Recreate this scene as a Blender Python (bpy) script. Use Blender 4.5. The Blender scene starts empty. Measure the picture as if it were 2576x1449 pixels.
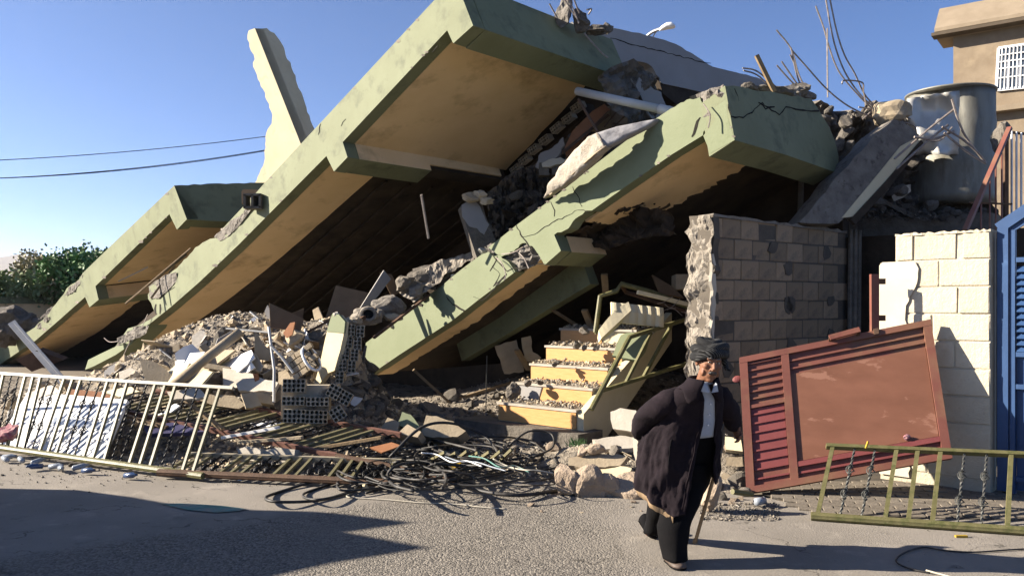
import bpy, bmesh, math, random
from mathutils import Vector, Matrix, noise
R = random.Random(7)
sc = bpy.context.scene
COL = sc.collection
rad = math.radians
# ------------------------------------------------------------------ camera, sky, sun, exposure
F, CX, HY, H = 2078.0, 1288.0, 762.0, 1.8      # focal length, principal point and horizon of a 2576 px wide view; eye height
cam = bpy.data.cameras.new('camera'); cam_o = bpy.data.objects.new('camera', cam); COL.objects.link(cam_o)
cam_o.location = (0, 0, H); cam_o.rotation_euler = (rad(90), 0, 0)
cam.sensor_width = 36.0; cam.lens = 36.0 * F / 2576.0; cam.shift_y = (HY - 724.5) / 2576.0
cam.clip_start = 0.05; cam.clip_end = 20000
sc.camera = cam_o
SUN_EL, SUN_AZ = 24.0, 3.0                      # elevation; azimuth: 0 = exactly from the left (-X), + = towards the far side
tosun = Vector((-math.cos(rad(SUN_AZ))*math.cos(rad(SUN_EL)), math.sin(rad(SUN_AZ))*math.cos(rad(SUN_EL)), math.sin(rad(SUN_EL))))
w = bpy.data.worlds.new('World'); sc.world = w; w.use_nodes = True
wn = w.node_tree; bg = wn.nodes['Background']
sky = wn.nodes.new('ShaderNodeTexSky'); sky.sky_type = 'NISHITA'; sky.sun_disc = False
sky.sun_elevation = rad(SUN_EL); sky.sun_rotation = math.atan2(tosun.x, tosun.y)
sky.air_density = 0.58; sky.dust_density = 0.55; sky.ozone_density = 7.0; sky.altitude = 0
wn.links.new(sky.outputs[0], bg.inputs[0]); bg.inputs[1].default_value = 0.056
sl = bpy.data.lights.new('sun', 'SUN'); sl.energy = 5.0; sl.angle = rad(0.5); sl.color = (1.0, 0.90, 0.76)
so = bpy.data.objects.new('sun', sl); COL.objects.link(so); so.rotation_euler = tosun.to_track_quat('Z', 'Y').to_euler(); so.location = (-20, 0, 20)
sc.view_settings.view_transform = 'Standard'; sc.view_settings.look = 'None'; sc.view_settings.exposure = 1.82; sc.view_settings.gamma = 1.0
sc.view_settings.use_curve_mapping = False
sc.cycles.max_bounces = 4

# ------------------------------------------------------------------ helpers
def P(x, y, D): return Vector(((x-CX)/F*D, D, H-(y-HY)/F*D))
def RAY(x, y): return Vector(((x-CX)/F, 1.0, -(y-HY)/F))
CAM = Vector((0, 0, H))
def hit(x, y, O, n):
    r = RAY(x, y); return CAM + r*((O-CAM).dot(n)/r.dot(n))
def G(x, y, z=0.0):                     # photo point on the level z
    return P(x, y, (H-z)*F/(y-HY))
def nz(p, s=1.0): return noise.noise(Vector(p)*s)
WL = {}
def link(o, parent=None, wl=None):
    COL.objects.link(o)
    if parent is not None: o.parent = parent
    WL[o.name] = wl if wl is not None else Vector((0, 0, 0))
    return o
def mesh(name, vs, fs, mat, smooth=False):
    me = bpy.data.meshes.new(name); me.from_pydata([tuple(v) for v in vs], [], fs); me.update()
    for m in (mat if isinstance(mat, (list, tuple)) else [mat]): me.materials.append(m)
    if smooth:
        for p in me.polygons: p.use_smooth = True
    return me
def fixn(me):
    bm = bmesh.new(); bm.from_mesh(me); bmesh.ops.recalc_face_normals(bm, faces=bm.faces); bm.to_mesh(me); bm.free()
def obj(name, vs, fs, mat, parent=None, smooth=False, label=None, cat=None, group=None, kind=None, fidx=None):
    """one mesh object; vertices in world space; origin at the parent's base, or at its own base when top-level"""
    vs = [Vector(v) for v in vs]
    if parent is not None: L = WL[parent.name]
    else:
        L = sum(vs, Vector())/len(vs); L.z = min(v.z for v in vs)
    me = mesh(name, [v-L for v in vs], fs, mat, smooth)
    if fidx:
        for p, i in zip(me.polygons, fidx): p.material_index = i
    fixn(me)
    o = bpy.data.objects.new(name, me)
    if parent is None: o.location = L
    link(o, parent, L)
    tag(o, label, cat, group, kind)
    return o
def tag(o, label=None, cat=None, group=None, kind=None):
    if label: o['label'] = label
    if cat:
        o['category'] = cat
        if not kind: o['kind'] = 'thing'
    if group: o['group'] = group
    if kind: o['kind'] = kind
    return o
def thing(name, loc, label, cat, group=None):
    o = bpy.data.objects.new(name, None); o.location = loc; o.empty_display_size = 0.2
    link(o, None, Vector(loc)); return tag(o, label, cat, group)
def inst(name, me, M, parent=None, mat=None, **k):
    o = bpy.data.objects.new(name, me)
    link(o, parent, WL[parent.name] if parent else M.translation.copy())
    o.matrix_basis = (Matrix.Translation(-WL[parent.name]) @ M) if parent else M
    if mat:
        o.material_slots[0].link = 'OBJECT'; o.material_slots[0].material = mat
    return tag(o, **k)
class MB:                                # collects shapes, world space
    def __init__(s): s.v = []; s.f = []
    def add(s, vs, fs):
        n = len(s.v); s.v += [Vector(v) for v in vs]; s.f += [tuple(i+n for i in f) for f in fs]; return s
    def prism(s, poly, ext):             # planar outline pushed along a vector
        poly = [Vector(p) for p in poly]; n = len(poly); ext = Vector(ext)
        return s.add(poly+[p+ext for p in poly], [tuple(range(n))[::-1], tuple(range(n, 2*n))]+[(i, (i+1) % n, n+(i+1) % n, n+i) for i in range(n)])
    def box(s, c, ax, ay, az):           # centre and three half-axes
        c, ax, ay, az = map(Vector, (c, ax, ay, az)); vs = []
        for k in (-1, 1):
            for j in (-1, 1):
                for i in (-1, 1): vs.append(c+ax*i+ay*j+az*k)
        return s.add(vs, [(0, 2, 3, 1), (4, 5, 7, 6), (0, 1, 5, 4), (2, 6, 7, 3), (0, 4, 6, 2), (1, 3, 7, 5)])
    def bar(s, a, b, w, h, up=(0, 0, 1)):  # box section from a to b
        a, b = Vector(a), Vector(b); d = b-a; L = d.length; d.normalize()
        x = d.cross(Vector(up)); x = x.normalized() if x.length > 1e-4 else Vector((1, 0, 0)); y = x.cross(d)
        return s.box((a+b)/2, d*(L/2), x*(w/2), y*(h/2))
    def tube(s, pts, r, n=6, caps=True):
        pts = [Vector(p) for p in pts]; m = len(pts); rs = r if isinstance(r, (list, tuple)) else [r]*m
        vs = []; x = None
        for i, p in enumerate(pts):
            d = (pts[min(i+1, m-1)]-pts[max(i-1, 0)]).normalized()
            if x is None:
                x = d.cross(Vector((0, 0, 1)))
                if x.length < 1e-3: x = d.cross(Vector((1, 0, 0)))
            x = (x-d*x.dot(d)).normalized(); y = d.cross(x)
            for k in range(n):
                a = 2*math.pi*k/n; vs.append(p+(x*math.cos(a)+y*math.sin(a))*rs[i])
        fs = [(i*n+k, i*n+(k+1) % n, (i+1)*n+(k+1) % n, (i+1)*n+k) for i in range(m-1) for k in range(n)]
        if caps: fs += [tuple(range(n))[::-1], tuple(range((m-1)*n, m*n))]
        return s.add(vs, fs)
    def rings(s, rings, closed=True, caps=True):   # loft through rings of equal count
        n = len(rings[0]); vs = [p for r in rings for p in r]; m = len(rings)
        fs = [(i*n+k, i*n+(k+1) % n, (i+1)*n+(k+1) % n, (i+1)*n+k) for i in range(m-1) for k in range(n if closed else n-1)]
        if caps and closed: fs += [tuple(range(n))[::-1], tuple(range((m-1)*n, m*n))]
        return s.add(vs, fs)
    def ell(s, c, ax, ay, az, nu=12, nv=8):
        c, ax, ay, az = map(Vector, (c, ax, ay, az)); vs = []
        for j in range(nv+1):
            t = math.pi*j/nv
            for i in range(nu):
                a = 2*math.pi*i/nu; vs.append(c+ax*(math.sin(t)*math.cos(a))+ay*(math.sin(t)*math.sin(a))+az*math.cos(t))
        return s.add(vs, [(j*nu+i, j*nu+(i+1) % nu, (j+1)*nu+(i+1) % nu, (j+1)*nu+i) for j in range(nv) for i in range(nu)])
    def build(s, name, mat, parent=None, **k): return obj(name, s.v, s.f, mat, parent, **k)
def crom(pts, n=8):                      # smooth curve through points
    pts = [Vector(p) for p in pts]; out = []
    q = [pts[0]*2-pts[1]]+pts+[pts[-1]*2-pts[-2]]
    for i in range(1, len(q)-2):
        a, b, c, d = q[i-1], q[i], q[i+1], q[i+2]
        for k in range(n):
            t = k/n; out.append(0.5*((2*b)+(c-a)*t+(2*a-5*b+4*c-d)*t*t+(3*b-a-3*c+d)*t**3))
    return out+[pts[-1]]
def jag(pts, step, amp, rnd=R, closed=False):       # rough, broken line through 2-D points
    out = []
    n = len(pts)
    for i in range(n if closed else n-1):
        a, b = pts[i], pts[(i+1) % n]; L = math.hypot(b[0]-a[0], b[1]-a[1]); k = max(1, int(L/step))
        dx, dy = (b[0]-a[0])/max(L, 1e-6), (b[1]-a[1])/max(L, 1e-6)
        for j in range(k):
            t = j/k; e = rnd.uniform(-amp, amp) if j else rnd.uniform(-amp, amp)*.4
            out.append((a[0]+(b[0]-a[0])*t-dy*e, a[1]+(b[1]-a[1])*t+dx*e))
    if not closed: out.append(pts[-1])
    return out

# ------------------------------------------------------------------ procedural materials
ALB = 0.56      # scales all reflectances below against the raised exposure: deeper shade, brighter sky
def mat(name, c1, c2=None, scale=3.0, rough=0.85, bump=0.3, bscale=40.0, c3=None, s3=1.2, t3=(0.55, 0.65), stretch=None, metal=0.0, vary=0.0, detail=4.0, bdist=0.01, spec=0.3, voro=0.0):
    c1 = tuple(x*ALB for x in c1); c2 = c2 and tuple(x*ALB for x in c2); c3 = c3 and tuple(x*ALB for x in c3)
    m = bpy.data.materials.new(name); m.use_nodes = True; t = m.node_tree; N = t.nodes; L = t.links
    b = N['Principled BSDF']; b.inputs['Roughness'].default_value = rough; b.inputs['Metallic'].default_value = metal
    b.inputs['Specular IOR Level'].default_value = spec
    tc = N.new('ShaderNodeTexCoord'); vec = tc.outputs['Object']
    if stretch:
        mp = N.new('ShaderNodeMapping'); mp.inputs['Scale'].default_value = stretch; L.new(vec, mp.inputs[0]); vec = mp.outputs[0]
    def nzn(s, d=detail, ro=0.6):
        n = N.new('ShaderNodeTexNoise'); n.inputs['Scale'].default_value = s; n.inputs['Detail'].default_value = d; n.inputs['Roughness'].default_value = ro
        L.new(vec, n.inputs['Vector']); return n
    c2 = c2 or tuple(x*0.75 for x in c1)
    n1 = nzn(scale); rp = N.new('ShaderNodeValToRGB'); rp.color_ramp.elements[0].position = 0.34; rp.color_ramp.elements[1].position = 0.66
    rp.color_ramp.elements[0].color = (*c2, 1); rp.color_ramp.elements[1].color = (*c1, 1)
    L.new(n1.outputs[0], rp.inputs[0]); col = rp.outputs[0]
    if c3:
        n3 = nzn(s3, 5, 0.65); r3 = N.new('ShaderNodeMapRange'); r3.inputs[1].default_value = t3[0]; r3.inputs[2].default_value = t3[1]
        L.new(n3.outputs[0], r3.inputs[0]); mx = N.new('ShaderNodeMix'); mx.data_type = 'RGBA'
        L.new(r3.outputs[0], mx.inputs['Factor']); L.new(col, mx.inputs['A']); mx.inputs['B'].default_value = (*c3, 1); col = mx.outputs['Result']
    if vary:
        oi = N.new('ShaderNodeObjectInfo'); mr = N.new('ShaderNodeMapRange'); mr.inputs[3].default_value = 1-vary; mr.inputs[4].default_value = 1+vary
        L.new(oi.outputs['Random'], mr.inputs[0]); hs = N.new('ShaderNodeHueSaturation'); L.new(mr.outputs[0], hs.inputs['Value']); L.new(col, hs.inputs['Color']); col = hs.outputs[0]
    L.new(col, b.inputs['Base Color'])
    if bump:
        n2 = nzn(bscale, 4, 0.7); h = n2.outputs[0]
        if voro:
            v = N.new('ShaderNodeTexVoronoi'); v.inputs['Scale'].default_value = voro; L.new(vec, v.inputs['Vector'])
            ad = N.new('ShaderNodeMath'); ad.operation = 'ADD'; L.new(h, ad.inputs[0]); L.new(v.outputs['Distance'], ad.inputs[1]); h = ad.outputs[0]
        bp = N.new('ShaderNodeBump'); bp.inputs['Strength'].default_value = bump; bp.inputs['Distance'].default_value = bdist
        L.new(h, bp.inputs['Height']); L.new(bp.outputs[0], b.inputs['Normal'])
    return m
M = {}
M['green'] = mat('green_paint', (0.305, 0.33, 0.19), (0.255, 0.275, 0.152), 1.6, 0.75, 0.25, 30, c3=(0.165, 0.18, 0.105), s3=3.0, t3=(0.52, 0.72))
M['green2'] = mat('green_paint_pale', (0.30, 0.335, 0.195), (0.262, 0.296, 0.165), 2.2, 0.75, 0.25, 30, c3=(0.18, 0.22, 0.11), s3=3.5, t3=(0.62, 0.8))
M['soffit'] = mat('ochre_plaster', (1.28, 0.94, 0.53), (1.15, 0.82, 0.44), 1.3, 0.85, 0.25, 60, c3=(0.62, 0.42, 0.22), s3=1.7, t3=(0.54, 0.8))
M['cream'] = mat('cream_plaster', (0.98, 0.86, 0.58), (0.86, 0.74, 0.48), 2.0, 0.85, 0.3, 30, c3=(0.72, 0.60, 0.40), s3=4, t3=(0.58, 0.75))
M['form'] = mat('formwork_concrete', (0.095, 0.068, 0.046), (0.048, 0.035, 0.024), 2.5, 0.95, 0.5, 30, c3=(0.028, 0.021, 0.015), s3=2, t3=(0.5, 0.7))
M['conc'] = mat('raw_concrete', (0.36, 0.325, 0.28), (0.235, 0.21, 0.18), 7, 0.95, 0.9, 25, c3=(0.15, 0.13, 0.11), s3=9, t3=(0.56, 0.68), bdist=0.03)
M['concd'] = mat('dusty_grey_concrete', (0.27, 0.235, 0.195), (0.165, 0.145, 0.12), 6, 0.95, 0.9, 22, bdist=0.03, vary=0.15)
M['lump'] = mat('broken_concrete', (0.50, 0.44, 0.36), (0.33, 0.285, 0.23), 9, 0.95, 1.0, 30, vary=0.22, bdist=0.03)
M['tan'] = mat('tan_plaster', (0.70, 0.57, 0.39), (0.54, 0.43, 0.29), 5, 0.9, 0.6, 35, vary=0.2)
M['pale'] = mat('pale_plaster', (0.86, 0.78, 0.65), (0.70, 0.62, 0.50), 4, 0.85, 0.4, 40, vary=0.12)
M['white'] = mat('white_board', (1.25, 1.25, 1.24), (1.1, 1.1, 1.1), 3, 0.55, 0.1, 40, vary=0.05)
M['brown'] = mat('brown_board', (0.30, 0.195, 0.11), (0.22, 0.14, 0.075), 4, 0.7, 0.2, 40, vary=0.25)
M['orange'] = mat('orange_clay', (0.50, 0.22, 0.10), (0.42, 0.17, 0.07), 6, 0.8, 0.3, 40, vary=0.15)
M['wood'] = mat('weathered_wood', (0.42, 0.30, 0.17), (0.28, 0.19, 0.10), 5, 0.8, 0.5, 30, stretch=(1, 1, 1), vary=0.2)
M['greywall'] = mat('lilac_grey_plaster', (0.50, 0.475, 0.45), (0.43, 0.41, 0.39), 1.5, 0.9, 0.3, 40)
M['brick'] = mat('perforated_brick', (0.66, 0.57, 0.43), (0.50, 0.43, 0.32), 9, 0.95, 0.6, 50, c3=(0.20, 0.18, 0.15), s3=5, t3=(0.56, 0.66), vary=0.12)
M['hole'] = mat('hole_shade_dark', (0.02, 0.018, 0.015), (0.012, 0.011, 0.01), 9, 1.0, 0.0)  # near-black colour painting the shade inside the round masonry hole
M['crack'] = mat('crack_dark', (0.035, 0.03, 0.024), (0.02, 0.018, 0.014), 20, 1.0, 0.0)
M['steel'] = mat('rebar_steel', (0.55, 0.48, 0.43), (0.34, 0.28, 0.24), 20, 0.6, 0.3, 80, metal=0.3)
M['rust'] = mat('rusty_pipe', (0.20, 0.115, 0.07), (0.12, 0.07, 0.045), 9, 0.75, 0.4, 60, metal=0.2)
M['galv'] = mat('galvanised_metal', (0.55, 0.56, 0.58), (0.44, 0.45, 0.47), 8, 0.4, 0.2, 60, metal=0.6)
M['rail'] = mat('cream_rail_paint', (0.54, 0.48, 0.36), (0.44, 0.38, 0.27), 8, 0.5, 0.15, 60, c3=(0.25, 0.19, 0.10), s3=14, t3=(0.66, 0.72))
M['railg'] = mat('olive_gilt_paint', (0.28, 0.25, 0.14), (0.215, 0.19, 0.10), 9, 0.5, 0.2, 60, c3=(0.17, 0.16, 0.07), s3=18, t3=(0.58, 0.66))
M['railm'] = mat('mossy_gilt_paint', (0.25, 0.225, 0.10), (0.175, 0.16, 0.065), 12, 0.5, 0.25, 60, c3=(0.14, 0.145, 0.05), s3=14, t3=(0.5, 0.62))
M['railr'] = mat('primer_red_rail', (0.30, 0.15, 0.11), (0.22, 0.105, 0.08), 9, 0.6, 0.2, 60)
M['iron'] = mat('black_wrought_iron', (0.045, 0.043, 0.04), (0.028, 0.027, 0.026), 30, 0.5, 0.3, 90, metal=0.4)
M['ironl'] = mat('grey_wrought_iron', (0.16, 0.16, 0.145), (0.09, 0.09, 0.08), 30, 0.5, 0.3, 90, metal=0.4)
M['cable'] = mat('black_cable', (0.05, 0.047, 0.044), (0.03, 0.028, 0.027), 15, 0.55, 0.1, 60, c3=(0.17, 0.15, 0.13), s3=6, t3=(0.5, 0.75))
M['red'] = mat('red_oxide_paint', (0.31, 0.115, 0.083), (0.24, 0.088, 0.064), 3, 0.5, 0.12, 60, c3=(0.30, 0.15, 0.09), s3=2.2, t3=(0.45, 0.62))
M['redp'] = mat('red_panel_paint', (0.33, 0.145, 0.088), (0.26, 0.112, 0.066), 2.2, 0.45, 0.1, 60, c3=(0.42, 0.205, 0.135), s3=3.2, t3=(0.60, 0.64), stretch=(1, 1, 2.4))
M['redk'] = mat('crimson_panel_paint', (0.34, 0.095, 0.09), (0.28, 0.075, 0.07), 3, 0.5, 0.12, 60, c3=(0.34, 0.14, 0.10), s3=4, t3=(0.6, 0.66))
M['blue'] = mat('blue_gate_paint', (0.050, 0.115, 0.27), (0.040, 0.092, 0.22), 3, 0.45, 0.1, 60, c3=(0.09, 0.18, 0.38), s3=4, t3=(0.62, 0.72))
M['riser'] = mat('orange_wood_riser', (0.92, 0.50, 0.20), (0.80, 0.42, 0.155), 4, 0.45, 0.05, 60, stretch=(2, 2, 16))
M['tread'] = mat('pale_tread', (0.62, 0.56, 0.47), (0.5, 0.44, 0.36), 6, 0.6, 0.1, 50)
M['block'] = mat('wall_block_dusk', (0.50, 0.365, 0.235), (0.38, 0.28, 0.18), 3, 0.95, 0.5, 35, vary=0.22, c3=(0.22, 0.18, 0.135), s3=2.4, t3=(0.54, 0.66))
M['mortar'] = mat('grey_mortar', (0.19, 0.16, 0.125), (0.13, 0.11, 0.088), 5, 0.95, 0.7, 30)
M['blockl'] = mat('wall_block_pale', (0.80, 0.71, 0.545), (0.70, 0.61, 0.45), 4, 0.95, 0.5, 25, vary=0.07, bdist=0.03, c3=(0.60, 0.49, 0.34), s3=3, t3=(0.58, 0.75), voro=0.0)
M['plasterw'] = mat('white_smooth_plaster', (0.84, 0.76, 0.61), (0.77, 0.68, 0.53), 4, 0.8, 0.15, 40)
M['stone'] = mat('pink_grey_stone', (0.64, 0.50, 0.37), (0.50, 0.385, 0.28), 6, 0.95, 0.9, 22, c3=(0.60, 0.52, 0.42), s3=5, t3=(0.55, 0.68), bdist=0.03, vary=0.08)
M['rubble'] = mat('rubble_dust', (0.56, 0.48, 0.37), (0.36, 0.30, 0.23), 5, 0.98, 1.0, 14, c3=(0.11, 0.095, 0.08), s3=6, t3=(0.5, 0.62), bdist=0.06)
M['mattress'] = mat('quilted_fabric', (0.66, 0.60, 0.50), (0.52, 0.45, 0.36), 6, 0.95, 0.7, 14, c3=(0.34, 0.25, 0.17), s3=4, t3=(0.60, 0.74), bdist=0.03)
M['mattb'] = mat('quilted_fabric_grey', (0.44, 0.43, 0.44), (0.33, 0.32, 0.33), 8, 0.95, 0.7, 14, c3=(0.20, 0.19, 0.20), s3=7, t3=(0.55, 0.7))
M['pvc'] = mat('white_pvc', (0.72, 0.72, 0.70), (0.62, 0.62, 0.60), 4, 0.4, 0.05, 40)
M['tank'] = mat('tank_sheet_metal', (0.36, 0.35, 0.30), (0.26, 0.25, 0.21), 2.5, 0.55, 0.2, 25, metal=0.35, c3=(0.22, 0.20, 0.16), s3=3, t3=(0.52, 0.7), stretch=(2, 2, .6))
M['tankl'] = mat('crumpled_sheet_metal', (0.85, 0.83, 0.77), (0.68, 0.66, 0.60), 3, 0.45, 0.25, 20, metal=0.3)
M['render'] = mat('brown_render', (0.39, 0.305, 0.21), (0.32, 0.245, 0.165), 2.5, 0.95, 0.6, 12, c3=(0.46, 0.36, 0.24), s3=1.5, t3=(0.55, 0.75))
M['eave'] = mat('eave_render', (0.42, 0.335, 0.235), (0.35, 0.275, 0.19), 2, 0.95, 0.5, 30)
M['eaved'] = mat('eave_shadow_band', (0.15, 0.115, 0.08), (0.12, 0.09, 0.06), 2, 0.9, 0.3, 30)  # darker copy of the eave render: the overhang's under-shadow as colour
M['glass'] = mat('window_glass', (0.10, 0.13, 0.17), (0.07, 0.09, 0.12), 2, 0.08, 0.0, spec=0.8)
M['leaf'] = mat('shrub_leaf', (0.36, 0.44, 0.20), (0.22, 0.29, 0.12), 1.2, 0.6, 0.0)
M['leaf2'] = mat('oleander_leaf', (0.22, 0.40, 0.14), (0.13, 0.26, 0.09), 1.2, 0.55, 0.0)
M['leaf3'] = mat('dry_leaf', (0.56, 0.50, 0.33), (0.36, 0.34, 0.20), 1.2, 0.7, 0.0)
M['bark'] = mat('shrub_stem', (0.12, 0.085, 0.055), (0.07, 0.05, 0.035), 8, 0.9, 0.5, 40)
M['hill'] = mat('bare_hill', (0.27, 0.20, 0.14), (0.20, 0.15, 0.105), 0.004, 1.0, 0.0)
M['coat'] = mat('plum_brown_wool', (0.023, 0.0155, 0.020), (0.015, 0.010, 0.0135), 9, 0.95, 0.35, 60, c3=(0.033, 0.022, 0.028), s3=5, t3=(0.55, 0.7), spec=0.15)
M['black'] = mat('black_cloth', (0.011, 0.010, 0.011), (0.007, 0.007, 0.008), 9, 0.95, 0.2, 60, spec=0.1)
M['shirt'] = mat('pale_blue_shirt', (0.56, 0.61, 0.68), (0.47, 0.52, 0.60), 9, 0.9, 0.2, 60)
M['lining'] = mat('tan_lining', (0.42, 0.29, 0.17), (0.35, 0.235, 0.135), 12, 0.8, 0.3, 60)
M['skin'] = mat('weathered_skin', (0.36, 0.17, 0.095), (0.27, 0.115, 0.06), 28, 0.55, 0.5, 90, c3=(0.20, 0.08, 0.045), s3=34, t3=(0.58, 0.7), bdist=0.004)
M['hairg'] = mat('grey_hair', (0.17, 0.16, 0.15), (0.10, 0.092, 0.085), 60, 0.8, 0.3, 120)
M['haird'] = mat('dark_hair', (0.025, 0.02, 0.018), (0.012, 0.01, 0.009), 60, 0.8, 0.3, 120)
M['shoe'] = mat('dusty_brown_shoe', (0.17, 0.12, 0.095), (0.11, 0.08, 0.06), 12, 0.6, 0.2, 60)
M['cane'] = mat('bamboo_cane', (0.52, 0.36, 0.20), (0.38, 0.24, 0.12), 12, 0.5, 0.3, 50, stretch=(1, 1, 3))
M['caneg'] = mat('grey_cane_handle', (0.30, 0.28, 0.25), (0.20, 0.18, 0.16), 12, 0.6, 0.3, 50)
M['eye'] = mat('dark_eye', (0.015, 0.010, 0.008), (0.01, 0.008, 0.006), 20, 0.25, 0.0)
M['rope'] = mat('white_rope', (0.72, 0.66, 0.54), (0.6, 0.54, 0.43), 20, 0.9, 0.3, 100)
M['teal'] = mat('teal_road_paint', (0.20, 0.42, 0.36), (0.13, 0.30, 0.26), 6, 0.8, 0.3, 60, c3=(0.34, 0.36, 0.31), s3=4, t3=(0.5, 0.62))
M['paver'] = mat('paver_block', (0.30, 0.255, 0.20), (0.22, 0.185, 0.145), 6, 0.95, 0.6, 40, vary=0.14)
M['joint'] = mat('paver_joint_sand', (0.13, 0.11, 0.085), (0.09, 0.075, 0.06), 12, 1.0, 0.5, 60)
M['purple'] = mat('violet_plastic', (0.10, 0.09, 0.19), (0.07, 0.065, 0.14), 5, 0.4, 0.1, 40)
M['pink'] = mat('pink_cloth', (0.50, 0.13, 0.19), (0.62, 0.40, 0.38), 18, 0.9, 0.5, 40)
M['yellow'] = mat('yellow_plastic', (0.75, 0.48, 0.05), (0.62, 0.38, 0.04), 9, 0.5, 0.1, 40)
M['pet'] = mat('clear_blue_plastic', (0.52, 0.55, 0.60), (0.36, 0.41, 0.48), 7, 0.15, 0.2, 30, spec=0.6)
M['petb'] = mat('dark_blue_plastic', (0.06, 0.11, 0.26), (0.04, 0.08, 0.19), 7, 0.25, 0.2, 30, spec=0.6)
# ------------------------------------------------------------------ the ground, road, pavement
def road_mat():
    m = bpy.data.materials.new('worn_dusty_asphalt'); m.use_nodes = True; t = m.node_tree; N = t.nodes; L = t.links; b = N['Principled BSDF']; b.inputs['Roughness'].default_value = .95; b.inputs['Specular IOR Level'].default_value = .2
    tc = N.new('ShaderNodeTexCoord'); V = tc.outputs['Object']; geo = N.new('ShaderNodeNewGeometry')
    def noi(s, d=4, ro=.6):
        n = N.new('ShaderNodeTexNoise'); n.inputs['Scale'].default_value = s; n.inputs['Detail'].default_value = d; n.inputs['Roughness'].default_value = ro; L.new(V, n.inputs['Vector']); return n.outputs[0]
    def vor(s, feat='F1'):
        n = N.new('ShaderNodeTexVoronoi'); n.inputs['Scale'].default_value = s; n.feature = feat; L.new(V, n.inputs['Vector']); return n
    def mth(op, a, c=None, d=None):
        n = N.new('ShaderNodeMath'); n.operation = op
        for i, x in enumerate((a, c, d)):
            if x is None: continue
            if isinstance(x, (int, float)): n.inputs[i].default_value = x
            else: L.new(x, n.inputs[i])
        return n.outputs[0]
    def rng(v, a0, a1, b0=0., b1=1.):
        n = N.new('ShaderNodeMapRange'); n.interpolation_type = 'SMOOTHSTEP'
        for i, x in enumerate((a0, a1, b0, b1)): n.inputs[i+1].default_value = x
        L.new(v, n.inputs[0]); return n.outputs[0]
    def mixc(f, a, c):
        n = N.new('ShaderNodeMix'); n.data_type = 'RGBA'
        for k, x in (('Factor', f), ('A', a), ('B', c)):
            if isinstance(x, tuple): n.inputs[k].default_value = (*(q*ALB for q in x), 1)
            elif isinstance(x, float): n.inputs[k].default_value = x
            else: L.new(x, n.inputs[k])
        return n.outputs['Result']
    sp_ = N.new('ShaderNodeSeparateXYZ'); L.new(geo.outputs['Position'], sp_.inputs[0]); X, Y = sp_.outputs[0], sp_.outputs[1]
    wob = mth('MULTIPLY_ADD', noi(1.7, 3), 1.1, -.55)
    Xn, Yn = mth('ADD', X, wob), mth('ADD', Y, wob)
    right = rng(Xn, .35, 1.15, 1., 0.); line = mth('SUBTRACT', Yn, mth('MULTIPLY_ADD', Xn, .687, 8.3)); lower = rng(line, -.25, .15, 1., 0.)
    coarse = mth('MULTIPLY', mth('MULTIPLY', right, lower), rng(Yn, 7.6, 8.4, 1., 0.))
    v1 = vor(64); v2 = vor(150); sc_ = N.new('ShaderNodeSeparateColor'); L.new(v1.outputs['Color'], sc_.inputs[0])
    base = mixc(rng(noi(.8, 5), .3, .7), (.41, .365, .31), (.325, .29, .245))
    base = mixc(rng(noi(2.6, 6, .7), .52, .72), base, (.49, .435, .365))
    base = mixc(mth('MULTIPLY', rng(noi(3.3, 7, .75), .56, .70), .55), base, (.19, .17, .145))
    chip = mixc(sc_.outputs[0], (.165, .15, .13), (.46, .41, .345)); dust = rng(noi(1.3, 5), .45, .7, 0., .55)
    col = mixc(coarse, base, mixc(dust, chip, (.36, .32, .27)))
    # hairline cracks
    n_c = N.new('ShaderNodeTexVoronoi'); n_c.feature = 'DISTANCE_TO_EDGE'; n_c.inputs['Scale'].default_value = .75
    w2 = N.new('ShaderNodeVectorMath'); w2.operation = 'ADD'; nn2 = N.new('ShaderNodeTexNoise'); nn2.inputs['Scale'].default_value = 3; nn2.inputs['Detail'].default_value = 6; L.new(V, nn2.inputs['Vector']); L.new(V, w2.inputs[0]); L.new(nn2.outputs['Color'], w2.inputs[1]); L.new(w2.outputs[0], n_c.inputs['Vector'])
    ck = mth('MULTIPLY', rng(n_c.outputs['Distance'], .004, .014, 1., 0.), rng(noi(.9, 2), .5, .6)); col = mixc(mth('MULTIPLY', ck, .7), col, (.09, .08, .065))
    L.new(col, b.inputs['Base Color'])
    h = mth('ADD', mth('MULTIPLY', mth('MULTIPLY', v1.outputs['Distance'], -1.0), mth('MULTIPLY_ADD', coarse, 1.0, .12)), mth('MULTIPLY', noi(70, 4, .7), mth('MULTIPLY_ADD', coarse, .5, .18)))
    h = mth('SUBTRACT', h, mth('MULTIPLY', v2.outputs['Distance'], mth('MULTIPLY_ADD', coarse, .35, .1)))
    bp = N.new('ShaderNodeBump'); bp.inputs['Strength'].default_value = .8; bp.inputs['Distance'].default_value = .016; L.new(h, bp.inputs['Height']); L.new(bp.outputs[0], b.inputs['Normal'])
    return m
M['road'] = road_mat()
M['ground'] = mat('dry_earth', (0.30, 0.245, 0.18), (0.22, 0.18, 0.13), 0.5, 1.0, 0.5, 12)
obj('ground', [(-6500, -200, -0.012), (6500, -200, -0.012), (6500, 6300, -0.012), (-6500, 6300, -0.012)], [(0, 1, 2, 3)], M['ground'], kind='structure')
def sheet(name, pts, z, m, label=None, step=0.0):
    return obj(name, [(x, y, z) for x, y in pts], [tuple(range(len(pts)))], m, kind='structure', label=label)
sheet('road', [(-40, -8), (40, -8), (40, 7.35), (5.2, 7.0), (2.9, 6.95), (2.3, 7.7), (1.2, 8.2), (-2.6, 8.75), (-5.5, 10.2), (-40, 24)], 0.0, M['road'])
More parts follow.
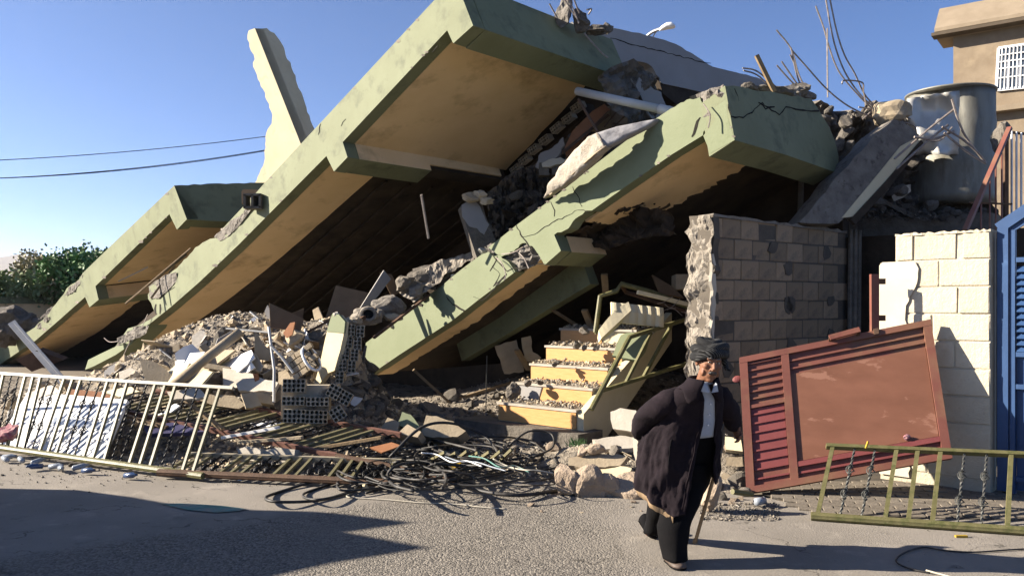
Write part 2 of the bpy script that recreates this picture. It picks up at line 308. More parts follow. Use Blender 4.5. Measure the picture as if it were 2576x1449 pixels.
pv = sheet('pavement', [(2.35, 7.75), (2.85, 6.95), (5.2, 6.75), (6.2, 6.7), (6.2, 9.5), (2.9, 10.0)], 0.003, M['joint'])
WL[pv.name] = Vector(pv.location)
pm = MB().box((0, 0, 0), (.098, 0, 0), (0, .047, 0), (0, 0, .02)); pm = mesh('paver', pm.v, pm.f, M['paver'])
fixn(pm); bm = bmesh.new(); bm.from_mesh(pm); bmesh.ops.bevel(bm, geom=bm.edges[:], offset=.006, segments=1, affect='EDGES'); bm.to_mesh(pm); bm.free()
ang = rad(-14); k = 0
for j in range(22):
    for i in range(16):
        lx, ly = i*.205+(.1 if j % 2 else 0), j*.1
        x = 2.35+lx*math.cos(ang)-ly*math.sin(ang); y = 6.75+.9+lx*math.sin(ang)+ly*math.cos(ang)-.6
        px, py = CX+F*x/y, HY+F*H/y
        if px > 2600 or y < 6.98-.06*(x-2.9) or py < 1205 or x < 2.45 or y > 8.3 or (px < 2010 and y < 7.2): continue
        k += 1
        inst('paver', pm, Matrix.Translation((x, y, -.004+R.uniform(-.004, .006))) @ Matrix.Rotation(ang+R.uniform(-.03, .03), 4, 'Z') @ Matrix.Rotation(R.uniform(-.02, .02), 4, 'X'), pv)
tp = [G(400, 1268), G(470, 1268), G(560, 1274), G(622, 1282), G(600, 1287), G(540, 1291), G(470, 1284)]
obj('painted_marking', [(p.x, p.y, .009) for p in tp], [tuple(range(len(tp)))], M['teal'], kind='structure', label='faded teal paint mark on the road')
# bare hills far off, hazy
hv = []; hf = []
nx = 90
for j, (d, s) in enumerate(((3300, 0), (3800, .55), (4300, 1.0), (5300, .5))):
    for i in range(nx):
        x = -6300+i*110; h = (225+55*nz((i*.13, 3.1, 0))+40*nz((i*.4, 7, 0)))*s+12*nz((i*.9, j*3, 1))*s
        hv.append((x, d+60*nz((i*.3, j, 5)), max(h, 0)-5))
for j in range(3):
    for i in range(nx-1): hf.append((j*nx+i, j*nx+i+1, (j+1)*nx+i+1, (j+1)*nx+i))
obj('hills', hv, hf, M['hill'], smooth=True, kind='structure')

# ------------------------------------------------------------------ the collapsed house: three tilted floors
class Frame:
    def __init__(s, O, vxy, slope, vz=0.0):
        s.O = O; s.V = Vector((vxy[0], vxy[1], vz)).normalized()
        u = Vector((-vxy[1], vxy[0], -slope)); s.U = (u-s.V*u.dot(s.V)).normalized(); s.N = s.V.cross(s.U)
        if s.N.z < 0: s.N = -s.N
    def front(s, x, y, v=0.0): return hit(x, y, s.O+s.V*v, s.V)
    def at(s, u, v, n): return s.O+s.U*u+s.V*v+s.N*n
    def loc(s, p): q = p-s.O; return q.dot(s.U), q.dot(s.V), q.dot(s.N)
    def soff(s, x, y, n): return hit(x, y, s.O+s.N*n, s.N)
    def poly(s, pts, v=0.0): return [s.front(x, y, v) for x, y in pts]
fB = Frame(P(1144, -54, 10.0), (.68, .734), .472)
fC = Frame(P(1824, 205, 9.0), (.69, .723), .455)
fA = Frame(P(438, 467, 15.0), (.69, .723), .322, .13)
def roughface(poly3, ext, amp=.03, cells=10, name='broken_face', m=None, parent=None, label=None):
    """a broken concrete face: outline filled with an uneven grid pushed in and out"""
    bm = bmesh.new(); vs = [bm.verts.new(p) for p in poly3]; bm.faces.new(vs); bmesh.ops.triangulate(bm, faces=bm.faces[:])
    for _ in range(cells): 
        lim = .07
        es = [e for e in bm.edges if e.calc_length() > lim]
        if not es: break
        bmesh.ops.subdivide_edges(bm, edges=es, cuts=1); bmesh.ops.triangulate(bm, faces=bm.faces[:])
        if len(bm.verts) > 4000: break
    e = Vector(ext).normalized()
    for v in bm.verts:
        q = v.co; v.co = q+e*(amp*(1.3*nz(q, 4.5)+.8*nz(q+Vector((9, 3, 1)), 11)+.45*nz(q, 27)+.25*nz(q, 60)))
    bm.verts.index_update()
    o = obj(name, [v.co.copy() for v in bm.verts], [tuple(v.index for v in f.verts) for f in bm.faces], m or M['conc'], parent, label=label); bm.free(); return o
def strip(f, line, v0, v1, th, name, m, parent, label=None, jagv=0.0, seg=.25, up=.0):
    """a layer that follows the underside line of a floor and runs back into the house from v0 to v1 (v1 may be a function of u)"""
    pts = [f.front(x, y) for x, y in line]; dense = []
    for a, b in zip(pts[:-1], pts[1:]):
        k = max(1, int((b-a).length/seg))
        dense += [a.lerp(b, i/k) for i in range(k)]
    dense.append(pts[-1]); ring = []
    for p in dense:
        p = p+f.N*up; u = f.loc(p)[0]; e = v1(u) if callable(v1) else v1
        e += R.uniform(-jagv, jagv)
        ring.append([p+f.V*v0, p+f.V*e, p+f.V*e+f.N*th, p+f.V*v0+f.N*th])
    return MB().rings(ring).build(name, m, parent, label=label)
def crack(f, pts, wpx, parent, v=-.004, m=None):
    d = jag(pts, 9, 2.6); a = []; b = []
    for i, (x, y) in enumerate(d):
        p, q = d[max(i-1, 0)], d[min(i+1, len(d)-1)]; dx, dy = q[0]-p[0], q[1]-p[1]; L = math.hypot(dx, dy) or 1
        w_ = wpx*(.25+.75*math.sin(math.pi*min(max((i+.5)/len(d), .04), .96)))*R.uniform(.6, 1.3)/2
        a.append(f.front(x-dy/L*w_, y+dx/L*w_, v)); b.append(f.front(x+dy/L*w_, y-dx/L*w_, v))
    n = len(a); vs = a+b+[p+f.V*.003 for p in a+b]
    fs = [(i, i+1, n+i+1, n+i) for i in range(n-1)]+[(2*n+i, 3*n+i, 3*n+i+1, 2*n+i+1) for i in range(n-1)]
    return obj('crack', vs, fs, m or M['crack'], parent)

# ---- middle floor (B), the highest
tB = thing('collapsed_roof_slab', fB.at(11, 2, -.6), 'long green-edged roof slab with ochre underside, the tallest leaning one', 'roof slab', 'collapsed floor slabs')
topB = [(1144, -54), (668, 458), (640, 490), (560, 575), (548, 597)]+jag([(548, 597), (520, 606), (490, 622), (470, 648), (445, 675), (425, 690), (400, 705), (376, 722), (372, 752), (384, 775), (396, 790), (372, 815), (362, 822)], 9, 3)
botB = [(1125, 77), (862, 358), (821, 393), (720, 495), (600, 616), (500, 711), (430, 772), (376, 815)]
MB().prism(fB.poly([(1144, -54), (1190, 65), (1140, 110), (1125, 77), (862, 358), (874, 396), (840, 432), (821, 393), (720, 495), (600, 616), (500, 711), (430, 772), (376, 815)]+topB[::-1][:-1]), fB.V*.2).build('edge_fascia', M['green'], tB)
sb = MB().prism([fB.at(-.012, .205, .0), fB.at(-.012, .205, -.72), fB.at(.355, .205, -.72), fB.at(.37, .205, -.515), fB.at(.37, .205, 0)], fB.V*3.0).build('end_beam', M['green'], tB)
MB().prism([fB.at(2.77, .203, -.53), fB.at(2.775, .203, -.80), fB.at(3.14, .203, -.80), fB.at(3.19, .203, -.53)], fB.V*1.35).build('cross_beam', [M['green'], M['soffit']], tB, fidx=[0, 0, 1, 0, 0, 0])
MB().prism([fB.at(2.80, 1.55, -.53), fB.at(2.82, 1.55, -.73), fB.at(3.08, 1.55, -.71), fB.at(3.14, 1.55, -.53)], fB.V*1.75).build('bare_cross_beam', M['form'], tB, label='cross beam stripped to bare brown concrete')
MB().prism([fB.at(2.765, 1.5, -.50), fB.at(2.77, 1.5, -.69), fB.at(2.80, 1.5, -.69), fB.at(2.81, 1.5, -.50)], fB.V*1.65).build('beam_plaster', M['soffit'], tB)
botB2 = [(1120, 82), (862, 358), (821, 393), (720, 495), (600, 616), (500, 711), (430, 772), (376, 815), (285, 893)]
strip(fB, botB2, .2, 4.6, .3, 'floor_plate', M['form'], tB, up=.03)
strip(fB, [(1125, 77), (862, 358)], .19, lambda u: 2.85+.18*u, .03, 'soffit_plaster', M['soffit'], tB, jagv=.02)
strip(fB, [(821, 393), (720, 495), (600, 616), (500, 711), (430, 772), (376, 815), (285, 893)], .19, lambda u: 1.08-.028*(u-3.2), .03, 'soffit_plaster', M['soffit'], tB, jagv=.008)
for i in range(7): MB().prism([fB.at(3.6, 1.35+i*.48, -.535), fB.at(3.6, 1.40+i*.48, -.535), fB.at(3.6, 1.40+i*.48, -.50), fB.at(3.6, 1.35+i*.48, -.50)], fB.U*5.0).build('formwork_ridge', M['form'], tB)
strip(fB, [(1120, 60), (821, 375), (720, 480), (545, 640)], .2, 4.2, .25, 'roof_deck', M['concd'], tB, up=.1)
# broken lower tail with raw concrete
MB().prism(fB.poly([(384, 800), (372, 826), (330, 866), (290, 893), (238, 920), (214, 930), (222, 905), (252, 890), (290, 872), (322, 826), (350, 818)], .02), fB.V*.35).build('broken_tail', M['green2'], tB)
roughface(fB.poly(jag([(372, 818), (330, 822), (318, 836), (300, 850), (292, 872), (318, 862), (350, 850), (371, 838)], 8, 3, closed=True), -.08), fB.V, .05, name='raw_concrete_end', parent=tB)
for pts in ([(378, 752), (372, 720), (420, 690), (446, 684), (440, 710), (430, 722), (416, 735), (400, 752)], [(540, 596), (560, 577), (640, 508), (648, 500), (652, 512), (612, 552), (580, 590), (552, 606)]):
    roughface(fB.poly(jag(pts, 9, 3, closed=True), -.012), fB.V, .02, name='raw_concrete_chip', parent=tB)
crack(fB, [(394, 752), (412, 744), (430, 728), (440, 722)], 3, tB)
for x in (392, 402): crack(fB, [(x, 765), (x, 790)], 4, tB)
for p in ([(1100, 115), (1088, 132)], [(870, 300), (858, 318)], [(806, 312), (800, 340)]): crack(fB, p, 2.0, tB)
# ---- right floor (C)
tC = thing('collapsed_floor_slab', fC.at(7, 1.5, -.6), 'cracked green-edged floor slab broken above the tiled stairs', 'floor slab', 'collapsed floor slabs')
lowC = jag([(920, 862), (1003, 803), (1138, 696), (1212, 640)], 30, 1.5)+jag([(1212, 640), (1228, 633), (1244, 645), (1258, 641), (1272, 655), (1284, 668), (1296, 684)], 8, 3)+[(1200, 757), (1138, 806), (1005, 892), (952, 928), (930, 938), (909, 954)]
MB().prism(fC.poly(lowC), fC.V*.2).build('edge_fascia', M['green2'], tC, label='lower length of green edge below the break')
upC = [(1228, 623), (1300, 566), (1400, 492), (1500, 412), (1628, 314), (1690, 272)]+jag([(1690, 272), (1712, 258), (1735, 250), (1760, 246), (1768, 262), (1765, 285), (1776, 306), (1774, 326), (1768, 341)], 8, 2.5)+[(1690, 389), (1582, 464), (1490, 529)]+jag([(1490, 529), (1474, 531), (1455, 545), (1436, 566), (1420, 580), (1394, 591)], 9, 3)+[(1411, 631), (1370, 667), (1353, 637)]+jag([(1353, 637), (1345, 626), (1322, 611), (1308, 616), (1296, 626), (1280, 640), (1262, 646), (1244, 634)], 7, 3)
MB().prism(fC.poly(upC), fC.V*.2).build('edge_fascia', M['green2'], tC, label='upper length of green edge under the mattress')
coC = jag([(1788, 318), (1800, 300), (1788, 282), (1800, 262), (1796, 240), (1812, 224)], 8, 2.5)+[(1824, 216), (1829, 290), (1848, 353), (1787, 386), (1769, 342)]
MB().prism(fC.poly(coC), fC.V*.2).build('edge_fascia', M['green2'], tC, label='green corner split off the slab end')
roughface(fC.poly([(1738, 246), (1765, 232), (1800, 222), (1824, 214), (1830, 260), (1812, 290), (1800, 318), (1780, 350), (1765, 330), (1755, 290)], .05), fC.V, .07, name='raw_concrete_break', parent=tC)
roughface(fC.poly([(1222, 622), (1260, 605), (1330, 600), (1362, 640), (1350, 660), (1290, 692), (1262, 668), (1240, 660)], .07), fC.V, .07, name='raw_concrete_break', parent=tC)
u0, v0_, n0 = fC.loc(fC.front(1848, 353)); u1 = fC.loc(fC.front(1824, 216))[0]
endC = jag([(1824, 217), (1880, 222), (1960, 236), (2040, 248), (2058, 272), (2080, 310), (2098, 350), (2110, 395), (2103, 434)], 16, 3)
# end wall of the slab, facing right: its own plane through the slab corner
eN = (fC.V.cross((fC.front(1848, 353)-fC.front(1824, 217)))).normalized(); eO = fC.front(1848, 353)
ep = [hit(x, y, eO, eN) for x, y in endC]+[hit(1980, 391, eO, eN), eO.copy()]
ev = fC.U*.34
MB().prism([p+fC.V*.002 for p in ep], ev).build('end_fascia', M['green'], tC, label='shaded green end of the slab, cracked across')
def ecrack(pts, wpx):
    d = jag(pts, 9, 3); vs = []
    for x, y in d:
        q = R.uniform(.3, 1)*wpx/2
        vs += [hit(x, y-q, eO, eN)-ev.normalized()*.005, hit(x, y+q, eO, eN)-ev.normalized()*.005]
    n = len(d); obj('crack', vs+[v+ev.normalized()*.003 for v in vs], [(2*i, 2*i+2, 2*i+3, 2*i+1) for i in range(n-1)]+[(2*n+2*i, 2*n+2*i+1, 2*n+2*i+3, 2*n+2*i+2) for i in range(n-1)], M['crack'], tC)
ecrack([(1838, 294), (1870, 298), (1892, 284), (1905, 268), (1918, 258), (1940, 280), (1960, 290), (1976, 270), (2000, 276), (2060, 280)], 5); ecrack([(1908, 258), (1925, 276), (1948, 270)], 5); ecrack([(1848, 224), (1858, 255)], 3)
MB().prism([fC.at(2.84, .203, -.40), fC.at(2.845, .203, -.63), fC.at(3.17, .203, -.66), fC.at(3.22, .203, -.46)], fC.V*.75).build('cross_beam', [M['green'], M['soffit']], tC, fidx=[0, 0, 1, 0, 0, 0])
botC = [(1768, 341), (1690, 389), (1582, 464), (1490, 529), (1394, 591), (1353, 637), (1295, 684), (1200, 757), (1138, 806), (1005, 892), (925, 945)]
strip(fC, botC, .2, 3.6, .25, 'floor_plate', M['form'], tC, up=.035)
def vC(u): return 1.55 if u < 1.2 else (1.55-(u-1.2)*.25 if u < 2.0 else 1.0-(u-2)*.62)
strip(fC, [(1790, 330), (1690, 389), (1582, 464), (1490, 529), (1450, 556)], .19, vC, .03, 'soffit_plaster', M['soffit'], tC, jagv=.07, seg=.05)
strip(fC, [(1353, 637), (1295, 684), (1200, 757), (1138, 806), (1005, 892), (925, 945)], .19, .55, .03, 'soffit_plaster', M['soffit'], tC, jagv=.04, seg=.08)
roughface([fC.at(a, b, -.36) for a, b in ((1.9, .55), (2.2, .35), (2.75, .25), (3.0, .9), (2.9, 1.8), (2.2, 1.9), (1.8, 1.2))], fC.N, .07, name='raw_underside', m=M['form'], parent=tC)
roughface([fC.front(x, y, .75) for x, y in jag([(1420, 600), (1440, 575), (1475, 582), (1530, 562), (1600, 520), (1680, 528), (1700, 590), (1640, 592), (1580, 604), (1530, 630), (1480, 618)], 10, 4, closed=True)], fC.V, .1, name='torn_concrete', m=M['form'], parent=tC)
MB().prism([fC.at(3.3, 1.0, -.46), fC.at(3.3, 1.0, -.86), fC.at(3.3, 1.2, -.86), fC.at(3.3, 1.2, -.46)], fC.U*2.9).build('inner_beam', M['green'], tC, label='dark green beam under the slab')
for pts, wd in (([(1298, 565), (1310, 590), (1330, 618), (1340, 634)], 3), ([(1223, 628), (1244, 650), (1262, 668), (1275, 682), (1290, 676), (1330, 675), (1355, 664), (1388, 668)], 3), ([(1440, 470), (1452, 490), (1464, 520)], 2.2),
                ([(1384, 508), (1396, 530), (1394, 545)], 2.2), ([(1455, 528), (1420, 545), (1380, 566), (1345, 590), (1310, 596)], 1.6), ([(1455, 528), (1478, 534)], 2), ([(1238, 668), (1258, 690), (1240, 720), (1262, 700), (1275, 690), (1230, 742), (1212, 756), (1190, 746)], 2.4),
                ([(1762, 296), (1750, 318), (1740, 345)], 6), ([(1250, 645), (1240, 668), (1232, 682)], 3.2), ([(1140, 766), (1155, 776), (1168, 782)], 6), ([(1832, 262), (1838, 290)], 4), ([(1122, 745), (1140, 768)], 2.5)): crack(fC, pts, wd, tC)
# ---- left floor (A), farthest
tA = thing('collapsed_porch_slab', fA.at(11, 1.5, -.6), 'green-edged slab at far left sloping down beside the shrubs', 'porch slab', 'collapsed floor slabs')
topA = [(438, 467), (300, 598), (207, 688)]+jag([(207, 688), (198, 702), (180, 716), (160, 738), (150, 752), (132, 775), (122, 790), (98, 812), (76, 832), (60, 840), (30, 850), (0, 858), (-60, 872)], 10, 3)
MB().prism(fA.poly([(438, 467), (470, 552), (445, 578), (426, 539), (240, 720), (248, 754), (225, 773), (214, 747), (150, 804), (90, 856), (0, 916), (-60, 948)]+topA[::-1][:-1]), fA.V*.22).build('edge_fascia', M['green'], tA)
eA = (fA.V.cross(fA.front(470, 552)-fA.front(438, 467))).normalized(); eAO = fA.front(470, 552)
MB().prism([hit(x, y, eAO, eA)+fA.V*.003 for x, y in [(438, 467)]+jag([(440, 467), (520, 463), (600, 461), (760, 458)], 14, 1.5)+[(780, 560), (640, 560), (533, 556), (470, 552)]], fA.U*.34).build('end_fascia', M['green'], tA, label='shaded green end of the far slab')
MB().prism([fA.at(4.78, .225, -.36), fA.at(4.8, .225, -.64), fA.at(5.43, .225, -.62), fA.at(5.5, .225, -.36)], fA.V*2.4).build('cross_beam', [M['green'], M['soffit']], tA, fidx=[0, 0, 1, 0, 0, 0])
botA = [(430, 536), (240, 720), (214, 747), (150, 804), (90, 856), (0, 916), (-60, 948)]
strip(fA, botA, .2, 5.0, .2, 'floor_plate', M['form'], tA, up=.035)
strip(fA, [(430, 536), (240, 720)], .19, 1.9, .03, 'soffit_plaster', M['soffit'], tA, jagv=.02)
strip(fA, [(214, 747), (150, 804), (90, 856), (0, 916), (-60, 948)], .19, 1.6, .03, 'soffit_plaster', M['soffit'], tA, jagv=.03)
for pts in ([(207, 690), (196, 704), (178, 720), (165, 744), (180, 738), (200, 716)], [(122, 792), (98, 814), (92, 828), (112, 818), (126, 802)], [(60, 842), (30, 850), (0, 858), (0, 868), (30, 862), (58, 850)]):
    roughface(fA.poly(jag(pts, 8, 3, closed=True), -.012), fA.V, .03, name='raw_concrete_chip', parent=tA)
# ---- chipped paint along the edges and bars laid bare at the breaks
rk = random.Random(77)
def chips(f, par, segs, n):
    for i in range(n):
        a, b = rk.choice(segs); t = rk.random(); x, y = a[0]+(b[0]-a[0])*t, a[1]+(b[1]-a[1])*t; r = rk.uniform(2, 5); pts = []
        for k in range(7):
            q = 2*math.pi*k/7; pts.append((x+r*rk.uniform(.5, 1.2)*math.cos(q)*1.5, y+r*rk.uniform(.5, 1.1)*math.sin(q)))
        MB().prism(f.poly(pts, -.003), f.V*.01).build('paint_chip', rk.choice([M['conc'], M['concd'], M['lump']]), par)
chips(fB, tB, [((1090, 8), (668, 462)), ((1120, 80), (866, 352)), ((815, 398), (480, 728)), ((640, 490), (560, 578))], 16)
chips(fC, tC, [((1640, 308), (1240, 612)), ((1690, 386), (1500, 520)), ((1190, 660), (930, 856)), ((1280, 692), (960, 920)), ((1832, 300), (1846, 348))], 18)
chips(fA, tA, [((430, 478), (215, 682)), ((420, 545), (244, 715)), ((200, 755), (30, 895))], 9)
for par, f, lst in ((tC, fC, [[(1248, 648), (1262, 662), (1272, 690), (1268, 706)], [(1300, 632), (1318, 650), (1330, 676)], [(1770, 262), (1786, 290), (1782, 322)], [(1262, 640), (1290, 636), (1316, 622)]]), (tB, fB, [[(340, 830), (322, 870), (306, 905)], [(372, 790), (356, 822), (330, 842)], [(300, 858), (276, 860), (262, 850)]])):
    for pts in lst: MB().tube(crom([f.front(x, y, -.06-.02*i) for i, (x, y) in enumerate(pts)], 4), .008, 5).build('bare_rod', M['steel'], par)
# ---- walls inside, seen through the gaps
def wallp(name, pts, th, m, label, cat='wall', n=None, group=None):
    n = n or (pts[1]-pts[0]).cross(pts[-1]-pts[0]).normalized()
    return MB().prism(pts, n*th).build(name, m, None, label=label, cat=cat, group=group)
def vert(a, b, z0, z1): return [Vector((a[0], a[1], z0)), Vector((b[0], b[1], z0)), Vector((b[0], b[1], z1)), Vector((a[0], a[1], z1))]
q0 = fC.at(7.5, 3.5, 0); q1 = fC.at(-2.6, 3.5, 0)
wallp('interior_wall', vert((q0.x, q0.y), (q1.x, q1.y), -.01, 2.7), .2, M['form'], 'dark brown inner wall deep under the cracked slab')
q2 = fC.at(.9, 3.45, 0); q3 = fC.at(.02, 3.45, 0)
q4 = fC.at(2.3, 3.45, 0); q5 = fC.at(.7, 3.45, 0)
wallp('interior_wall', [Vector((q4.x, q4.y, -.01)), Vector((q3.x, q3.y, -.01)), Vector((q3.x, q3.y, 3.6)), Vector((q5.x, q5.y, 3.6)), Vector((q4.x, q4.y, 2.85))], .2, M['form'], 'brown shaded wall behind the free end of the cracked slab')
b0 = fB.at(11.2, 4.75, 0); b1 = fB.at(2.2, 4.75, 0)
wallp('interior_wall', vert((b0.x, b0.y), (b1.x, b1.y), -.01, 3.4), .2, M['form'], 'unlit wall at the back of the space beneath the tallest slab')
# ---- leaning corner of a yellow wall standing up behind the slabs
tY = thing('broken_wall_corner', P(720, 560, 17), 'tall broken corner of a cream wall leaning against the sky', 'wall')
e0, e1 = P(641, 72, 16.6), P(792, 452, 16.6)
dv = (e1-e0)
nl = Vector((-.62, -.785, 0)); nl = (nl-dv*nl.dot(dv)/dv.length_squared).normalized()
left = [(641, 72)]+jag([(641, 72), (626, 78), (623, 100), (628, 118), (640, 150), (637, 168), (648, 200), (662, 226), (676, 262), (686, 290), (684, 312), (669, 336), (668, 372), (664, 408), (652, 436), (640, 462), (625, 500)], 9, 2.5)[1:]+[(640, 640), (862, 628), (792, 452)]
MB().prism([hit(x, y, e0, nl) for x, y in left], nl*-.22).build('sunlit_face', M['cream'], tY)
nr = dv.cross(nl).normalized(); nr = -nr if nr.y > 0 else nr
right = [(642, 74), (670, 72)]+jag([(670, 72), (690, 84), (704, 102), (714, 118), (718, 138), (730, 158), (738, 182), (752, 222), (764, 246), (768, 262), (778, 292), (790, 324), (815, 395), (850, 480)], 10, 2.5)+[(870, 630), (863, 630), (793, 453)]
MB().prism([hit(x, y, e0, nr)-nl*.0 for x, y in right], -nr*.2).build('shaded_face', M['cream'], tY)
# ------------------------------------------------------------------ upper right of the ruin: grey parapet, broken column, tilted beam
UF = Vector((.75, -.66, 0)).normalized(); VF = Vector((.66, .75, 0)).normalized()      # along / into the plot
pn = Vector((.60, -.80, .12)).normalized(); pO = P(1480, 120, 12.6)
pp_ = [(1440, 55), (1462, 75)]+jag([(1462, 75), (1490, 80), (1504, 70), (1524, 67), (1528, 70), (1560, 74), (1640, 92), (1700, 112), (1740, 134), (1768, 152), (1792, 168)], 14, 1.6)+jag([(1792, 168), (1850, 182), (1905, 196), (1930, 206), (1944, 232)], 14, 1.4)+[(1950, 262), (1860, 250), (1790, 238), (1720, 222), (1672, 212)]+jag([(1672, 212), (1650, 190), (1640, 168), (1610, 156), (1590, 148), (1572, 160), (1540, 170), (1515, 190), (1490, 150)], 9, 4)
tG = thing('toppled_parapet', P(1700, 230, 13.4), 'pale lilac-grey plastered parapet lying shaded beneath the street lamp', 'parapet')
MB().prism([hit(x, y, pO, pn) for x, y in pp_], -pn*.3).build('plaster_face', M['greywall'], tG)
MB().prism([hit(x, y, pO-pn*.02, pn) for x, y in [(1655, 196), (1720, 218), (1860, 248), (1955, 262), (1965, 290), (1780, 262), (1700, 262), (1668, 236)]], -pn*.35).build('brown_underside', M['form'], tG)
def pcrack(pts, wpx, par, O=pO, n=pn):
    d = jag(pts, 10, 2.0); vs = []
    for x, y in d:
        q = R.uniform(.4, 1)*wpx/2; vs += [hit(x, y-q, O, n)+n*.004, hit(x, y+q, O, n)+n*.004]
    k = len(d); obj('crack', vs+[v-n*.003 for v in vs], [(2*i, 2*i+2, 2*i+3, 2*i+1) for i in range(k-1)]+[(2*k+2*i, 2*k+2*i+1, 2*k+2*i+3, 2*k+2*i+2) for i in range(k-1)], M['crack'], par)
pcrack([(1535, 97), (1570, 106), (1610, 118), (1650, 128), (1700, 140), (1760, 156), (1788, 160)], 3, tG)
def lump(me_seed, c, s, m, name, amp=.25, parent=None, sub=3, squash=(1, 1, 1), cuts=7, **k):
    rr = random.Random(me_seed); bm = bmesh.new(); bmesh.ops.create_icosphere(bm, subdivisions=sub, radius=1.0)
    for _ in range(cuts):
        n = Vector((rr.gauss(0, 1), rr.gauss(0, 1), rr.gauss(0, 1))).normalized(); d = rr.uniform(.45, .8)
        for v in bm.verts:
            e = v.co.dot(n)-d
            if e > 0: v.co -= n*e*.95
    for v in bm.verts:
        q = v.co.copy()+Vector((me_seed*3.1, 0, 0)); v.co += v.co.normalized()*(amp*.35*nz(q, 2.2)+amp*.3*nz(q, 6)+amp*.2*nz(q, 14))
    vs = [Vector(c)+Vector((v.co.x*squash[0], v.co.y*squash[1], v.co.z*squash[2]))*s for v in bm.verts]
    fs = [tuple(v.index for v in f.verts) for f in bm.faces]; bm.free()
    return obj(name, vs, fs, m, parent, **k)
# broken column below the parapet: bare concrete with a flake of plaster left
tK = thing('broken_column', P(1600, 400, 11.6), 'broken concrete column with a flake of plaster hanging under the grey parapet', 'column')
kO = P(1600, 260, 11.5); kn = Vector((.45, -.89, .05)).normalized()
roughface([hit(x, y, kO, kn) for x, y in [(1510, 190), (1545, 165), (1590, 150), (1625, 175), (1650, 200), (1660, 250), (1640, 330), (1620, 345), (1580, 320), (1530, 260)]], kn, .12, name='crushed_head', parent=tK, m=M['concd'])
MB().prism([hit(x, y, kO-kn*.1, kn) for x, y in [(1570, 200), (1640, 190), (1690, 330), (1660, 420), (1590, 420)]], -kn*.4).build('shaft', M['concd'], tK)
MB().prism([hit(x, y, kO+kn*.02, kn) for x, y in jag([(1588, 198), (1600, 216), (1608, 196), (1630, 208), (1645, 226), (1664, 232), (1676, 268), (1720, 268), (1724, 290), (1690, 296), (1640, 300), (1615, 250)], 8, 2.5, closed=True)], -kn*.03).build('plaster_flake', M['greywall'], tK)
# crushed stub with rods at the head of the roof slab
tS = thing('crushed_column_stub', P(1440, 70, 11.2), 'crushed concrete stub with bent rods crowning the tallest slab', 'column stub')
lump(11, P(1420, 36, 11.3), .17, M['conc'], 'concrete', .5, tS, squash=(.9, .8, 1.5)); lump(12, P(1458, 52, 11.3), .16, M['concd'], 'concrete', .6, tS, squash=(1, .8, 1.1)); lump(13, P(1500, 78, 11.6), .13, M['concd'], 'concrete', .6, tS, squash=(1.6, .8, .7)); lump(14, P(1525, 75, 11.8), .1, M['concd'], 'concrete', .6, tS)
def rods(par, lst, D, r=.008, name='rod', m='steel'):
    for pts in lst:
        MB().tube(crom([P(x, y, D+(i*.03)) for i, (x, y) in enumerate(pts)], 5), r*1.25, 5).build(name, M[m], par)
rods(tS, [[(1382, 10), (1392, 28), (1402, 46)], [(1408, -20), (1428, 12), (1448, 44)], [(1420, -20), (1440, 20), (1456, 60)], [(1436, -25), (1448, 10), (1458, 34)], [(1476, 26), (1488, 24), (1480, 38)], [(1470, 85), (1490, 108), (1515, 135), (1530, 146)]], 11.1, .009)
# rods sticking up behind the right slab
tR = thing('broken_beam_end', P(1960, 235, 11.2), 'splintered beam end with long rods rising against the sky', 'beam')
for i, (x, y, s) in enumerate(((1890, 222, .12), (1918, 226, .13), (1955, 232, .17), (1990, 236, .15), (2010, 228, .14), (2030, 244, .1))): lump(20+i, P(x, y, 11.0+i*.05), s, M['conc'] if i % 2 else M['concd'], 'concrete', .6, tR, squash=(1.3, .8, .75))
rods(tR, [[(1953, 76), (1990, 124), (2010, 190), (2040, 245)], [(1990, 120), (2005, 190), (2024, 236)], [(1954, 165), (1985, 200), (2006, 220)], [(1966, 155), (1990, 190), (2012, 222)], [(1988, 138), (2000, 165)], [(1868, 172), (1900, 178), (1930, 200), (1955, 222)], [(1870, 178), (1905, 190), (1945, 226)],
          [(1990, 125), (2030, 170), (2080, 225), (2130, 265), (2180, 290), (2210, 300)]], 11.2, .009)
MB().bar(P(1903, 140, 10.9), P(1948, 232, 10.9), .055, .05).build('timber_batten', M['wood'], None, label='pale timber batten sticking up from the slab end', cat='batten')
tR2 = thing('rod_bundle', P(2200, 300, 11.5), 'tall bundle of bent reinforcing rods above the grey rubble', 'rods')
rods(tR2, [[(2052, 16), (2072, 70), (2086, 120), (2110, 180), (2150, 230), (2190, 270), (2235, 300)], [(2076, -10), (2090, 70), (2105, 130), (2130, 190), (2170, 245), (2215, 282)], [(2086, -10), (2105, 80), (2125, 140), (2150, 185), (2180, 245), (2230, 290)], [(2081, 72), (2081, 150), (2082, 246)], [(2118, 212), (2125, 203), (2168, 208), (2172, 230), (2178, 262)],
           [(2160, 270), (2200, 276), (2250, 280), (2290, 300)], [(2170, 300), (2210, 270), (2250, 285), (2300, 340), (2360, 355), (2395, 320)], [(2230, 320), (2260, 308), (2300, 318), (2306, 345)]], 11.3, .009)
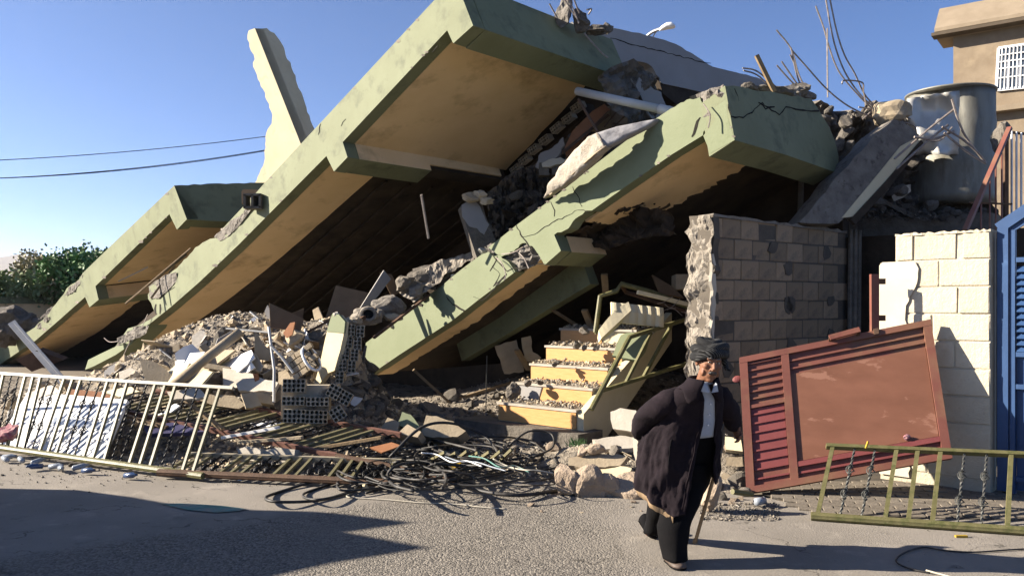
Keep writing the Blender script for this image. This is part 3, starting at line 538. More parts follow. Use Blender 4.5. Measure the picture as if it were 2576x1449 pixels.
# the tilted beam with a painted edge and rods
tT = thing('tilted_beam', P(2060, 560, 11.0), 'grey concrete beam tilted up beside the tank with ochre painted edge', 'beam')
bn = Vector((.25, -.96, .1)).normalized(); bO = P(2180, 440, 10.6)
MB().prism([hit(x, y, bO, bn) for x, y in jag([(2010, 560), (2060, 500), (2120, 430), (2210, 330), (2250, 300), (2290, 320), (2318, 345), (2250, 420), (2150, 520), (2110, 562)], 22, 3, closed=True)], -bn*.35).build('concrete', M['conc'], tT)
MB().prism([hit(x, y, bO+bn*.012, bn) for x, y in [(2118, 548), (2186, 466), (2266, 368), (2300, 350), (2316, 354), (2245, 440), (2148, 545)]], -bn*.02).build('ochre_edge', M['cream'], tT)
MB().prism([hit(x, y, bO+bn*.03, bn) for x, y in [(2140, 552), (2230, 455), (2318, 352), (2324, 362), (2240, 470), (2152, 565)]], -bn*.05).build('dark_shutter_board', M['form'], tT)
rods(tT, [[(2250, 400), (2330, 330), (2400, 275)], [(2255, 425), (2340, 350), (2385, 315)], [(2300, 345), (2350, 350), (2400, 330)], [(2370, 320), (2420, 350), (2460, 385), (2480, 410)], [(2375, 335), (2430, 380), (2480, 412)], [(2395, 250), (2410, 300), (2430, 345), (2475, 405)]], 10.4, .012)
lump(31, P(2245, 285, 11.2), .3, M['tan'], 'concrete_lump', .4, None, squash=(.85, .7, .8), label='pale cream concrete lump beside the crumpled tank', cat='concrete lump')
# ------------------------------------------------------------------ water tank on a ledge
tW = thing('water_tank', P(2385, 515, 12.2), 'round sheet-metal water tank with crumpled pale side', 'water tank')
c0 = P(2390, 515, 12.4); c1 = P(2390, 240, 12.4); rr_ = .60; n_ = 40; rg = []
for j in range(15):
    t = j/14; ring = []
    for i in range(n_):
        a = 2*math.pi*i/n_; x, y = math.cos(a), math.sin(a)
        dent = 0
        if t > .42:
            k = math.exp(-((a-math.pi*1.32)/.55)**2)*min(1, (t-.42)*3); dent = -.16*k*(1+.9*nz((a*3, t*4, 1)))
        rib = .012 if j % 5 == 0 else 0
        ring.append(Vector((c0.x+x*(rr_+dent+rib), c0.y+y*(rr_+dent+rib), c0.z+(c1.z-c0.z)*t+.04*dent)))
    rg.append(ring)
MB().rings(rg).build('shell', M['tank'], tW, smooth=True)
lid = [[c1+Vector((math.cos(2*math.pi*i/n_)*q, math.sin(2*math.pi*i/n_)*q, h)) for i in range(n_)] for q, h in ((.62, 0), (.62, .025), (.3, .05), (.02, .06))]
MB().rings(lid).build('lid', M['tank'], tW, smooth=True)
cr = []
for j in range(13):
    ring = []
    for i in range(15):
        x = 2282+i*9.4+6*nz((i*.5, j*.4, 9)); y = 262+j*10.6-(14 if j < 2 else 0)-i*1.4*(1-j/12)+4*nz((i*.6, j*.5, 3)); 
        d = 11.64+.20*nz((i*.22, j*.2, 2))+.05*nz((i*.5, j*.45, 4))+abs(i-8)*.02
        ring.append(P(x, y, d))
    cr.append(ring)
oc = MB().rings(cr, closed=False, caps=False).build('crumpled_sheet', M['tankl'], tW, smooth=True)
md = oc.modifiers.new('t', 'SOLIDIFY'); md.thickness = .006
# ledge and lintel behind the right-hand walls
tL = thing('concrete_ledge', P(2300, 580, 11.5), 'long dusty concrete ledge carrying the water tank', 'ledge')
a, b = P(2100, 580, 12.3), P(2560, 560, 11.4)
MB().box((a+b)/2+Vector((.1, .5, .0)), (b-a)/2, VF*.75, (0, 0, .13)).build('slab', M['concd'], tL)
MB().box((a+b)/2+Vector((.25, .9, .16)), (b-a)*.42, VF*.35, (0, 0, .07)).build('upstand', M['concd'], tL)
# doorway behind: blue-painted wall in the dark
wallp('blue_wall', vert((P(2120, 700, 12.6).x, 12.6), (P(2560, 700, 11.7).x, 11.7), 0, 2.75), .2, M['blue'], 'deep blue painted wall inside the dark doorway')
# tan plaster fragments hanging on the blue wall
MB().prism([P(x, y, 12.1) for x, y in jag([(2150, 640), (2190, 640), (2198, 655), (2180, 690), (2160, 690)], 8, 3, closed=True)], (0, .03, 0)).build('plaster_patch', M['form'], None, label='scrap of brown plaster on the dark doorway wall', cat='plaster')
# ------------------------------------------------------------------ block walls
def block_mesh(name, w, h, d, m, seed):
    rr = random.Random(seed); s = MB().box((0, 0, 0), (w/2, 0, 0), (0, d/2, 0), (0, 0, h/2)); me = mesh(name, s.v, s.f, m); fixn(me)
    bm = bmesh.new(); bm.from_mesh(me); bmesh.ops.bevel(bm, geom=bm.edges[:], offset=.008, segments=1, affect='EDGES')
    for v in bm.verts: v.co += Vector((rr.uniform(-.004, .004), rr.uniform(-.003, .003), rr.uniform(-.004, .004)))
    bm.to_mesh(me); bm.free(); return me
# shaded wall, its broken end lit by the sun
tD = thing('block_wall', P(1960, 1150, 9.9), 'shaded grey block wall with ragged sunlit end behind the walking man', 'wall')
wa, wb = P(1792, 545, 9.3), P(2128, 575, 11.0); wd = Vector((wb.x-wa.x, wb.y-wa.y, 0)); wl = wd.length; wd.normalize(); wnn = Vector((wd.y, -wd.x, 0))
O2 = Vector((wa.x, wa.y, 0))
zt = wa.z
MB().prism([O2-wnn*.005+wd*.01, O2-wnn*.005+wd*(wl), O2-wnn*.005+wd*wl+Vector((0, 0, zt-.05)), O2-wnn*.005+wd*.01+Vector((0, 0, zt-.03))], -wnn*.24).build('mortar_core', M['mortar'], tD)
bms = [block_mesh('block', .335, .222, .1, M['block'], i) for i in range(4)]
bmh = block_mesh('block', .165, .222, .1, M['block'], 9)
Mr = Matrix((wd.to_4d(), (-wnn).to_4d(), Vector((0, 0, 1, 0)))).transposed() if False else None
def basis(x, y, z, o):
    return Matrix(((x.x, y.x, z.x, o.x), (x.y, y.y, z.y, o.y), (x.z, y.z, z.z, o.z), (0, 0, 0, 1)))
ZU = Vector((0, 0, 1)); nrow = int(zt/.236)
for j in range(12):
    z = zt-.118-j*.236
    if z < .1: break
    x = .05+(.0 if j % 2 else -.17); first = True
    while x < wl-.1:
        me = bms[R.randrange(4)]; wdt = .345
        if x < 0: me = bmh; xx = .10; x = -.17+.0; nxt = x+.345
        else: xx = x+.17; nxt = x+.345
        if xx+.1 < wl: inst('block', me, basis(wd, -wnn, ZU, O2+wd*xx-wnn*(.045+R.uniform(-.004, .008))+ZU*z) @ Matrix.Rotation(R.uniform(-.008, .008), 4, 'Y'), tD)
        x = nxt
# smears of mortar over the joints
for i in range(16):
    cx_, cz_ = R.uniform(.2, wl-.2), R.uniform(.5, zt-.15); pts = []
    for k in range(9):
        a_ = 2*math.pi*k/9; q = R.uniform(.5, 1.0); pts.append(O2+wd*(cx_+.13*q*math.cos(a_))+ZU*(cz_+.12*q*math.sin(a_))+wnn*.014)
    MB().prism(pts, -wnn*.012).build('mortar_smear', M['mortar'], tD)
en = -wd
ep_ = [O2+wnn*.015, O2-wnn*.31]
ro = []
lx = jag([(0, 0), (0, zt+.02)], .09, .035); rx = jag([(.33, 0), (.33, zt+.03)], .09, .045)
poly = [O2-wnn*(x-.012)+ZU*z-wd*.02 for x, z in lx]+[O2-wnn*x+ZU*z-wd*.02 for x, z in rx[::-1]]
roughface(poly, en, .055, cells=9, name='broken_end', parent=tD, m=M['lump'], label='ragged sunlit end of broken blocks')
MB().prism([O2-wnn*(x-.012)+ZU*z-wd*.005 for x, z in lx]+[O2-wnn*x+ZU*z-wd*.005 for x, z in rx[::-1]], wd*.1).build('end_core', M['mortar'], tD)
pw = [O2+wnn*.022+ZU*z+wd*x-wd*.03 for x, z in jag([(0, .9), (.0, 2.35)], .1, .02)]+[O2+wnn*.022+ZU*z+wd*x-wd*.03 for x, z in jag([(.03, 2.35), (.07, 2.2), (.05, 1.7), (.03, 1.2), (.05, .9)], .08, .02)]
MB().prism(pw, -wnn*.03-wd*.015).build('white_plaster_edge', M['plasterw'], tD)
ct = [O2+wd*(wl*i/24)+ZU*(zt+.0) for i in range(25)]
MB().rings([[p+wnn*(.02+R.uniform(-.01, .01))-ZU*.05*i/24, p-wnn*.27-ZU*.05*i/24, p-wnn*.27+ZU*(.03+R.uniform(-.015, .02)-.05*i/24), p+wnn*.02+ZU*(.03+R.uniform(-.015, .02)-.05*i/24)] for i, p in enumerate(ct)]).build('mortar_cap', M['lump'], tD)
# pipes at its far end
tP = thing('wall_pipes', P(2140, 1000, 11.0), 'dark upright pipes at the far end of the shaded block wall', 'pipes')
for x in (2138, 2150, 2160): MB().tube([P(x+2, 1080, 10.9), P(x, 820, 10.9), P(x+2, 580, 10.95)], .03, 7).build('pipe', M['concd'], tP)
# sunlit wall beside the blue gate
tE = thing('pale_block_wall', P(2380, 1215, 8.0), 'sunlit cream block wall beside the blue gate', 'wall')
sa = P(2252, 590, 8.35); su = UF; sn = -VF
O3 = Vector((sa.x, sa.y, 0)); top = sa.z-.01
L3 = (P(2492, 590, 7.75)-sa); L3 = Vector((L3.x, L3.y, 0)); su = L3.normalized(); sn = Vector((su.y, -su.x, 0)); L3 = L3.length
MB().prism([O3-su*.0-sn*.012, O3+su*(L3-.005)-sn*.012, O3+su*(L3-.005)-sn*.012+ZU*(top-.01), O3-sn*.012+ZU*(top-.01)], -sn*.2).build('mortar_core', M['blockl'], tE)
MB().prism([O3-su*.15-sn*.014, O3-sn*.014, O3-sn*.014+ZU*(top-.27), O3-su*.15-sn*.014+ZU*(top-.275)], -sn*.2).build('mortar_core', M['blockl'], tE)
ch = .262
for j in range(10):
    z = top-ch*(j+.5)
    if z < .1: break
    xs = [(.0, .30), (.30, L3-.0)] if j % 2 == 0 else [(-.13, .33), (.33, L3-.0)]
    if j == 0: xs = [(.0, .175), (.175, .57), (.62, L3)]
    if j == 1: xs = [(-.13, .41), (.41, L3)]
    if j == 2: xs = [(-.13, .58), (.58, L3)]
    if j == 3: xs = [(-.13, .35), (.35, L3)]
    if j == 4: xs = [(-.1, .55), (.55, L3)]
    for x0, x1 in xs:
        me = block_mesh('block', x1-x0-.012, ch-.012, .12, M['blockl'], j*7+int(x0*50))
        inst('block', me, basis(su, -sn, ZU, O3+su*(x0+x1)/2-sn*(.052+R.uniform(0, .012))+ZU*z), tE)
pl = [(-.15, top-.30), (-.12, top-.268), (.16, top-.272)]+jag([(.2, top-.275), (.225, top-.34), (.2, top-.52), (.14, top-.62), (.10, top-.8), (.12, top-1.05), (.14, .06)], .045, .012)+[(-.15, .06)]
MB().prism([O3+su*x+ZU*z+sn*.019 for x, z in pl], -sn*.012).build('smooth_plaster', M['plasterw'], tE)
rg3 = [[O3+su*(L3*i/30)+sn*(.012+R.uniform(-.012, .01))+ZU*(top-.012), O3+su*(L3*i/30)-sn*.21+ZU*(top-.012), O3+su*(L3*i/30)-sn*.21+ZU*(top+R.uniform(.0, .02)), O3+su*(L3*i/30)+sn*.005+ZU*(top+R.uniform(.0, .02))] for i in range(31)]
MB().rings(rg3).build('mortar_cap', M['blockl'], tE)
# red hinge post with bolts, in front of the smooth plaster
tH = thing('hinge_post', P(2200, 842, 8.3), 'short red steel hinge post beside the smooth white plaster', 'post')
MB().bar(P(2200, 870, 8.22), P(2199, 690, 8.22), .075, .05, up=(0, 1, 0)).build('post', M['red'], tH)
for y in (708, 800): MB().box(P(2217, y, 8.24), (.035, 0, 0), (0, .02, 0), (0, 0, .028)).build('bolt', M['rust'], tH)
MB().bar(P(2188, 855, 9.2), P(2205, 705, 9.2), .05, .03).build('leaning_iron_strip', M['red'], None, label='thin red strip leaning in the dark doorway', cat='strip')
# ------------------------------------------------------------------ blue gate at the right edge
tB2 = thing('blue_gate', P(2560, 1190, 7.9), 'blue metal gate with louvred panel at the right edge', 'gate')
bo = O3+su*(L3+.02)-sn*.13
def bp(x, z, o=0.0): return bo+su*x+ZU*z+sn*o
gh = top+.02
MB().box(bp(.06, gh/2+.02), su*.045, sn*.05, ZU*(gh/2-.02)).build('frame_post', M['blue'], tB2)
MB().box(bp(.135, gh/2), su*.022, sn*.03, ZU*(gh/2-.02)).build('frame_post', M['blue'], tB2)
MB().bar(bp(.02, gh, .0), bp(.62, gh+.42, .0), .10, .09, up=sn).build('sloping_head', M['blue'], tB2)
MB().bar(bp(.10, gh-.03, .0), bp(.62, gh+.30, .0), .05, .03, up=sn).build('sloping_head', M['blue'], tB2)
MB().box(bp(.7, 1.05, -.03), su*.54, sn*.008, ZU*1.0).build('sheet', M['blue'], tB2)
for z in (gh-.30, gh-1.18, gh-1.48, .16): MB().box(bp(.62, z, .0), su*.46, sn*.025, ZU*.022).build('crossbar', M['blue'], tB2)
for i in range(13):
    z = gh-.36-i*.062
    MB().prism([bp(.17, z, -.018), bp(.17, z-.05, .03), bp(.17, z-.056, .026), bp(.17, z-.008, -.022)], su*.9).build('louvre', M['blue'], tB2)
for x in (.28, .5, .72):
    MB().tube([bp(x, gh-1.5, .02), bp(x, gh-1.6, .02), bp(x, gh-2.1, .02)], .016, 8).build('bar', M['blue'], tB2)
    for z in (1.62, 1.66, 1.98, 2.02): MB().tube([bp(x, gh-z+.008, .02), bp(x, gh-z-.008, .02)], .022, 8).build('bar_ring', M['blue'], tB2)
# red rail and the slatted screen above
tF = thing('red_handrail', P(2430, 575, 9.6), 'rusty red sloping handrail with thin uprights above the cream wall', 'handrail')
MB().bar(P(2428, 580, 9.4), P(2540, 322, 10.0), .055, .04).build('rail', M['red'], tF)
for x0, y0, y1 in ((2468, 480, 600), (2490, 440, 600), (2505, 420, 600), (2520, 390, 600)): MB().tube([P(x0, y0, 9.9), P(x0, y1, 9.9)], .011, 5).build('upright', M['red'], tF)
MB().bar(P(2440, 510, 9.9), P(2545, 514, 9.9), .03, .02).build('crossbar', M['rust'], tF)
tV = thing('slatted_screen', P(2560, 520, 10.4), 'white slatted metal screen at the right edge', 'screen')
MB().bar(P(2530, 345, 10.6), P(2530, 560, 10.6), .05, .05).build('post', M['rust'], tV)
for i in range(6): MB().bar(P(2545+i*12, 330+i*2, 10.6), P(2545+i*12, 560, 10.6), .032, .012, up=(1, 0, 0)).build('slat', M['white'], tV)
MB().bar(P(2530, 332, 10.62), P(2620, 342, 10.62), .03, .03).build('top_bar', M['rust'], tV)
lump(41, P(2520, 350, 11.0), .22, M['concd'], 'concrete_lump', .5, None, squash=(.6, .6, 1.1), label='jagged grey lump behind the red handrail', cat='concrete lump')
# ------------------------------------------------------------------ brown house, top right
tN = thing('brown_house', P(2500, 600, 24), 'brown rendered house with sloping parapet and barred window', 'house')
ha = P(2398, 95, 24.0); hu = Vector((.80, -.60, 0)); hv_ = Vector((.60, .80, 0))
hO = Vector((ha.x, ha.y, 0)); hz = ha.z
MB().prism([hO, hO+hu*7, hO+hu*7+ZU*hz, hO+ZU*hz], hv_*6).build('wall', M['render'], tN)
def hp(u, v, z): return hO+hu*u+hv_*v+ZU*z
MB().prism([hp(-.42, -.45, hz+.12), hp(-.42, -.45, hz+.22), hp(-.42, .35, hz+1.02), hp(-.42, 1.0, hz+1.02), hp(-.42, 1.0, hz), hp(-.42, .0, hz)], hu*7.8).build('roof_parapet', M['eave'], tN)
MB().box(hp(3.4, -.24, hz+.06), hu*3.9, hv_*.22, ZU*.045).build('eave_shadow_band', M['eaved'], tN)  # dark strip painting the shadow beneath the overhang
wz0, wz1 = ha.z-(232-95)/F*24+.0, ha.z-(118-95)/F*24
def hpx(x, y, o=0.0): return hit(x, y, hO-hv_*o, hv_)
c_ = [hpx(2506, 228, .02), hpx(2640, 214, .02), hpx(2640, 104, .02), hpx(2512, 122, .02)]
win = MB().prism(c_, -hv_*.01).build('window', M['glass'], tN)
cc = [hpx(2506, 228, .05), hpx(2640, 214, .05), hpx(2640, 104, .05), hpx(2512, 122, .05)]
for i in range(4): MB().bar(cc[i], cc[(i+1) % 4], .07, .06, up=hv_).build('window_frame', M['white'], win)
for t in (.28, .5, .66, .82): MB().bar(cc[0].lerp(cc[3], t)-hv_*.03, cc[1].lerp(cc[2], t)-hv_*.03, .03, .03, up=hv_).build('bar', M['white'], win)
for i in range(1, 13): MB().bar(cc[0].lerp(cc[1], i/13)-hv_*.04, cc[3].lerp(cc[2], i/13)-hv_*.04, .028, .028, up=hv_).build('bar', M['white'], win)
for x in (2535, 2560): MB().bar(hpx(x, 222, .04), hpx(x+2, 150, .04), .09, .05, up=hv_).build('casement', M['white'], win)
MB().prism([hp(-.02, -.3, hz-2.35), hp(-.02, -.3, hz-2.2), hp(-.02, 0, hz-2.2), hp(-.02, 0, hz-2.35)], hu*6.8).build('sill_band', M['eave'], tN)
# ------------------------------------------------------------------ street lamp, wires, far wall, shrubs
tZ = thing('street_lamp', P(1640, 600, 26), 'white street lamp head on a curved arm above the parapet', 'street lamp')
MB().tube([P(1612, 700, 26), P(1612, 120, 26), P(1616, 104, 26)]+crom([P(1620, 98, 26), P(1640, 82, 25.8), P(1662, 73, 25.6)], 5), .05, 8).build('pole', M['galv'], tZ)
MB().tube(crom([P(1640, 100, 25.9), P(1648, 84, 25.8), P(1656, 76, 25.7)], 4), .02, 6).build('brace', M['galv'], tZ)
hd = []
for i, (x, y, a_, b_) in enumerate(((1658, 76, .03, .03), (1664, 72, .09, .07), (1676, 67, .12, .1), (1688, 65, .12, .1), (1696, 67, .08, .06), (1699, 68, .02, .02))):
    c = P(x, y, 25.6-i*.05); hd.append([c+Vector((.2*b_*math.cos(t), a_*1.3*math.cos(t), b_*math.sin(t))) for t in [2*math.pi*k/12 for k in range(12)]])
MB().rings(hd).build('lamp_head', M['white'], tZ, smooth=True)
for nm, a, b, s, lb in (('power_line', (-40, 405), (668, 344), 8, 'upper thin power line crossing the sky at left'), ('power_line', (-40, 450), (668, 378), 12, 'lower doubled power line crossing the sky at left')):
    for kx in range(1 if s == 8 else 2):
        pts = []
        for i in range(25):
            t = i/24; q = P(a[0]+(b[0]-a[0])*t, a[1]+(b[1]-a[1])*t+s*4*t*(1-t)+kx*2.5*math.sin(t*2.2), 30+6*t); pts.append(q)
        MB().tube(pts+[P(760, 338 if s == 8 else 368, 37)], .016, 5).build(nm, M['cable'], None, label=lb if not kx else 'power line running just beneath the lower one at left', cat='power line', group='power lines')
tQ = thing('garden_wall', P(60, 800, 24), 'low ochre garden wall with dark green coping at far left', 'garden wall')
g0, g1 = P(-260, 745, 23.5), P(330, 733, 30)
gd = Vector((g1.x-g0.x, g1.y-g0.y, 0)).normalized(); gn = Vector((gd.y, -gd.x, 0))
Lq = (Vector((g1.x, g1.y, 0))-Vector((g0.x, g0.y, 0))).length
gO = Vector((g0.x, g0.y, 0)); zc = g0.z
MB().prism([gO, gO+gd*Lq, gO+gd*Lq+ZU*(zc-.22), gO+ZU*(zc-.22)], -gn*.3).build('wall', M['soffit'], tQ)
MB().prism([gO+gn*.04+ZU*(zc-.22), gO+gn*.04+gd*Lq+ZU*(zc-.22), gO+gn*.04+gd*Lq+ZU*zc, gO+gn*.04+ZU*zc], -gn*.38).build('coping', M['green'], tQ)
for i, (x, y, s) in enumerate(((20, 790, .5), (60, 800, .45), (5, 812, .5), (110, 800, .3), (130, 775, .28), (85, 816, .3))):
    lump(50+i, P(x, y+18, 22.5), s, M['concd'], 'rubble_lump', .5, None, squash=(1.2, .8, .9), label=['big dark rubble lump by the garden wall at the left edge', 'second dark rubble lump by the garden wall', 'dark rubble lump cut by the left edge', 'small lump in front of the ochre garden wall', 'lump touching the far green slab', 'low flat lump at the foot of the garden wall'][i], cat='rubble lump', group='rubble by the garden wall')
def shrub(name, label, c, rx, rz, n, m, seed, dead=0):
    rr = random.Random(seed); t = thing(name, Vector((c.x, c.y, 0)), label, 'shrub', 'shrubs behind the garden wall')
    st = MB()
    tips = []
    for i in range(9):
        a = rr.uniform(0, 6.28); q = rr.uniform(.3, .9); tip = Vector((c.x+rx*q*math.cos(a), c.y+rx*.6*q*math.sin(a), c.z+rz*rr.uniform(.2, .95)))
        base = Vector((c.x+.2*math.cos(a), c.y+.2*math.sin(a), 0)); st.tube([base, base.lerp(tip, .5)+Vector((0, 0, .2)), tip], [.05, .03, .01], 5); tips.append(tip)
    st.build('stems', M['bark'], t)
    cl = [(Vector((c.x+rx*rr.uniform(-1, 1), c.y+rx*.6*rr.uniform(-1, 1), c.z+rz*rr.uniform(-.9, .8))), rr.uniform(.25, .55)) for _ in range(26)]
    vs = []; fs = []
    for i in range(n):
        if rr.random() < .12: p = rr.choice(tips)+Vector((rr.gauss(0, .12), rr.gauss(0, .12), rr.gauss(.1, .2)))
        else:
            q, rd = rr.choice(cl); d = Vector((rr.gauss(0, 1), rr.gauss(0, 1), rr.gauss(0, 1))).normalized()*rd*rr.uniform(.6, 1.1); p = q+d
        if p.z < .1: continue
        d = Vector((rr.gauss(0, 1), rr.gauss(0, 1), rr.gauss(.5, .8))).normalized(); s = rr.uniform(.10, .19); x = d.cross(Vector((rr.gauss(0, 1), rr.gauss(0, 1), rr.gauss(0, 1)))).normalized()*s*.32
        k = len(vs); vs += [p, p+d*s*.5+x, p+d*s, p+d*s*.5-x]; fs.append((k, k+1, k+2, k+3))
    obj('foliage', vs, fs, M[m], t)
shrub('shrub', 'low dark green shrub cut by the left edge', P(20, 735, 27), 1.5, .42, 5200, 'leaf', 1)
shrub('shrub', 'dry brownish shrub between two greener ones', P(128, 702, 28), 1.05, .62, 5200, 'leaf3', 2)
shrub('shrub', 'bright green shrub nearest the green slab', P(190, 702, 27.5), .85, .66, 5000, 'leaf2', 3)
shrub('shrub', 'shrub half hidden behind the far green slab', P(262, 690, 29), 1.1, .7, 3500, 'leaf', 4)
# ------------------------------------------------------------------ neighbouring house to the left, out of the frame; its roof throws the shadow on the road
tI = thing('neighbour_house', (-11, 5, 0), 'neighbouring house left of the frame with stepped roof', 'house')
xp = -7.6; te = math.tan(rad(SUN_EL)); sh = math.tan(rad(SUN_AZ))
prof = []
for x, y in ((700, 1449), (849, 1415), (1090, 1377), (880, 1338), (1050, 1314), (870, 1292), (800, 1286), (640, 1282), (560, 1272), (430, 1266), (340, 1250), (200, 1232), (0, 1228)):
    g = G(x, y); prof.append((g.y+(g.x-xp)*sh, (g.x-xp)*te/math.cos(rad(SUN_AZ))))
prof = [(1.5, prof[0][1]-.55), (3.2, prof[0][1]-.3), (prof[0][0], prof[0][1])]+prof[1:]+[(prof[-1][0]+.25, prof[-1][1]-.3)]
MB().prism([Vector((xp-.02, y, z)) for y, z in [(1.5, 0)]+prof+[(prof[-1][0], 0)]], (-.3, 0, 0)).build('gable_wall', M['render'], tI)
MB().box((xp-3.3, 4.6, .9), (2.9, 0, 0), (0, 2.9, 0), (0, 0, .9)).build('house_body', M['render'], tI)
# ------------------------------------------------------------------ stairs
sO = P(1256, 1057, 10.9); sU = Vector((.752, -.659, 0)).normalized(); sV = Vector((.659, .752, 0)).normalized(); RW, TR, RH = 1.27, .335, .235
tSt = thing('staircase', sO, 'short flight of stairs with orange risers strewn with debris', 'stairs')
zb = sO.z
def sp(u, v, z): return Vector((sO.x, sO.y, 0))+sU*u+sV*v+ZU*z
for i in range(5):
    z0, z1, v0 = zb+i*RH, zb+(i+1)*RH, i*TR
    MB().prism([sp(0, v0, z0-.25), sp(RW, v0, z0-.25), sp(RW, v0, z1-.02), sp(0, v0, z1-.02)], sV*(TR*1.4)).build('step', M['cream'], tSt)
    if i == 1: rp_ = [sp(.42, v0, z0+.012), sp(RW, v0, z0+.012), sp(RW, v0, z1-.02), sp(.50, v0, z1-.02)]
    elif i == 4: rp_ = [sp(0, v0, z0+.012), sp(.72, v0, z0+.012), sp(.70, v0, z1-.02), sp(0, v0, z1-.02)]
    else: rp_ = [sp(0, v0, z0+.012), sp(RW, v0, z0+.012), sp(RW, v0, z1-.02), sp(0, v0, z1-.02)]
    MB().prism([p-sV*.005 for p in rp_], -sV*.015).build('riser', M['riser'], tSt, label='orange riser with its left part torn away' if i == 1 else None)
    MB().prism([sp(-.02, v0-.035, z1-.018), sp(RW+.02, v0-.035, z1-.018), sp(RW+.02, v0-.035, z1+.012), sp(-.02, v0-.035, z1+.012)], sV*(TR-.0+.03)).build('tread', M['tread'], tSt)
MB().prism([sp(.0, TR*1-.006, zb+RH+.02), sp(.40, TR-.006, zb+RH+.02), sp(.46, TR-.006, zb+2*RH-.03), sp(.0, TR-.006, zb+2*RH-.03)], -sV*.012).build('bare_riser', M['greywall'], tSt, label='bare grey backing where the orange facing is torn off')
# stepped side wall
MB().prism([sp(RW+.005, 0, zb-.25), sp(RW+.005, TR*1.0, zb-.25), sp(RW+.005, TR*6.2, zb+RH*4.3), sp(RW+.005, TR*6.2, zb+RH*6.0), sp(RW+.005, 0, zb+RH-.03)], sU*.10).build('side_wall', M['cream'], tSt)
# landing with a kerb in front
MB().prism([sp(-.55, -.28, -.02), sp(1.5, -.28, -.02), sp(1.5, -.28, zb+.0), sp(-.55, -.28, zb+.0)], sV*.5).build('concrete_plinth', M['concd'], None, label='low concrete plinth at the foot of the stairs', cat='plinth')
# stair railing, wrenched askew
tSr = thing('stair_railing', P(1487, 1029, 9.9), 'olive stair railing wrenched askew on the orange steps', 'railing')
def D2(x): return 9.75+(x-1485)/250*1.2
def S(x, y): return P(x, y, D2(x))
MB().tube([S(1487, 1030), S(1585, 846)], .032, 8).build('post', M['railm'], tSr)
MB().bar(S(1583, 848), S(1742, 798), .055, .045).build('top_rail', M['railm'], tSr)
MB().bar(S(1515, 982), S(1730, 914), .05, .04).build('bottom_rail', M['railm'], tSr)
for a, b in (((1573, 965), (1638, 836)), ((1617, 951), (1688, 820))): MB().bar(S(*a), S(*b), .036, .036).build('baluster', M['railm'], tSr)
# ------------------------------------------------------------------ railings: square bars in threes, twisted bars in pairs
def twisted(par, a, b, m, r=.009, baskets=(.33, .67), br=.028):
    a, b = Vector(a), Vector(b); d = (b-a); L = d.length; d.normalize()
    x = d.cross(Vector((.3, 1, .2))).normalized(); y = d.cross(x); rg = []
    n = 30
    for i in range(n+1):
        t = i/n; c = a+d*L*t; rg.append([c+(x*math.cos(k*math.pi/2+t*22)+y*math.sin(k*math.pi/2+t*22))*r*1.25 for k in range(4)])
    o = MB().rings(rg).build('twisted_baluster', m, par)
    for t in baskets:
        s = MB(); h = .05
        for w_ in range(4):
            pts = []
            for i in range(9):
                q = i/8; an = w_*math.pi/2+q*2.6; rr = br*math.sin(math.pi*q)+.006; pts.append(a+d*(L*t+(q-.5)*2*h)+(x*math.cos(an)+y*math.sin(an))*rr)
            s.tube(pts, .0055, 4)
        for e in (-1, 1): s.tube([a+d*(L*t+e*h-.008), a+d*(L*t+e*h+.008)], .015, 6)
        s.build('basket', m, o)
def railing(name, label, bl, br, tl, tr, pat, ms, ends=(0, 1), rw=.05, bot='tube', group=None, sq=.03, off=0.0):
    t = thing(name, bl.lerp(br, .5)*1.0, label, 'railing', group)
    nrm = (br-bl).cross(tl-bl).normalized()
    MB().bar(tl, tr, rw*.7, rw, up=nrm).build('top_rail', ms[0], t)
    if bot == 'tube':
        d = (br-bl).normalized(); s = MB(); x = nrm; y = d.cross(x)
        rg = [[c+(x*math.cos(a)+y*math.sin(a))*(.036 if k % 2 else .032) for k, a in enumerate([2*math.pi*q/16 for q in range(16)])] for c in (bl, br)]
        s.rings(rg).build('bottom_rail', ms[1], t)
    else: MB().bar(bl, br, rw*.7, rw, up=nrm).build('bottom_rail', ms[1], t)
    for fb, kind in pat:
        a, b = bl.lerp(br, fb[0]), tl.lerp(tr, fb[1])
        if kind == 'b': MB().bar(a, b, sq, sq, up=nrm).build('baluster', ms[2], t)
        else: twisted(t, a, b, ms[3])
    return t
# left railing leaning back on the debris (photo: bars at these places along the rails)
zf = (850, .3106)
def zx(v): return v*.3106/1.0105
Tb = [30, 210, 275, 335, 530, 600, 665, 885, 960, 1045, 1275, 1355, 1440, 1715, 1805]; Tt = [95, 155, 405, 470, 745, 825, 1120, 1205, 1535, 1620]
Bb = [-100, 55, 125, 190, 320, 390, 455, 680, 755, 850, 1055, 1140, 1225, 1490, 1575]
Bt = [-40, 10, 195, 255, 530, 600, 905, 975, 1310, 1400]
tl0, tr0 = P(-150, 931, 10.75), P(588, 977, 8.95); bl0, br0 = P(-150, 1105, 10.1), P(511, 1197, 8.3)
def frac(a, b, px):
    lo, hi = 0.0, 1.0
    for _ in range(30):
        m_ = (lo+hi)/2; q = a.lerp(b, m_)
        if CX+F*q.x/q.y < px: lo = m_
        else: hi = m_
    return lo
pat = [((frac(bl0, br0, zx(b)), frac(tl0, tr0, zx(t))), 'b') for t, b in zip(Tb, Bb)]+[((frac(bl0, br0, zx(b)), frac(tl0, tr0, zx(t))), 't') for t, b in zip(Tt, Bt)]
pat += [((.03, .05), 'b'), ((.06, .085), 'b')]
railing('fallen_railing', 'cream and black metal railing leaning upright along the left road edge', bl0, br0, tl0, tr0, pat, (M['rail'], M['railm'], M['railg'], M['iron']), group='fallen railings')
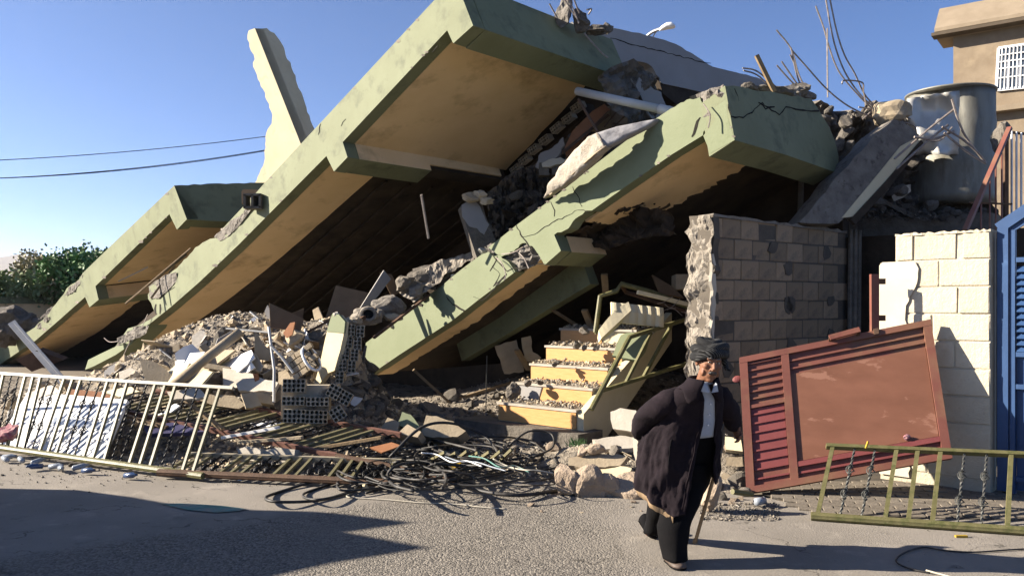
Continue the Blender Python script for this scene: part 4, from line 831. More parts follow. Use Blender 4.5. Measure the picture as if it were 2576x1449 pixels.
# second railing lying back over the heap, primer-red rails
bl1, br1, tl1, tr1 = P(238, 1020, 10.3), P(846, 1146, 8.7), P(392, 984, 10.7), P(1008, 1094, 9.15)
seq = ['b', 'b', 'b', 't', 't']; pat1 = []
n1 = 27
for i in range(n1):
    f_ = .02+.96*i/(n1-1); pat1.append(((f_, f_), seq[(i+3) % 5]))
railing('fallen_railing', 'railing with primer-red rails lying flat across the rubble heap', bl1, br1, tl1, tr1, pat1, (M['railr'], M['railr'], M['railg'], M['iron']), bot='bar', group='fallen railings', rw=.055)
MB().tube([P(846, 1146, 8.7), P(1000, 1176, 8.45), P(1150, 1212, 8.15)], .03, 8).build('rusty_pipe', M['rust'], None, label='dark rusty pipe running on from the red railing to the cables', cat='pipe')
# third railing lying flat at the road edge
bl2, br2, tl2, tr2 = P(398, 1190, 8.45), P(985, 1222, 7.95), P(470, 1152, 8.95), P(1010, 1180, 8.55)
for p in (bl2, br2): p.z = .07
for p in (tl2, tr2): p.z = .16
pat2 = [((.03+.94*i/20, .03+.94*i/20), seq[i % 5]) for i in range(21)]
railing('fallen_railing', 'railing lying flat on the road edge, rusty pipe rail in front', bl2, br2, tl2, tr2, pat2, (M['rail'], M['rust'], M['railg'], M['iron']), group='fallen railings')
# railing in front of the red gate, at right
bl3, br3, tl3, tr3 = P(2040, 1312, 6.85), P(2640, 1358, 6.35), P(2078, 1122, 7.35), P(2640, 1146, 6.95)
bl3.z = .035; br3.z = .035
def f7(v): return (1850+v*.4721)/1.0105
pr = []
for t, b, k in ((565, 482, 'b'), (685, 603, 't'), (795, 718, 't'), (908, 845, 'b'), (1022, 970, 'b'), (1145, 1100, 'b'), (1275, 1235, 't'), (1395, 1365, 't'), (1525, 1505, 'b'), (1640, 1640, 'b')):
    pr.append(((frac(bl3, br3, f7(b)), frac(tl3, tr3, f7(t))), k))
railing('fallen_railing', 'mossy gold railing propped on the pavement before the red gate', bl3, br3, tl3, tr3, pr, (M['railm'], M['railm'], M['railm'], M['ironl']), group='fallen railings', sq=.034)
# ------------------------------------------------------------------ the red gate leaf leaning on the wall
gbl = G(1878, 1243); gbl = P(1878, 1243, 7.78); gtl = P(1860, 908, 8.32); gtr = P(2341, 812, 8.02); gbr = gbl+(gtr-gtl)*1.0
tGt = thing('red_gate_leaf', gbl, 'rust-red sheet metal gate leaf propped crookedly against the cream wall', 'gate leaf')
gx = (gtr-gtl).normalized(); gy = (gtl-gbl).normalized(); gn = gx.cross(gy).normalized()
if gn.y > 0: gn = -gn
WX, WY = (gtr-gtl).length, (gtl-gbl).length*1.02
def gp(x, y, o=0.0): return gbl+gx*x*WX+gy*y*WY+gn*o
def gbox(name, x0, y0, x1, y1, o0, o1, m, label=None): return MB().prism([gp(x0, y0, o0), gp(x1, y0, o0), gp(x1, y1, o0), gp(x0, y1, o0)], gn*(o1-o0)).build(name, m, tGt, label=label)
gbox('backing_sheet', .01, .01, .99, .99, -.012, -.006, M['red'])
for a in ((0, 0, 1, .045), (0, .955, 1, 1)): gbox('frame_bar', *a, -.03, .03, M['red'])
for a in ((0, .045, .042, .955), (.958, .045, 1, .955), (.222, .045, .262, .955)): gbox('frame_bar', *a, -.028, .028, M['red'])
gbox('frame_bar', .042, .60, .222, .625, -.02, .022, M['red'])
for i in range(6): gbox('rib', .045, .665+i*.054, .22, .677+i*.054, -.004, .014, M['red'])
gbox('lower_panel', .045, .16, .22, .595, -.005, .0, M['redk'], 'crimson painted lower panel')
for i in range(8): gbox('rib', .045, .085+i*.066, .22, .097+i*.066, -.004, .014, M['redk'])
gbox('plain_panel', .24, .165, .955, .80, -.004, .004+.002, M['redp'], 'plain rust-red sheet with pale scrapes')
for y in (.835, .895): gbox('rib', .262, y, .957, y+.012, -.004, .016, M['red'])
gbox('rib', .262, .075, .957, .09, -.004, .016, M['redk']); gbox('frame_bar', .262, .125, .957, .16, -.02, .024, M['redk'])
# handle
MB().bar(gp(.478, 1.0, .075), gp(.635, 1.015, .075), .05, .035, up=gn).build('handle', M['red'], tGt)
for x in (.484, .628): MB().bar(gp(x, .985, .0), gp(x, 1.005, .07), .03, .03).build('handle_arm', M['rust'], tGt)
MB().box(gp(.72, .985, .04), gx*.022, gy*.03, gn*.015).build('latch', M['rust'], tGt)
MB().ell(gp(-.018, .845, -.0), gx*.045, gn*.012, gy*.035).build('hinge_lug', M['redk'], tGt)
lump(61, gp(.80, .19, .03), .035, M['pink'], 'pink_scrap', .5, None, sub=2, squash=(1.3, .6, .9), label='crumpled pink paper scrap on the red gate', cat='scrap')
# ------------------------------------------------------------------ perforated bricks
def hollow(nx, ny, cell, depth, seed=0, hr=.41):
    """a brick face pierced by round holes, nx by ny, extruded by depth"""
    s = MB(); k = 8
    x0, y0 = -nx*cell/2, -ny*cell/2
    for j in range(ny):
        for i in range(nx):
            cx_, cy_ = x0+(i+.5)*cell, y0+(j+.5)*cell; h = cell/2
            sq = [(1, 0), (1, 1), (0, 1), (-1, 1), (-1, 0), (-1, -1), (0, -1), (1, -1)]
            outer = [Vector((cx_+a*h, -depth/2, cy_+b*h)) for a, b in sq]
            inner = [Vector((cx_+cell*hr*math.cos(q*math.pi/4), -depth/2, cy_+cell*hr*math.sin(q*math.pi/4))) for q in range(8)]
            deep = [p+Vector((0, depth*.9, 0)) for p in inner]
            n = len(s.v)
            s.add(outer+inner+deep, [(q, (q+1) % 8, 8+(q+1) % 8, 8+q) for q in range(8)]+[(8+q, 8+(q+1) % 8, 16+(q+1) % 8, 16+q) for q in range(8)]+[tuple(range(16, 24))])
    X, Y, Z = nx*cell/2, depth/2, ny*cell/2
    s.add([(-X, -Y, -Z), (X, -Y, -Z), (X, Y, -Z), (-X, Y, -Z), (-X, -Y, Z), (X, -Y, Z), (X, Y, Z), (-X, Y, Z)], [(0, 1, 2, 3), (4, 7, 6, 5), (1, 5, 6, 2), (0, 3, 7, 4), (3, 2, 6, 7)])
    return mesh('perforated_brick', s.v, s.f, M['brick'])
HB = {}
def hbrick(nx, ny, cell=.052, depth=.1):
    k = (nx, ny, cell, depth)
    if k not in HB: HB[k] = hollow(nx, ny, cell, depth)
    return HB[k]
def bas(x, z, o):                # brick axes: x along, z up the face; faces -y
    x = x.normalized(); y = z.cross(x).normalized(); z = x.cross(y); return basis(x, y, z, o)
# tall upended piece of wall
tU = thing('upended_wall_piece', P(840, 985, 10.0), 'upended chunk of wall, cream plaster on one side, perforated bricks on the other', 'wall piece')
uD = 10.1
pa = [P(x, y, uD) for x, y in jag([(837, 790), (852, 793), (867, 810), (864, 845), (856, 880), (841, 932), (826, 938), (806, 962), (788, 984), (796, 946), (810, 890), (822, 836)], 14, 1.5, closed=True)]
nn_ = Vector((-.62, -.78, .05)).normalized()
pa = [hit(x, y, P(845, 880, uD), nn_) for x, y in jag([(837, 790), (852, 793), (867, 810), (864, 845), (856, 880), (841, 932), (826, 938), (806, 962), (788, 984), (796, 946), (810, 890), (822, 836)], 14, 1.5, closed=True)]
MB().prism(pa, -nn_*.07).build('plaster_face', M['cream'], tU)
gpn = [hit(x, y, P(845, 880, uD)+nn_*.008, nn_) for x, y in [(836, 789), (852, 791), (868, 809), (865, 838), (822, 834), (830, 806)]]
MB().prism(gpn, -nn_*.03).build('green_band', M['green2'], tU)
ax = (P(910, 822, uD+.0)-P(872, 820, uD)).normalized(); az = (P(892, 815, uD)-P(860, 960, uD)).normalized()
for r_ in range(5):
    for c_ in range(2):
        t = r_/5
        o = P(884-r_*7.2+c_*23, 830+r_*29.5+c_*3, uD+.06)
        if r_ == 4 and c_ == 1: continue
        inst('perforated_brick', hbrick(2, 3, .047, .12), bas(ax, az, o) @ Matrix.Rotation(R.uniform(-.05, .05), 4, 'Y') @ Matrix.Rotation(.12, 4, 'Z'), tU)
lump(71, P(895, 806, uD+.08), .11, M['brick'], 'mortar_lump', .5, tU, squash=(1.2, .8, .5))
lump(72, P(846, 793, uD+.05), .05, M['pale'], 'mortar_lump', .5, tU)
# low piece of wall made of perforated bricks
tO = thing('brick_wall_piece', P(770, 1065, 9.4), 'low piece of wall of perforated bricks standing in the heap', 'wall piece')
for r_ in range(3):
    for c_ in range(2):
        if r_ == 2 and c_ == 1: continue
        o = P(741+c_*58+(R.uniform(-2, 2)), 1046-r_*38+c_*2, 9.55+.03*r_)
        inst('perforated_brick', hbrick(5, 3 if r_ != 1 else 2, .051, .12), bas(Vector((1, .05, -.03)), Vector((.02, .1, 1)), o) @ Matrix.Rotation(R.uniform(-.04, .04), 4, 'Y'), tO)
MB().box(P(770, 1015, 9.72), (.28, 0, 0), (0, .06, 0), (0, 0, .22)).build('mortar_core', M['brick'], tO)
for i, (x, y, a_, dd, lb) in enumerate(((842, 985, -.5, 9.6, 'tilted perforated brick lodged beside the upended wall'), (868, 1000, -.5, 9.62, 'perforated brick tilted next to its twin, nearer the dark void'), (850, 1040, -1.0, 9.4, 'perforated brick leaning on its end at the foot of the heap'))):
    inst('loose_brick', hbrick(3, 3, .05, .12), bas(Vector((math.cos(a_), 0, math.sin(a_))), Vector((-math.sin(a_), .15, math.cos(a_))), P(x, y, dd)), None, label=lb, cat='brick', group='loose perforated bricks')
# row of bricks along the torn edge of the tallest slab
tX = thing('torn_brick_course', fB.at(2, 3, -.7), 'row of perforated bricks hanging along the torn rear edge of the tallest slab', 'brick course')
for (x, y) in ((1455, 270), (1432, 298), (1403, 322), (1374, 352), (1345, 376), (1262, 458), (1300, 425), (1322, 402)):
    p = fB.soff(x, y, -.62)
    inst('perforated_brick', hbrick(4, 2, .05, .14), bas(-fB.U, (fB.N*.5-fB.V*.2+fB.N), p) @ Matrix.Rotation(R.uniform(-.06, .06), 4, 'Y'), tX)
p0, p1 = fB.soff(1470, 262, -.5), fB.soff(1225, 490, -.5)
MB().bar(p0+fB.V*.12, p1+fB.V*.12, .22, .3, up=fB.N).build('rib_beam', M['form'], tX)
# ------------------------------------------------------------------ mattress, pipe, boards between the two right slabs
mt = thing('mattress', fC.front(1440, 470), 'dirty folded mattress draped over the cracked green slab edge', 'mattress')
def pad(rows, name, m):
    rg = []
    for a_, b_, v_, th in rows:
        A_, B_ = fC.front(a_[0], a_[1], v_), fC.front(b_[0], b_[1], v_); c = (A_+B_)/2; h = (A_-B_)/2; ring = []
        for k in range(24):
            t = 2*math.pi*k/24; ct, st_ = math.cos(t), math.sin(t)
            ring.append(c+h*math.copysign(abs(ct)**.45, ct)+fC.V*th*math.copysign(abs(st_)**.45, st_))
        rg.append(ring)
    full = []
    for i in range(len(rg)-1):
        for t in (0, .2, .4, .6, .8): full.append([rg[i][k].lerp(rg[i+1][k], t) for k in range(24)])
    full.append(rg[-1])
    full = [[v+(fC.V*.03+Vector((.01, 0, .012)))*(nz(v, 6)+.6*nz(v, 15)) for v in r_] for r_ in full]
    MB().rings(full).build(name, m, mt, smooth=True)
pad([((1369, 499), (1384, 494), -.10, .035), ((1386, 462), (1416, 474), -.20, .06), ((1416, 420), (1452, 446), -.26, .07), ((1452, 378), (1490, 412), -.30, .08), ((1488, 345), (1520, 384), -.32, .08), ((1508, 335), (1534, 372), -.32, .08)], 'front_half', M['mattress'])
pad([((1504, 337), (1530, 374), -.30, .078), ((1556, 320), (1572, 352), -.22, .07), ((1606, 310), (1616, 330), -.12, .06), ((1658, 300), (1656, 308), .0, .05)], 'back_half', M['mattb'])
MB().tube([fC.front(x, y, v_) for x, y, v_ in ((1384, 490, -.15), (1420, 458, -.27), (1460, 420, -.34), (1500, 385, -.40), (1525, 368, -.40))], .012, 6).build('piping', M['tan'], mt, smooth=True)
tPi = thing('drain_pipe', P(1570, 260, 10.4), 'white plastic drain pipe jutting between the two green slabs', 'pipe')
MB().tube([P(1452, 230, 10.9), P(1662, 276, 10.0)], .055, 14).build('pipe', M['pvc'], tPi, smooth=True)
MB().tube([P(1660, 275, 10.0), P(1672, 278, 9.95), P(1720, 290, 9.75)], .062, 14).build('socket', M['pvc'], tPi, smooth=True)
MB().tube([P(1455, 250, 10.8), P(1514, 350, 10.4)], .018, 6).build('iron_prop', M['rust'], None, label='thin rusty prop slanting below the white drain pipe', cat='prop')
def plank(pts, D, th, m, name, label, cat, group=None, n=None):
    n = n or Vector((R.uniform(-.5, .1), -1, R.uniform(0, .5))).normalized()
    O = P(pts[0][0], pts[0][1], D); return MB().prism([hit(x, y, O, n) for x, y in pts], -n*th).build(name, m, None, label=label, cat=cat, group=group)
plank([(1420, 372), (1440, 330), (1490, 280), (1520, 262), (1534, 275), (1500, 312), (1448, 372), (1425, 395)], 11.6, .03, M['orange'], 'orange_board', 'orange wooden board wedged behind the mattress', 'board')
plank([(1448, 320), (1530, 268), (1560, 262), (1590, 300), (1545, 330), (1500, 330)], 11.9, .04, M['tan'], 'pinkish_sheet', 'dusty pinkish panel behind the thin rods near the mattress', 'panel')
for i, (a_, b_) in enumerate((((1510, 350), (1575, 290)), ((1520, 320), (1560, 270)), ((1480, 330), (1530, 280)), ((1540, 310), (1590, 320)))):
    MB().tube([P(*a_, 11.4), P(*b_, 11.5)], .009, 5).build('thin_rod', M['rust'], None, label=['long thin rod behind the mattress', 'short rod across the pinkish panel', 'rod left of the pinkish panel', 'rod lying level by the bare column'][i], cat='rod', group='rods behind the mattress')
MB().bar(P(1415, 385, 11.5), P(1530, 290, 11.7), .05, .04).build('dark_batten', M['rust'], None, label='dark batten under the orange board', cat='batten')
plank(jag([(1345, 420), (1360, 385), (1388, 372), (1416, 345), (1420, 365), (1402, 395), (1380, 402), (1368, 425)], 9, 3, closed=True), 12.2, .03, M['greywall'], 'plaster_scrap', 'torn grey plaster scrap below the perforated bricks', 'plaster')
plank(jag([(1362, 410), (1400, 398), (1440, 400), (1440, 412), (1395, 416), (1365, 420)], 9, 3, closed=True), 11.9, .05, M['plasterw'], 'plaster_scrap', 'white torn strip above the hollow dark blocks', 'plaster')
for i in range(3): MB().box(P(1368+i*32, 428-i*2, 12.0), (.07, 0, 0), (0, .1, 0), (0, 0, .09)).build('hollow_block', M['concd'], None, label=['left dark hollow block below the white strip', 'middle dark hollow block below the white strip', 'right dark hollow block by the mattress'][i], cat='block', group='dark blocks behind the mattress')
# leaning bare post with a flake of plaster, black void behind
tJ = thing('leaning_post', P(1215, 640, 12.0), 'grey concrete post with pale plaster flake propped under the tallest slab', 'post')
jn = Vector((.2, -.97, .1)).normalized()
MB().prism([hit(x, y, P(1200, 560, 11.9), jn) for x, y in [(1158, 520), (1205, 480), (1222, 545), (1262, 640), (1200, 650), (1180, 590)]], -jn*.25).build('concrete', M['concd'], tJ)
MB().prism([hit(x, y, P(1200, 560, 11.9)+jn*.01, jn) for x, y in jag([(1162, 515), (1190, 502), (1208, 520), (1218, 545), (1230, 565), (1218, 590), (1200, 575), (1180, 570), (1164, 545)], 10, 2, closed=True)], -jn*.02).build('plaster_flake', M['greywall'], tJ)
for i, (x, y, s) in enumerate(((1185, 495, .12), (1205, 490, .1), (1222, 508, .1))): lump(80+i, P(x, y, 11.8), s, M['tan'], 'brick_lump', .5, tJ, squash=(1.3, .8, .7))
MB().tube([P(1060, 490, 11.4), P(1078, 600, 11.6)], .02, 6).build('hanging_rod', M['steel'], None, label='rod hanging from the underside of the tallest slab', cat='rod')
for i, (a_, b_) in enumerate((((395, 735), (440, 668)), ((335, 745), (470, 640)), ((330, 750), (480, 625)))): MB().tube([P(a_[0]-15, a_[1]+15, 15.3), P(*b_, 15.6)], .02, 5).build('dangling_cane', M['wood'], None, label=['short pale cane dangling between the two left slabs', 'lower cane dangling between the two left slabs', 'upper cane dangling between the two left slabs'][i], cat='cane', group='canes between the left slabs')
MB().bar(P(298, 708, 15.2), P(372, 672, 15.3), .03, .02).build('pale_lath', M['rail'], None, label='short pale lath under the far left slab', cat='lath')
# box and hollow block jammed between the left slabs
tCb = thing('cinder_block', P(640, 515, 13.3), 'grey hollow block jammed on top between the two left slabs', 'block')
cb = P(640, 508, 13.0)
for dx in (-.12, 0, .12): MB().box(cb+Vector((dx, 0, 0)), (.018, 0, 0), (0, .12, 0), (0, 0, .1)).build('web', M['concd'], tCb)
for dz in (-.1, .1): MB().box(cb+Vector((0, 0, dz)), (.137, 0, 0), (0, .12, 0), (0, 0, .018)).build('shell', M['concd'], tCb)
plank([(608, 512), (607, 482), (612, 476), (664, 478), (664, 520)], 13.4, .04, M['brown'], 'brown_sheet', 'brown panel standing on edge behind the hollow block at left', 'panel')
# ------------------------------------------------------------------ the heap: uneven debris ground
BUMPS = [(-2.9, 11.05, .95, .85, .9), (-3.6, 12.2, 1.1, 1.2, 1.2), (-4.7, 11.7, .7, 1.2, .95), (-6.5, 12.6, .42, 1.9, 1.2), (-9.5, 15, .2, 3, 2), (-2.25, 11.3, .7, .45, .8), (1.5, 13.2, .75, 2.6, 1.3),
         (-6.0, 11.4, .28, 1.8, .9), (1.0, 9.1, .14, .7, .5), (2.1, 8.75, .40, .42, .5), (-.6, 9.8, .06, .8, .5)]
def smooth(a, b, t): t = min(max((t-a)/(b-a), 0), 1); return t*t*(3-2*t)
def MH(x, y):
    edge = 8.45 if x > -2.6 else 8.45+(-2.6-x)*.5
    if x > 1.0: edge = 8.2-(x-1)*.4
    if x > 2.3: edge += (x-2.3)*4
    s = smooth(edge-.15, edge+.9, y)
    z = sum(a*math.exp(-((x-bx)/rx)**2-((y-by)/ry)**2) for bx, by, a, rx, ry in BUMPS)
    z = (z+.05)*s
    return z+s*(.05*nz((x, y, 0), 2.1)+.035*nz((x, y, 4), 5.5)+.02*nz((x, y, 8), 13))-.03*(1-s)
gx0, gx1, gy0, gy1, st = -12, 4.6, 7.4, 19, .075
nxg, nyg = int((gx1-gx0)/st), int((gy1-gy0)/st)
vs = [(gx0+i*st, gy0+j*st, MH(gx0+i*st, gy0+j*st)) for j in range(nyg+1) for i in range(nxg+1)]
fs = [(j*(nxg+1)+i, j*(nxg+1)+i+1, (j+1)*(nxg+1)+i+1, (j+1)*(nxg+1)+i) for j in range(nyg) for i in range(nxg) if max(vs[j*(nxg+1)+i][2], vs[(j+1)*(nxg+1)+i+1][2]) > -.02]
obj('debris_ground', vs, fs, M['rubble'], smooth=True, kind='structure')
def HG(px, py):                         # photo point on the heap
    r = RAY(px, py); D = 5.5
    while D < 19:
        p = CAM+r*D
        if p.z <= max(MH(p.x, p.y), 0): return p
        D += .03
    return CAM+r*D
# ------------------------------------------------------------------ piece generators, shared meshes
def chunk_mesh(seed, sub=2):
    rr = random.Random(seed); bm = bmesh.new(); bmesh.ops.create_icosphere(bm, subdivisions=sub, radius=1.0)
    for _ in range(rr.randint(5, 9)):
        n = Vector((rr.gauss(0, 1), rr.gauss(0, 1), rr.gauss(0, 1))).normalized(); d = rr.uniform(.35, .75)
        for v in bm.verts:
            e = v.co.dot(n)-d
            if e > 0: v.co -= n*e
    for v in bm.verts: v.co += v.co.normalized()*(.10*nz(v.co+Vector((seed, 0, 0)), 2.5)+.07*nz(v.co+Vector((0, seed, 0)), 7))
    me = bpy.data.meshes.new('concrete_lump'); bm.to_mesh(me); bm.free(); me.materials.append(M['lump']); return me
def shard_mesh(seed, th=.06):
    rr = random.Random(seed); n = rr.randint(4, 6); a0 = rr.uniform(0, 6); base = []
    for i in range(n):
        a = a0+2*math.pi*i/n+rr.uniform(-.35, .35); q = rr.uniform(.6, 1.1); base.append((math.cos(a)*q*1.2, math.sin(a)*q*.85))
    base = jag(base, .3, .04, rr, closed=True)
    s = MB().prism([Vector((x, y, 0)) for x, y in base], (0, 0, th)); me = mesh('plaster_shard', s.v, s.f, M['pale']); fixn(me); return me
def brick_mesh(seed):
    rr = random.Random(seed); me = block_mesh('brick', 1.0, .48, .5, M['tan'], seed)
    bm = bmesh.new(); bm.from_mesh(me); bmesh.ops.subdivide_edges(bm, edges=bm.edges[:], cuts=1)
    for v in bm.verts:
        v.co += v.co.normalized()*.05*nz(v.co+Vector((seed*2.0, 0, 0)), 4)
        if v.co.x > .35 and rr.random() < .5: v.co.x -= rr.uniform(0, .12)
    bm.to_mesh(me); bm.free(); return me
CH = [chunk_mesh(i) for i in range(14)]; SH = [shard_mesh(100+i) for i in range(12)]; BR = [brick_mesh(i) for i in range(6)]
def rot(rr, flat=1.0): return Matrix.Rotation(rr.uniform(0, 6.28), 4, 'Z') @ Matrix.Rotation(rr.gauss(0, .55*flat), 4, 'X') @ Matrix.Rotation(rr.gauss(0, .55*flat), 4, 'Y')
def put(kind, p, s, m, rr, label, cat, group, name=None, flat=1.0, asp=None):
    if kind == 'c': me = rr.choice(CH); sc_ = asp or (1, rr.uniform(.7, 1), rr.uniform(.5, .85)); nm = name or 'concrete_lump'
    elif kind == 's': me = rr.choice(SH); sc_ = asp or (1, rr.uniform(.6, 1), rr.uniform(.4, 1.2)); nm = name or 'plaster_shard'
    else: me = rr.choice(BR); sc_ = asp or (1, 1, 1); nm = name or 'broken_block'
    lift = s*(.22 if kind == 'c' else .12 if kind == 's' else .18)
    return inst(nm, me, Matrix.Translation(p+Vector((0, 0, lift))) @ rot(rr, flat) @ Matrix.Diagonal((s*sc_[0], s*sc_[1], s*sc_[2], 1)), None, M[m], label=label, cat=cat, group=group)
rz = random.Random(21)
def zone(n, x0, y0, x1, y1, kinds, lab, grp, smin, smax, flat=1.0, inside=None, far=19):
    k = 0; tries = 0
    while k < n and tries < n*8:
        tries += 1
        px, py = rz.uniform(x0, x1), rz.uniform(y0, y1)
        if inside and not inside(px, py): continue
        p = HG(px, py)
        if p.y > far: continue
        kd, mt_, nm, word, cat = rz.choice(kinds)
        s = smin+(smax-smin)*rz.random()**1.8
        q_ = (s-smin)/(smax-smin); word = ('large ' if q_ > .5 else 'mid-sized ' if q_ > .15 else 'small ')+word; side = 'left part' if px < x0+(x1-x0)/3 else 'right part' if px > x1-(x1-x0)/3 else 'middle part'
        put(kd, p, s, mt_, rz, f'{word} {lab}, {side}', cat, f'{grp}, {side}, {word}', nm, flat); k += 1
K_heap = [('c', 'lump', 'concrete_lump', 'rough grey concrete lump', 'concrete lump'), ('c', 'tan', 'plaster_lump', 'tan lump of masonry', 'masonry lump'), ('s', 'pale', 'plaster_shard', 'flat pale plaster shard', 'plaster shard'), ('s', 'tan', 'plaster_shard', 'flat tan plaster shard', 'plaster shard'), ('b', 'tan', 'broken_block', 'broken tan block', 'block'), ('s', 'white', 'board_shard', 'flat white board shard', 'board'), ('s', 'brown', 'board_shard', 'flat brown board shard', 'board')]
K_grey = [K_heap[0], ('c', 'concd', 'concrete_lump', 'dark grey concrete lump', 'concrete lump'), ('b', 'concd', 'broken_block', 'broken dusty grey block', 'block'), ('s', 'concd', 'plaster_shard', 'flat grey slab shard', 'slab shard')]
K_pale = [('c', 'stone', 'stone_lump', 'pinkish stone lump', 'stone'), ('s', 'pale', 'plaster_shard', 'flat pale plaster shard', 'plaster shard'), ('c', 'lump', 'concrete_lump', 'rough grey concrete lump', 'concrete lump'), ('s', 'tan', 'plaster_shard', 'flat tan plaster shard', 'plaster shard')]
zone(20, 400, 850, 860, 990, K_heap[1:], 'among the big pieces of the sunlit heap', 'big pieces of the heap', .18, .34)
zone(40, 560, 800, 860, 900, K_heap, 'high on the sunlit heap against the dark', 'crest of the heap', .08, .2)
zone(100, 400, 850, 880, 1030, K_heap, 'in the sunlit heap below the tallest slab', 'sunlit heap', .07, .24)
zone(34, 520, 985, 900, 1090, K_heap, 'in the lower heap just behind the red-railed railing', 'lower heap', .05, .15)
zone(40, 0, 905, 400, 1080, K_heap[:6], 'behind the upright railing at left', 'left heap', .06, .2)
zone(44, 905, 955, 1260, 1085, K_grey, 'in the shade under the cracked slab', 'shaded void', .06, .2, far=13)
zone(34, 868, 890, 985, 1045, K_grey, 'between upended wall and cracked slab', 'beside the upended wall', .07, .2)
zone(30, 560, 1085, 1400, 1215, K_heap[:6], 'among the flattened railings and cables', 'cable heap', .03, .1)
zone(26, 0, 1130, 560, 1200, K_heap[:4], 'along the road edge below the left railing', 'left road edge', .02, .06)
zone(40, 1390, 1110, 1620, 1215, K_pale, 'beside the man, left of his coat', 'beside the man', .05, .16, .5)
zone(26, 1790, 1080, 1880, 1290, K_pale, 'between the cane and the red gate', 'by the gate', .04, .13, .6)
zone(16, 1330, 1210, 1620, 1290, K_pale, 'along the road edge before the stones', 'stone row edge', .015, .05, .6)
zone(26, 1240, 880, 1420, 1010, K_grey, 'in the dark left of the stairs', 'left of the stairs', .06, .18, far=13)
# ------------------------------------------------------------------ rubble at upper right, between slab end and tank
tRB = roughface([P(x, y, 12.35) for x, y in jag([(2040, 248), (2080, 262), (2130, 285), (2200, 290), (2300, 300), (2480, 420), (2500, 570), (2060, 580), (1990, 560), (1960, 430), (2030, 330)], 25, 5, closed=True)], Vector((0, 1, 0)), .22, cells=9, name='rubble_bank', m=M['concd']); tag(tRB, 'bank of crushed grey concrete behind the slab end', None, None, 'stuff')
for i in range(56):
    px, py = rz.uniform(2030, 2300), rz.uniform(262, 560)
    if px+ (py-262)*.35 < 2080 or (px > 2290 and py < 520): continue
    s_ = rz.uniform(.05, .2); w_ = ('large' if s_ > .14 else 'small' if s_ < .09 else 'mid-sized'); l_ = ('top' if py < 330 else 'foot' if py > 470 else 'middle'); put('c' if rz.random() < .75 else 'b', P(px, py, rz.uniform(11.7, 12.3)), s_, rz.choice(['concd', 'conc', 'concd', 'lump']), rz, f'{w_} grey concrete lump at the {l_} of the bank beside the tank', 'concrete lump', f'bank beside the tank, {w_}, {l_}')
for i in range(22):
    put('c', P(rz.uniform(2160, 2480), rz.uniform(528, 552), rz.uniform(11.4, 12.0)), rz.uniform(.03, .1), 'concd', rz, 'small grey lump on the dusty ledge below the tank', 'concrete lump', 'lumps on the ledge')
put('s', P(2270, 487, 11.8), .14, 'pale', rz, 'pale slab shard in the shade under the tilted beam', 'slab shard', None); put('c', P(2345, 522, 11.6), .16, 'conc', rz, 'rounded grey lump at the foot of the water tank', 'concrete lump', None)
MB().bar(P(2170, 480, 11.9), P(2300, 548, 11.7), .1, .06).build('grey_batten', M['concd'], None, label='dusty grey batten in the shade under the water tank', cat='batten')
MB().tube([P(2016, 445, 11.4), P(2012, 560, 11.4)], .04, 8).build('hanging_pipe', M['concd'], None, label='pipe hanging down beneath the end of the cracked slab', cat='pipe')
# between the tallest and the cracked slab: dark debris
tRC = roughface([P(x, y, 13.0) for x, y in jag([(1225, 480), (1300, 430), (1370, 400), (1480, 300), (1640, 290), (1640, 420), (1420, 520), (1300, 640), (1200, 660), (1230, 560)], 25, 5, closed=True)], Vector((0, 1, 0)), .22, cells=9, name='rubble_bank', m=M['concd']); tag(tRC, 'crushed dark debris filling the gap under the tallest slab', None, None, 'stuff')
for i in range(40):
    px, py = rz.uniform(1240, 1400), rz.uniform(430, 610)
    if px+py < 1780 or px*1.0 > 1480-(py-430)*.7: continue
    s_ = rz.uniform(.05, .16); w_ = ('large' if s_ > .12 else 'small'); l_ = ('top' if py < 490 else 'bottom'); put('c' if rz.random() < .6 else 'b', P(px, py, rz.uniform(12.2, 12.8)), s_, rz.choice(['concd', 'form', 'concd', 'lump']), rz, f'{w_} dark lump at the {l_} of the gap behind the mattress', 'rubble lump', f'gap behind the mattress, {w_}, {l_}')
for i in range(30):
    px = rz.uniform(1050, 1220); py = 660+(1220-px)*.62+rz.uniform(-22, 10)
    put(rz.choice('ccb'), P(px, py, rz.uniform(12.2, 13.2)), rz.uniform(.05, .13), rz.choice(['concd', 'lump', 'form']), rz, 'lump resting on the lower part of the cracked slab', 'rubble lump', 'lumps on the cracked slab')
# ------------------------------------------------------------------ recognisable pieces in the heap
def slab(pts, D, th, m, name, label, cat, n=(-.3, -.8, .5), group=None, jg=0):
    n = Vector(n).normalized(); c = (sum(p[0] for p in pts)/len(pts), sum(p[1] for p in pts)/len(pts)); O = P(c[0], c[1], min(D, HG(c[0], c[1]).y-.45) if 380 < c[0] < 830 and 740 < c[1] < 1030 else D)
    q = jag(pts, 12, jg, closed=True) if jg else pts
    return MB().prism([hit(x, y, O, n) for x, y in q], -n*th).build(name, M[m] if isinstance(m, str) else m, None, label=label, cat=cat, group=group)
slab([(262, 935), (275, 922), (296, 914), (345, 912), (352, 925), (360, 940), (372, 950), (365, 962), (290, 964), (262, 950)], 11.3, .09, 'greywall', 'concrete_slab_piece', 'grey-violet slab piece with rounded edge behind the left railing', 'slab piece', (-.1, -.7, .7), jg=1.5)
slab([(350, 900), (392, 912), (425, 938), (450, 952), (420, 968), (368, 962), (358, 930)], 11.5, .05, 'tan', 'concrete_slab_piece', 'dusty slab piece with a pale edge beside the grey-violet one', 'slab piece', (.1, -.8, .6), jg=1.5)
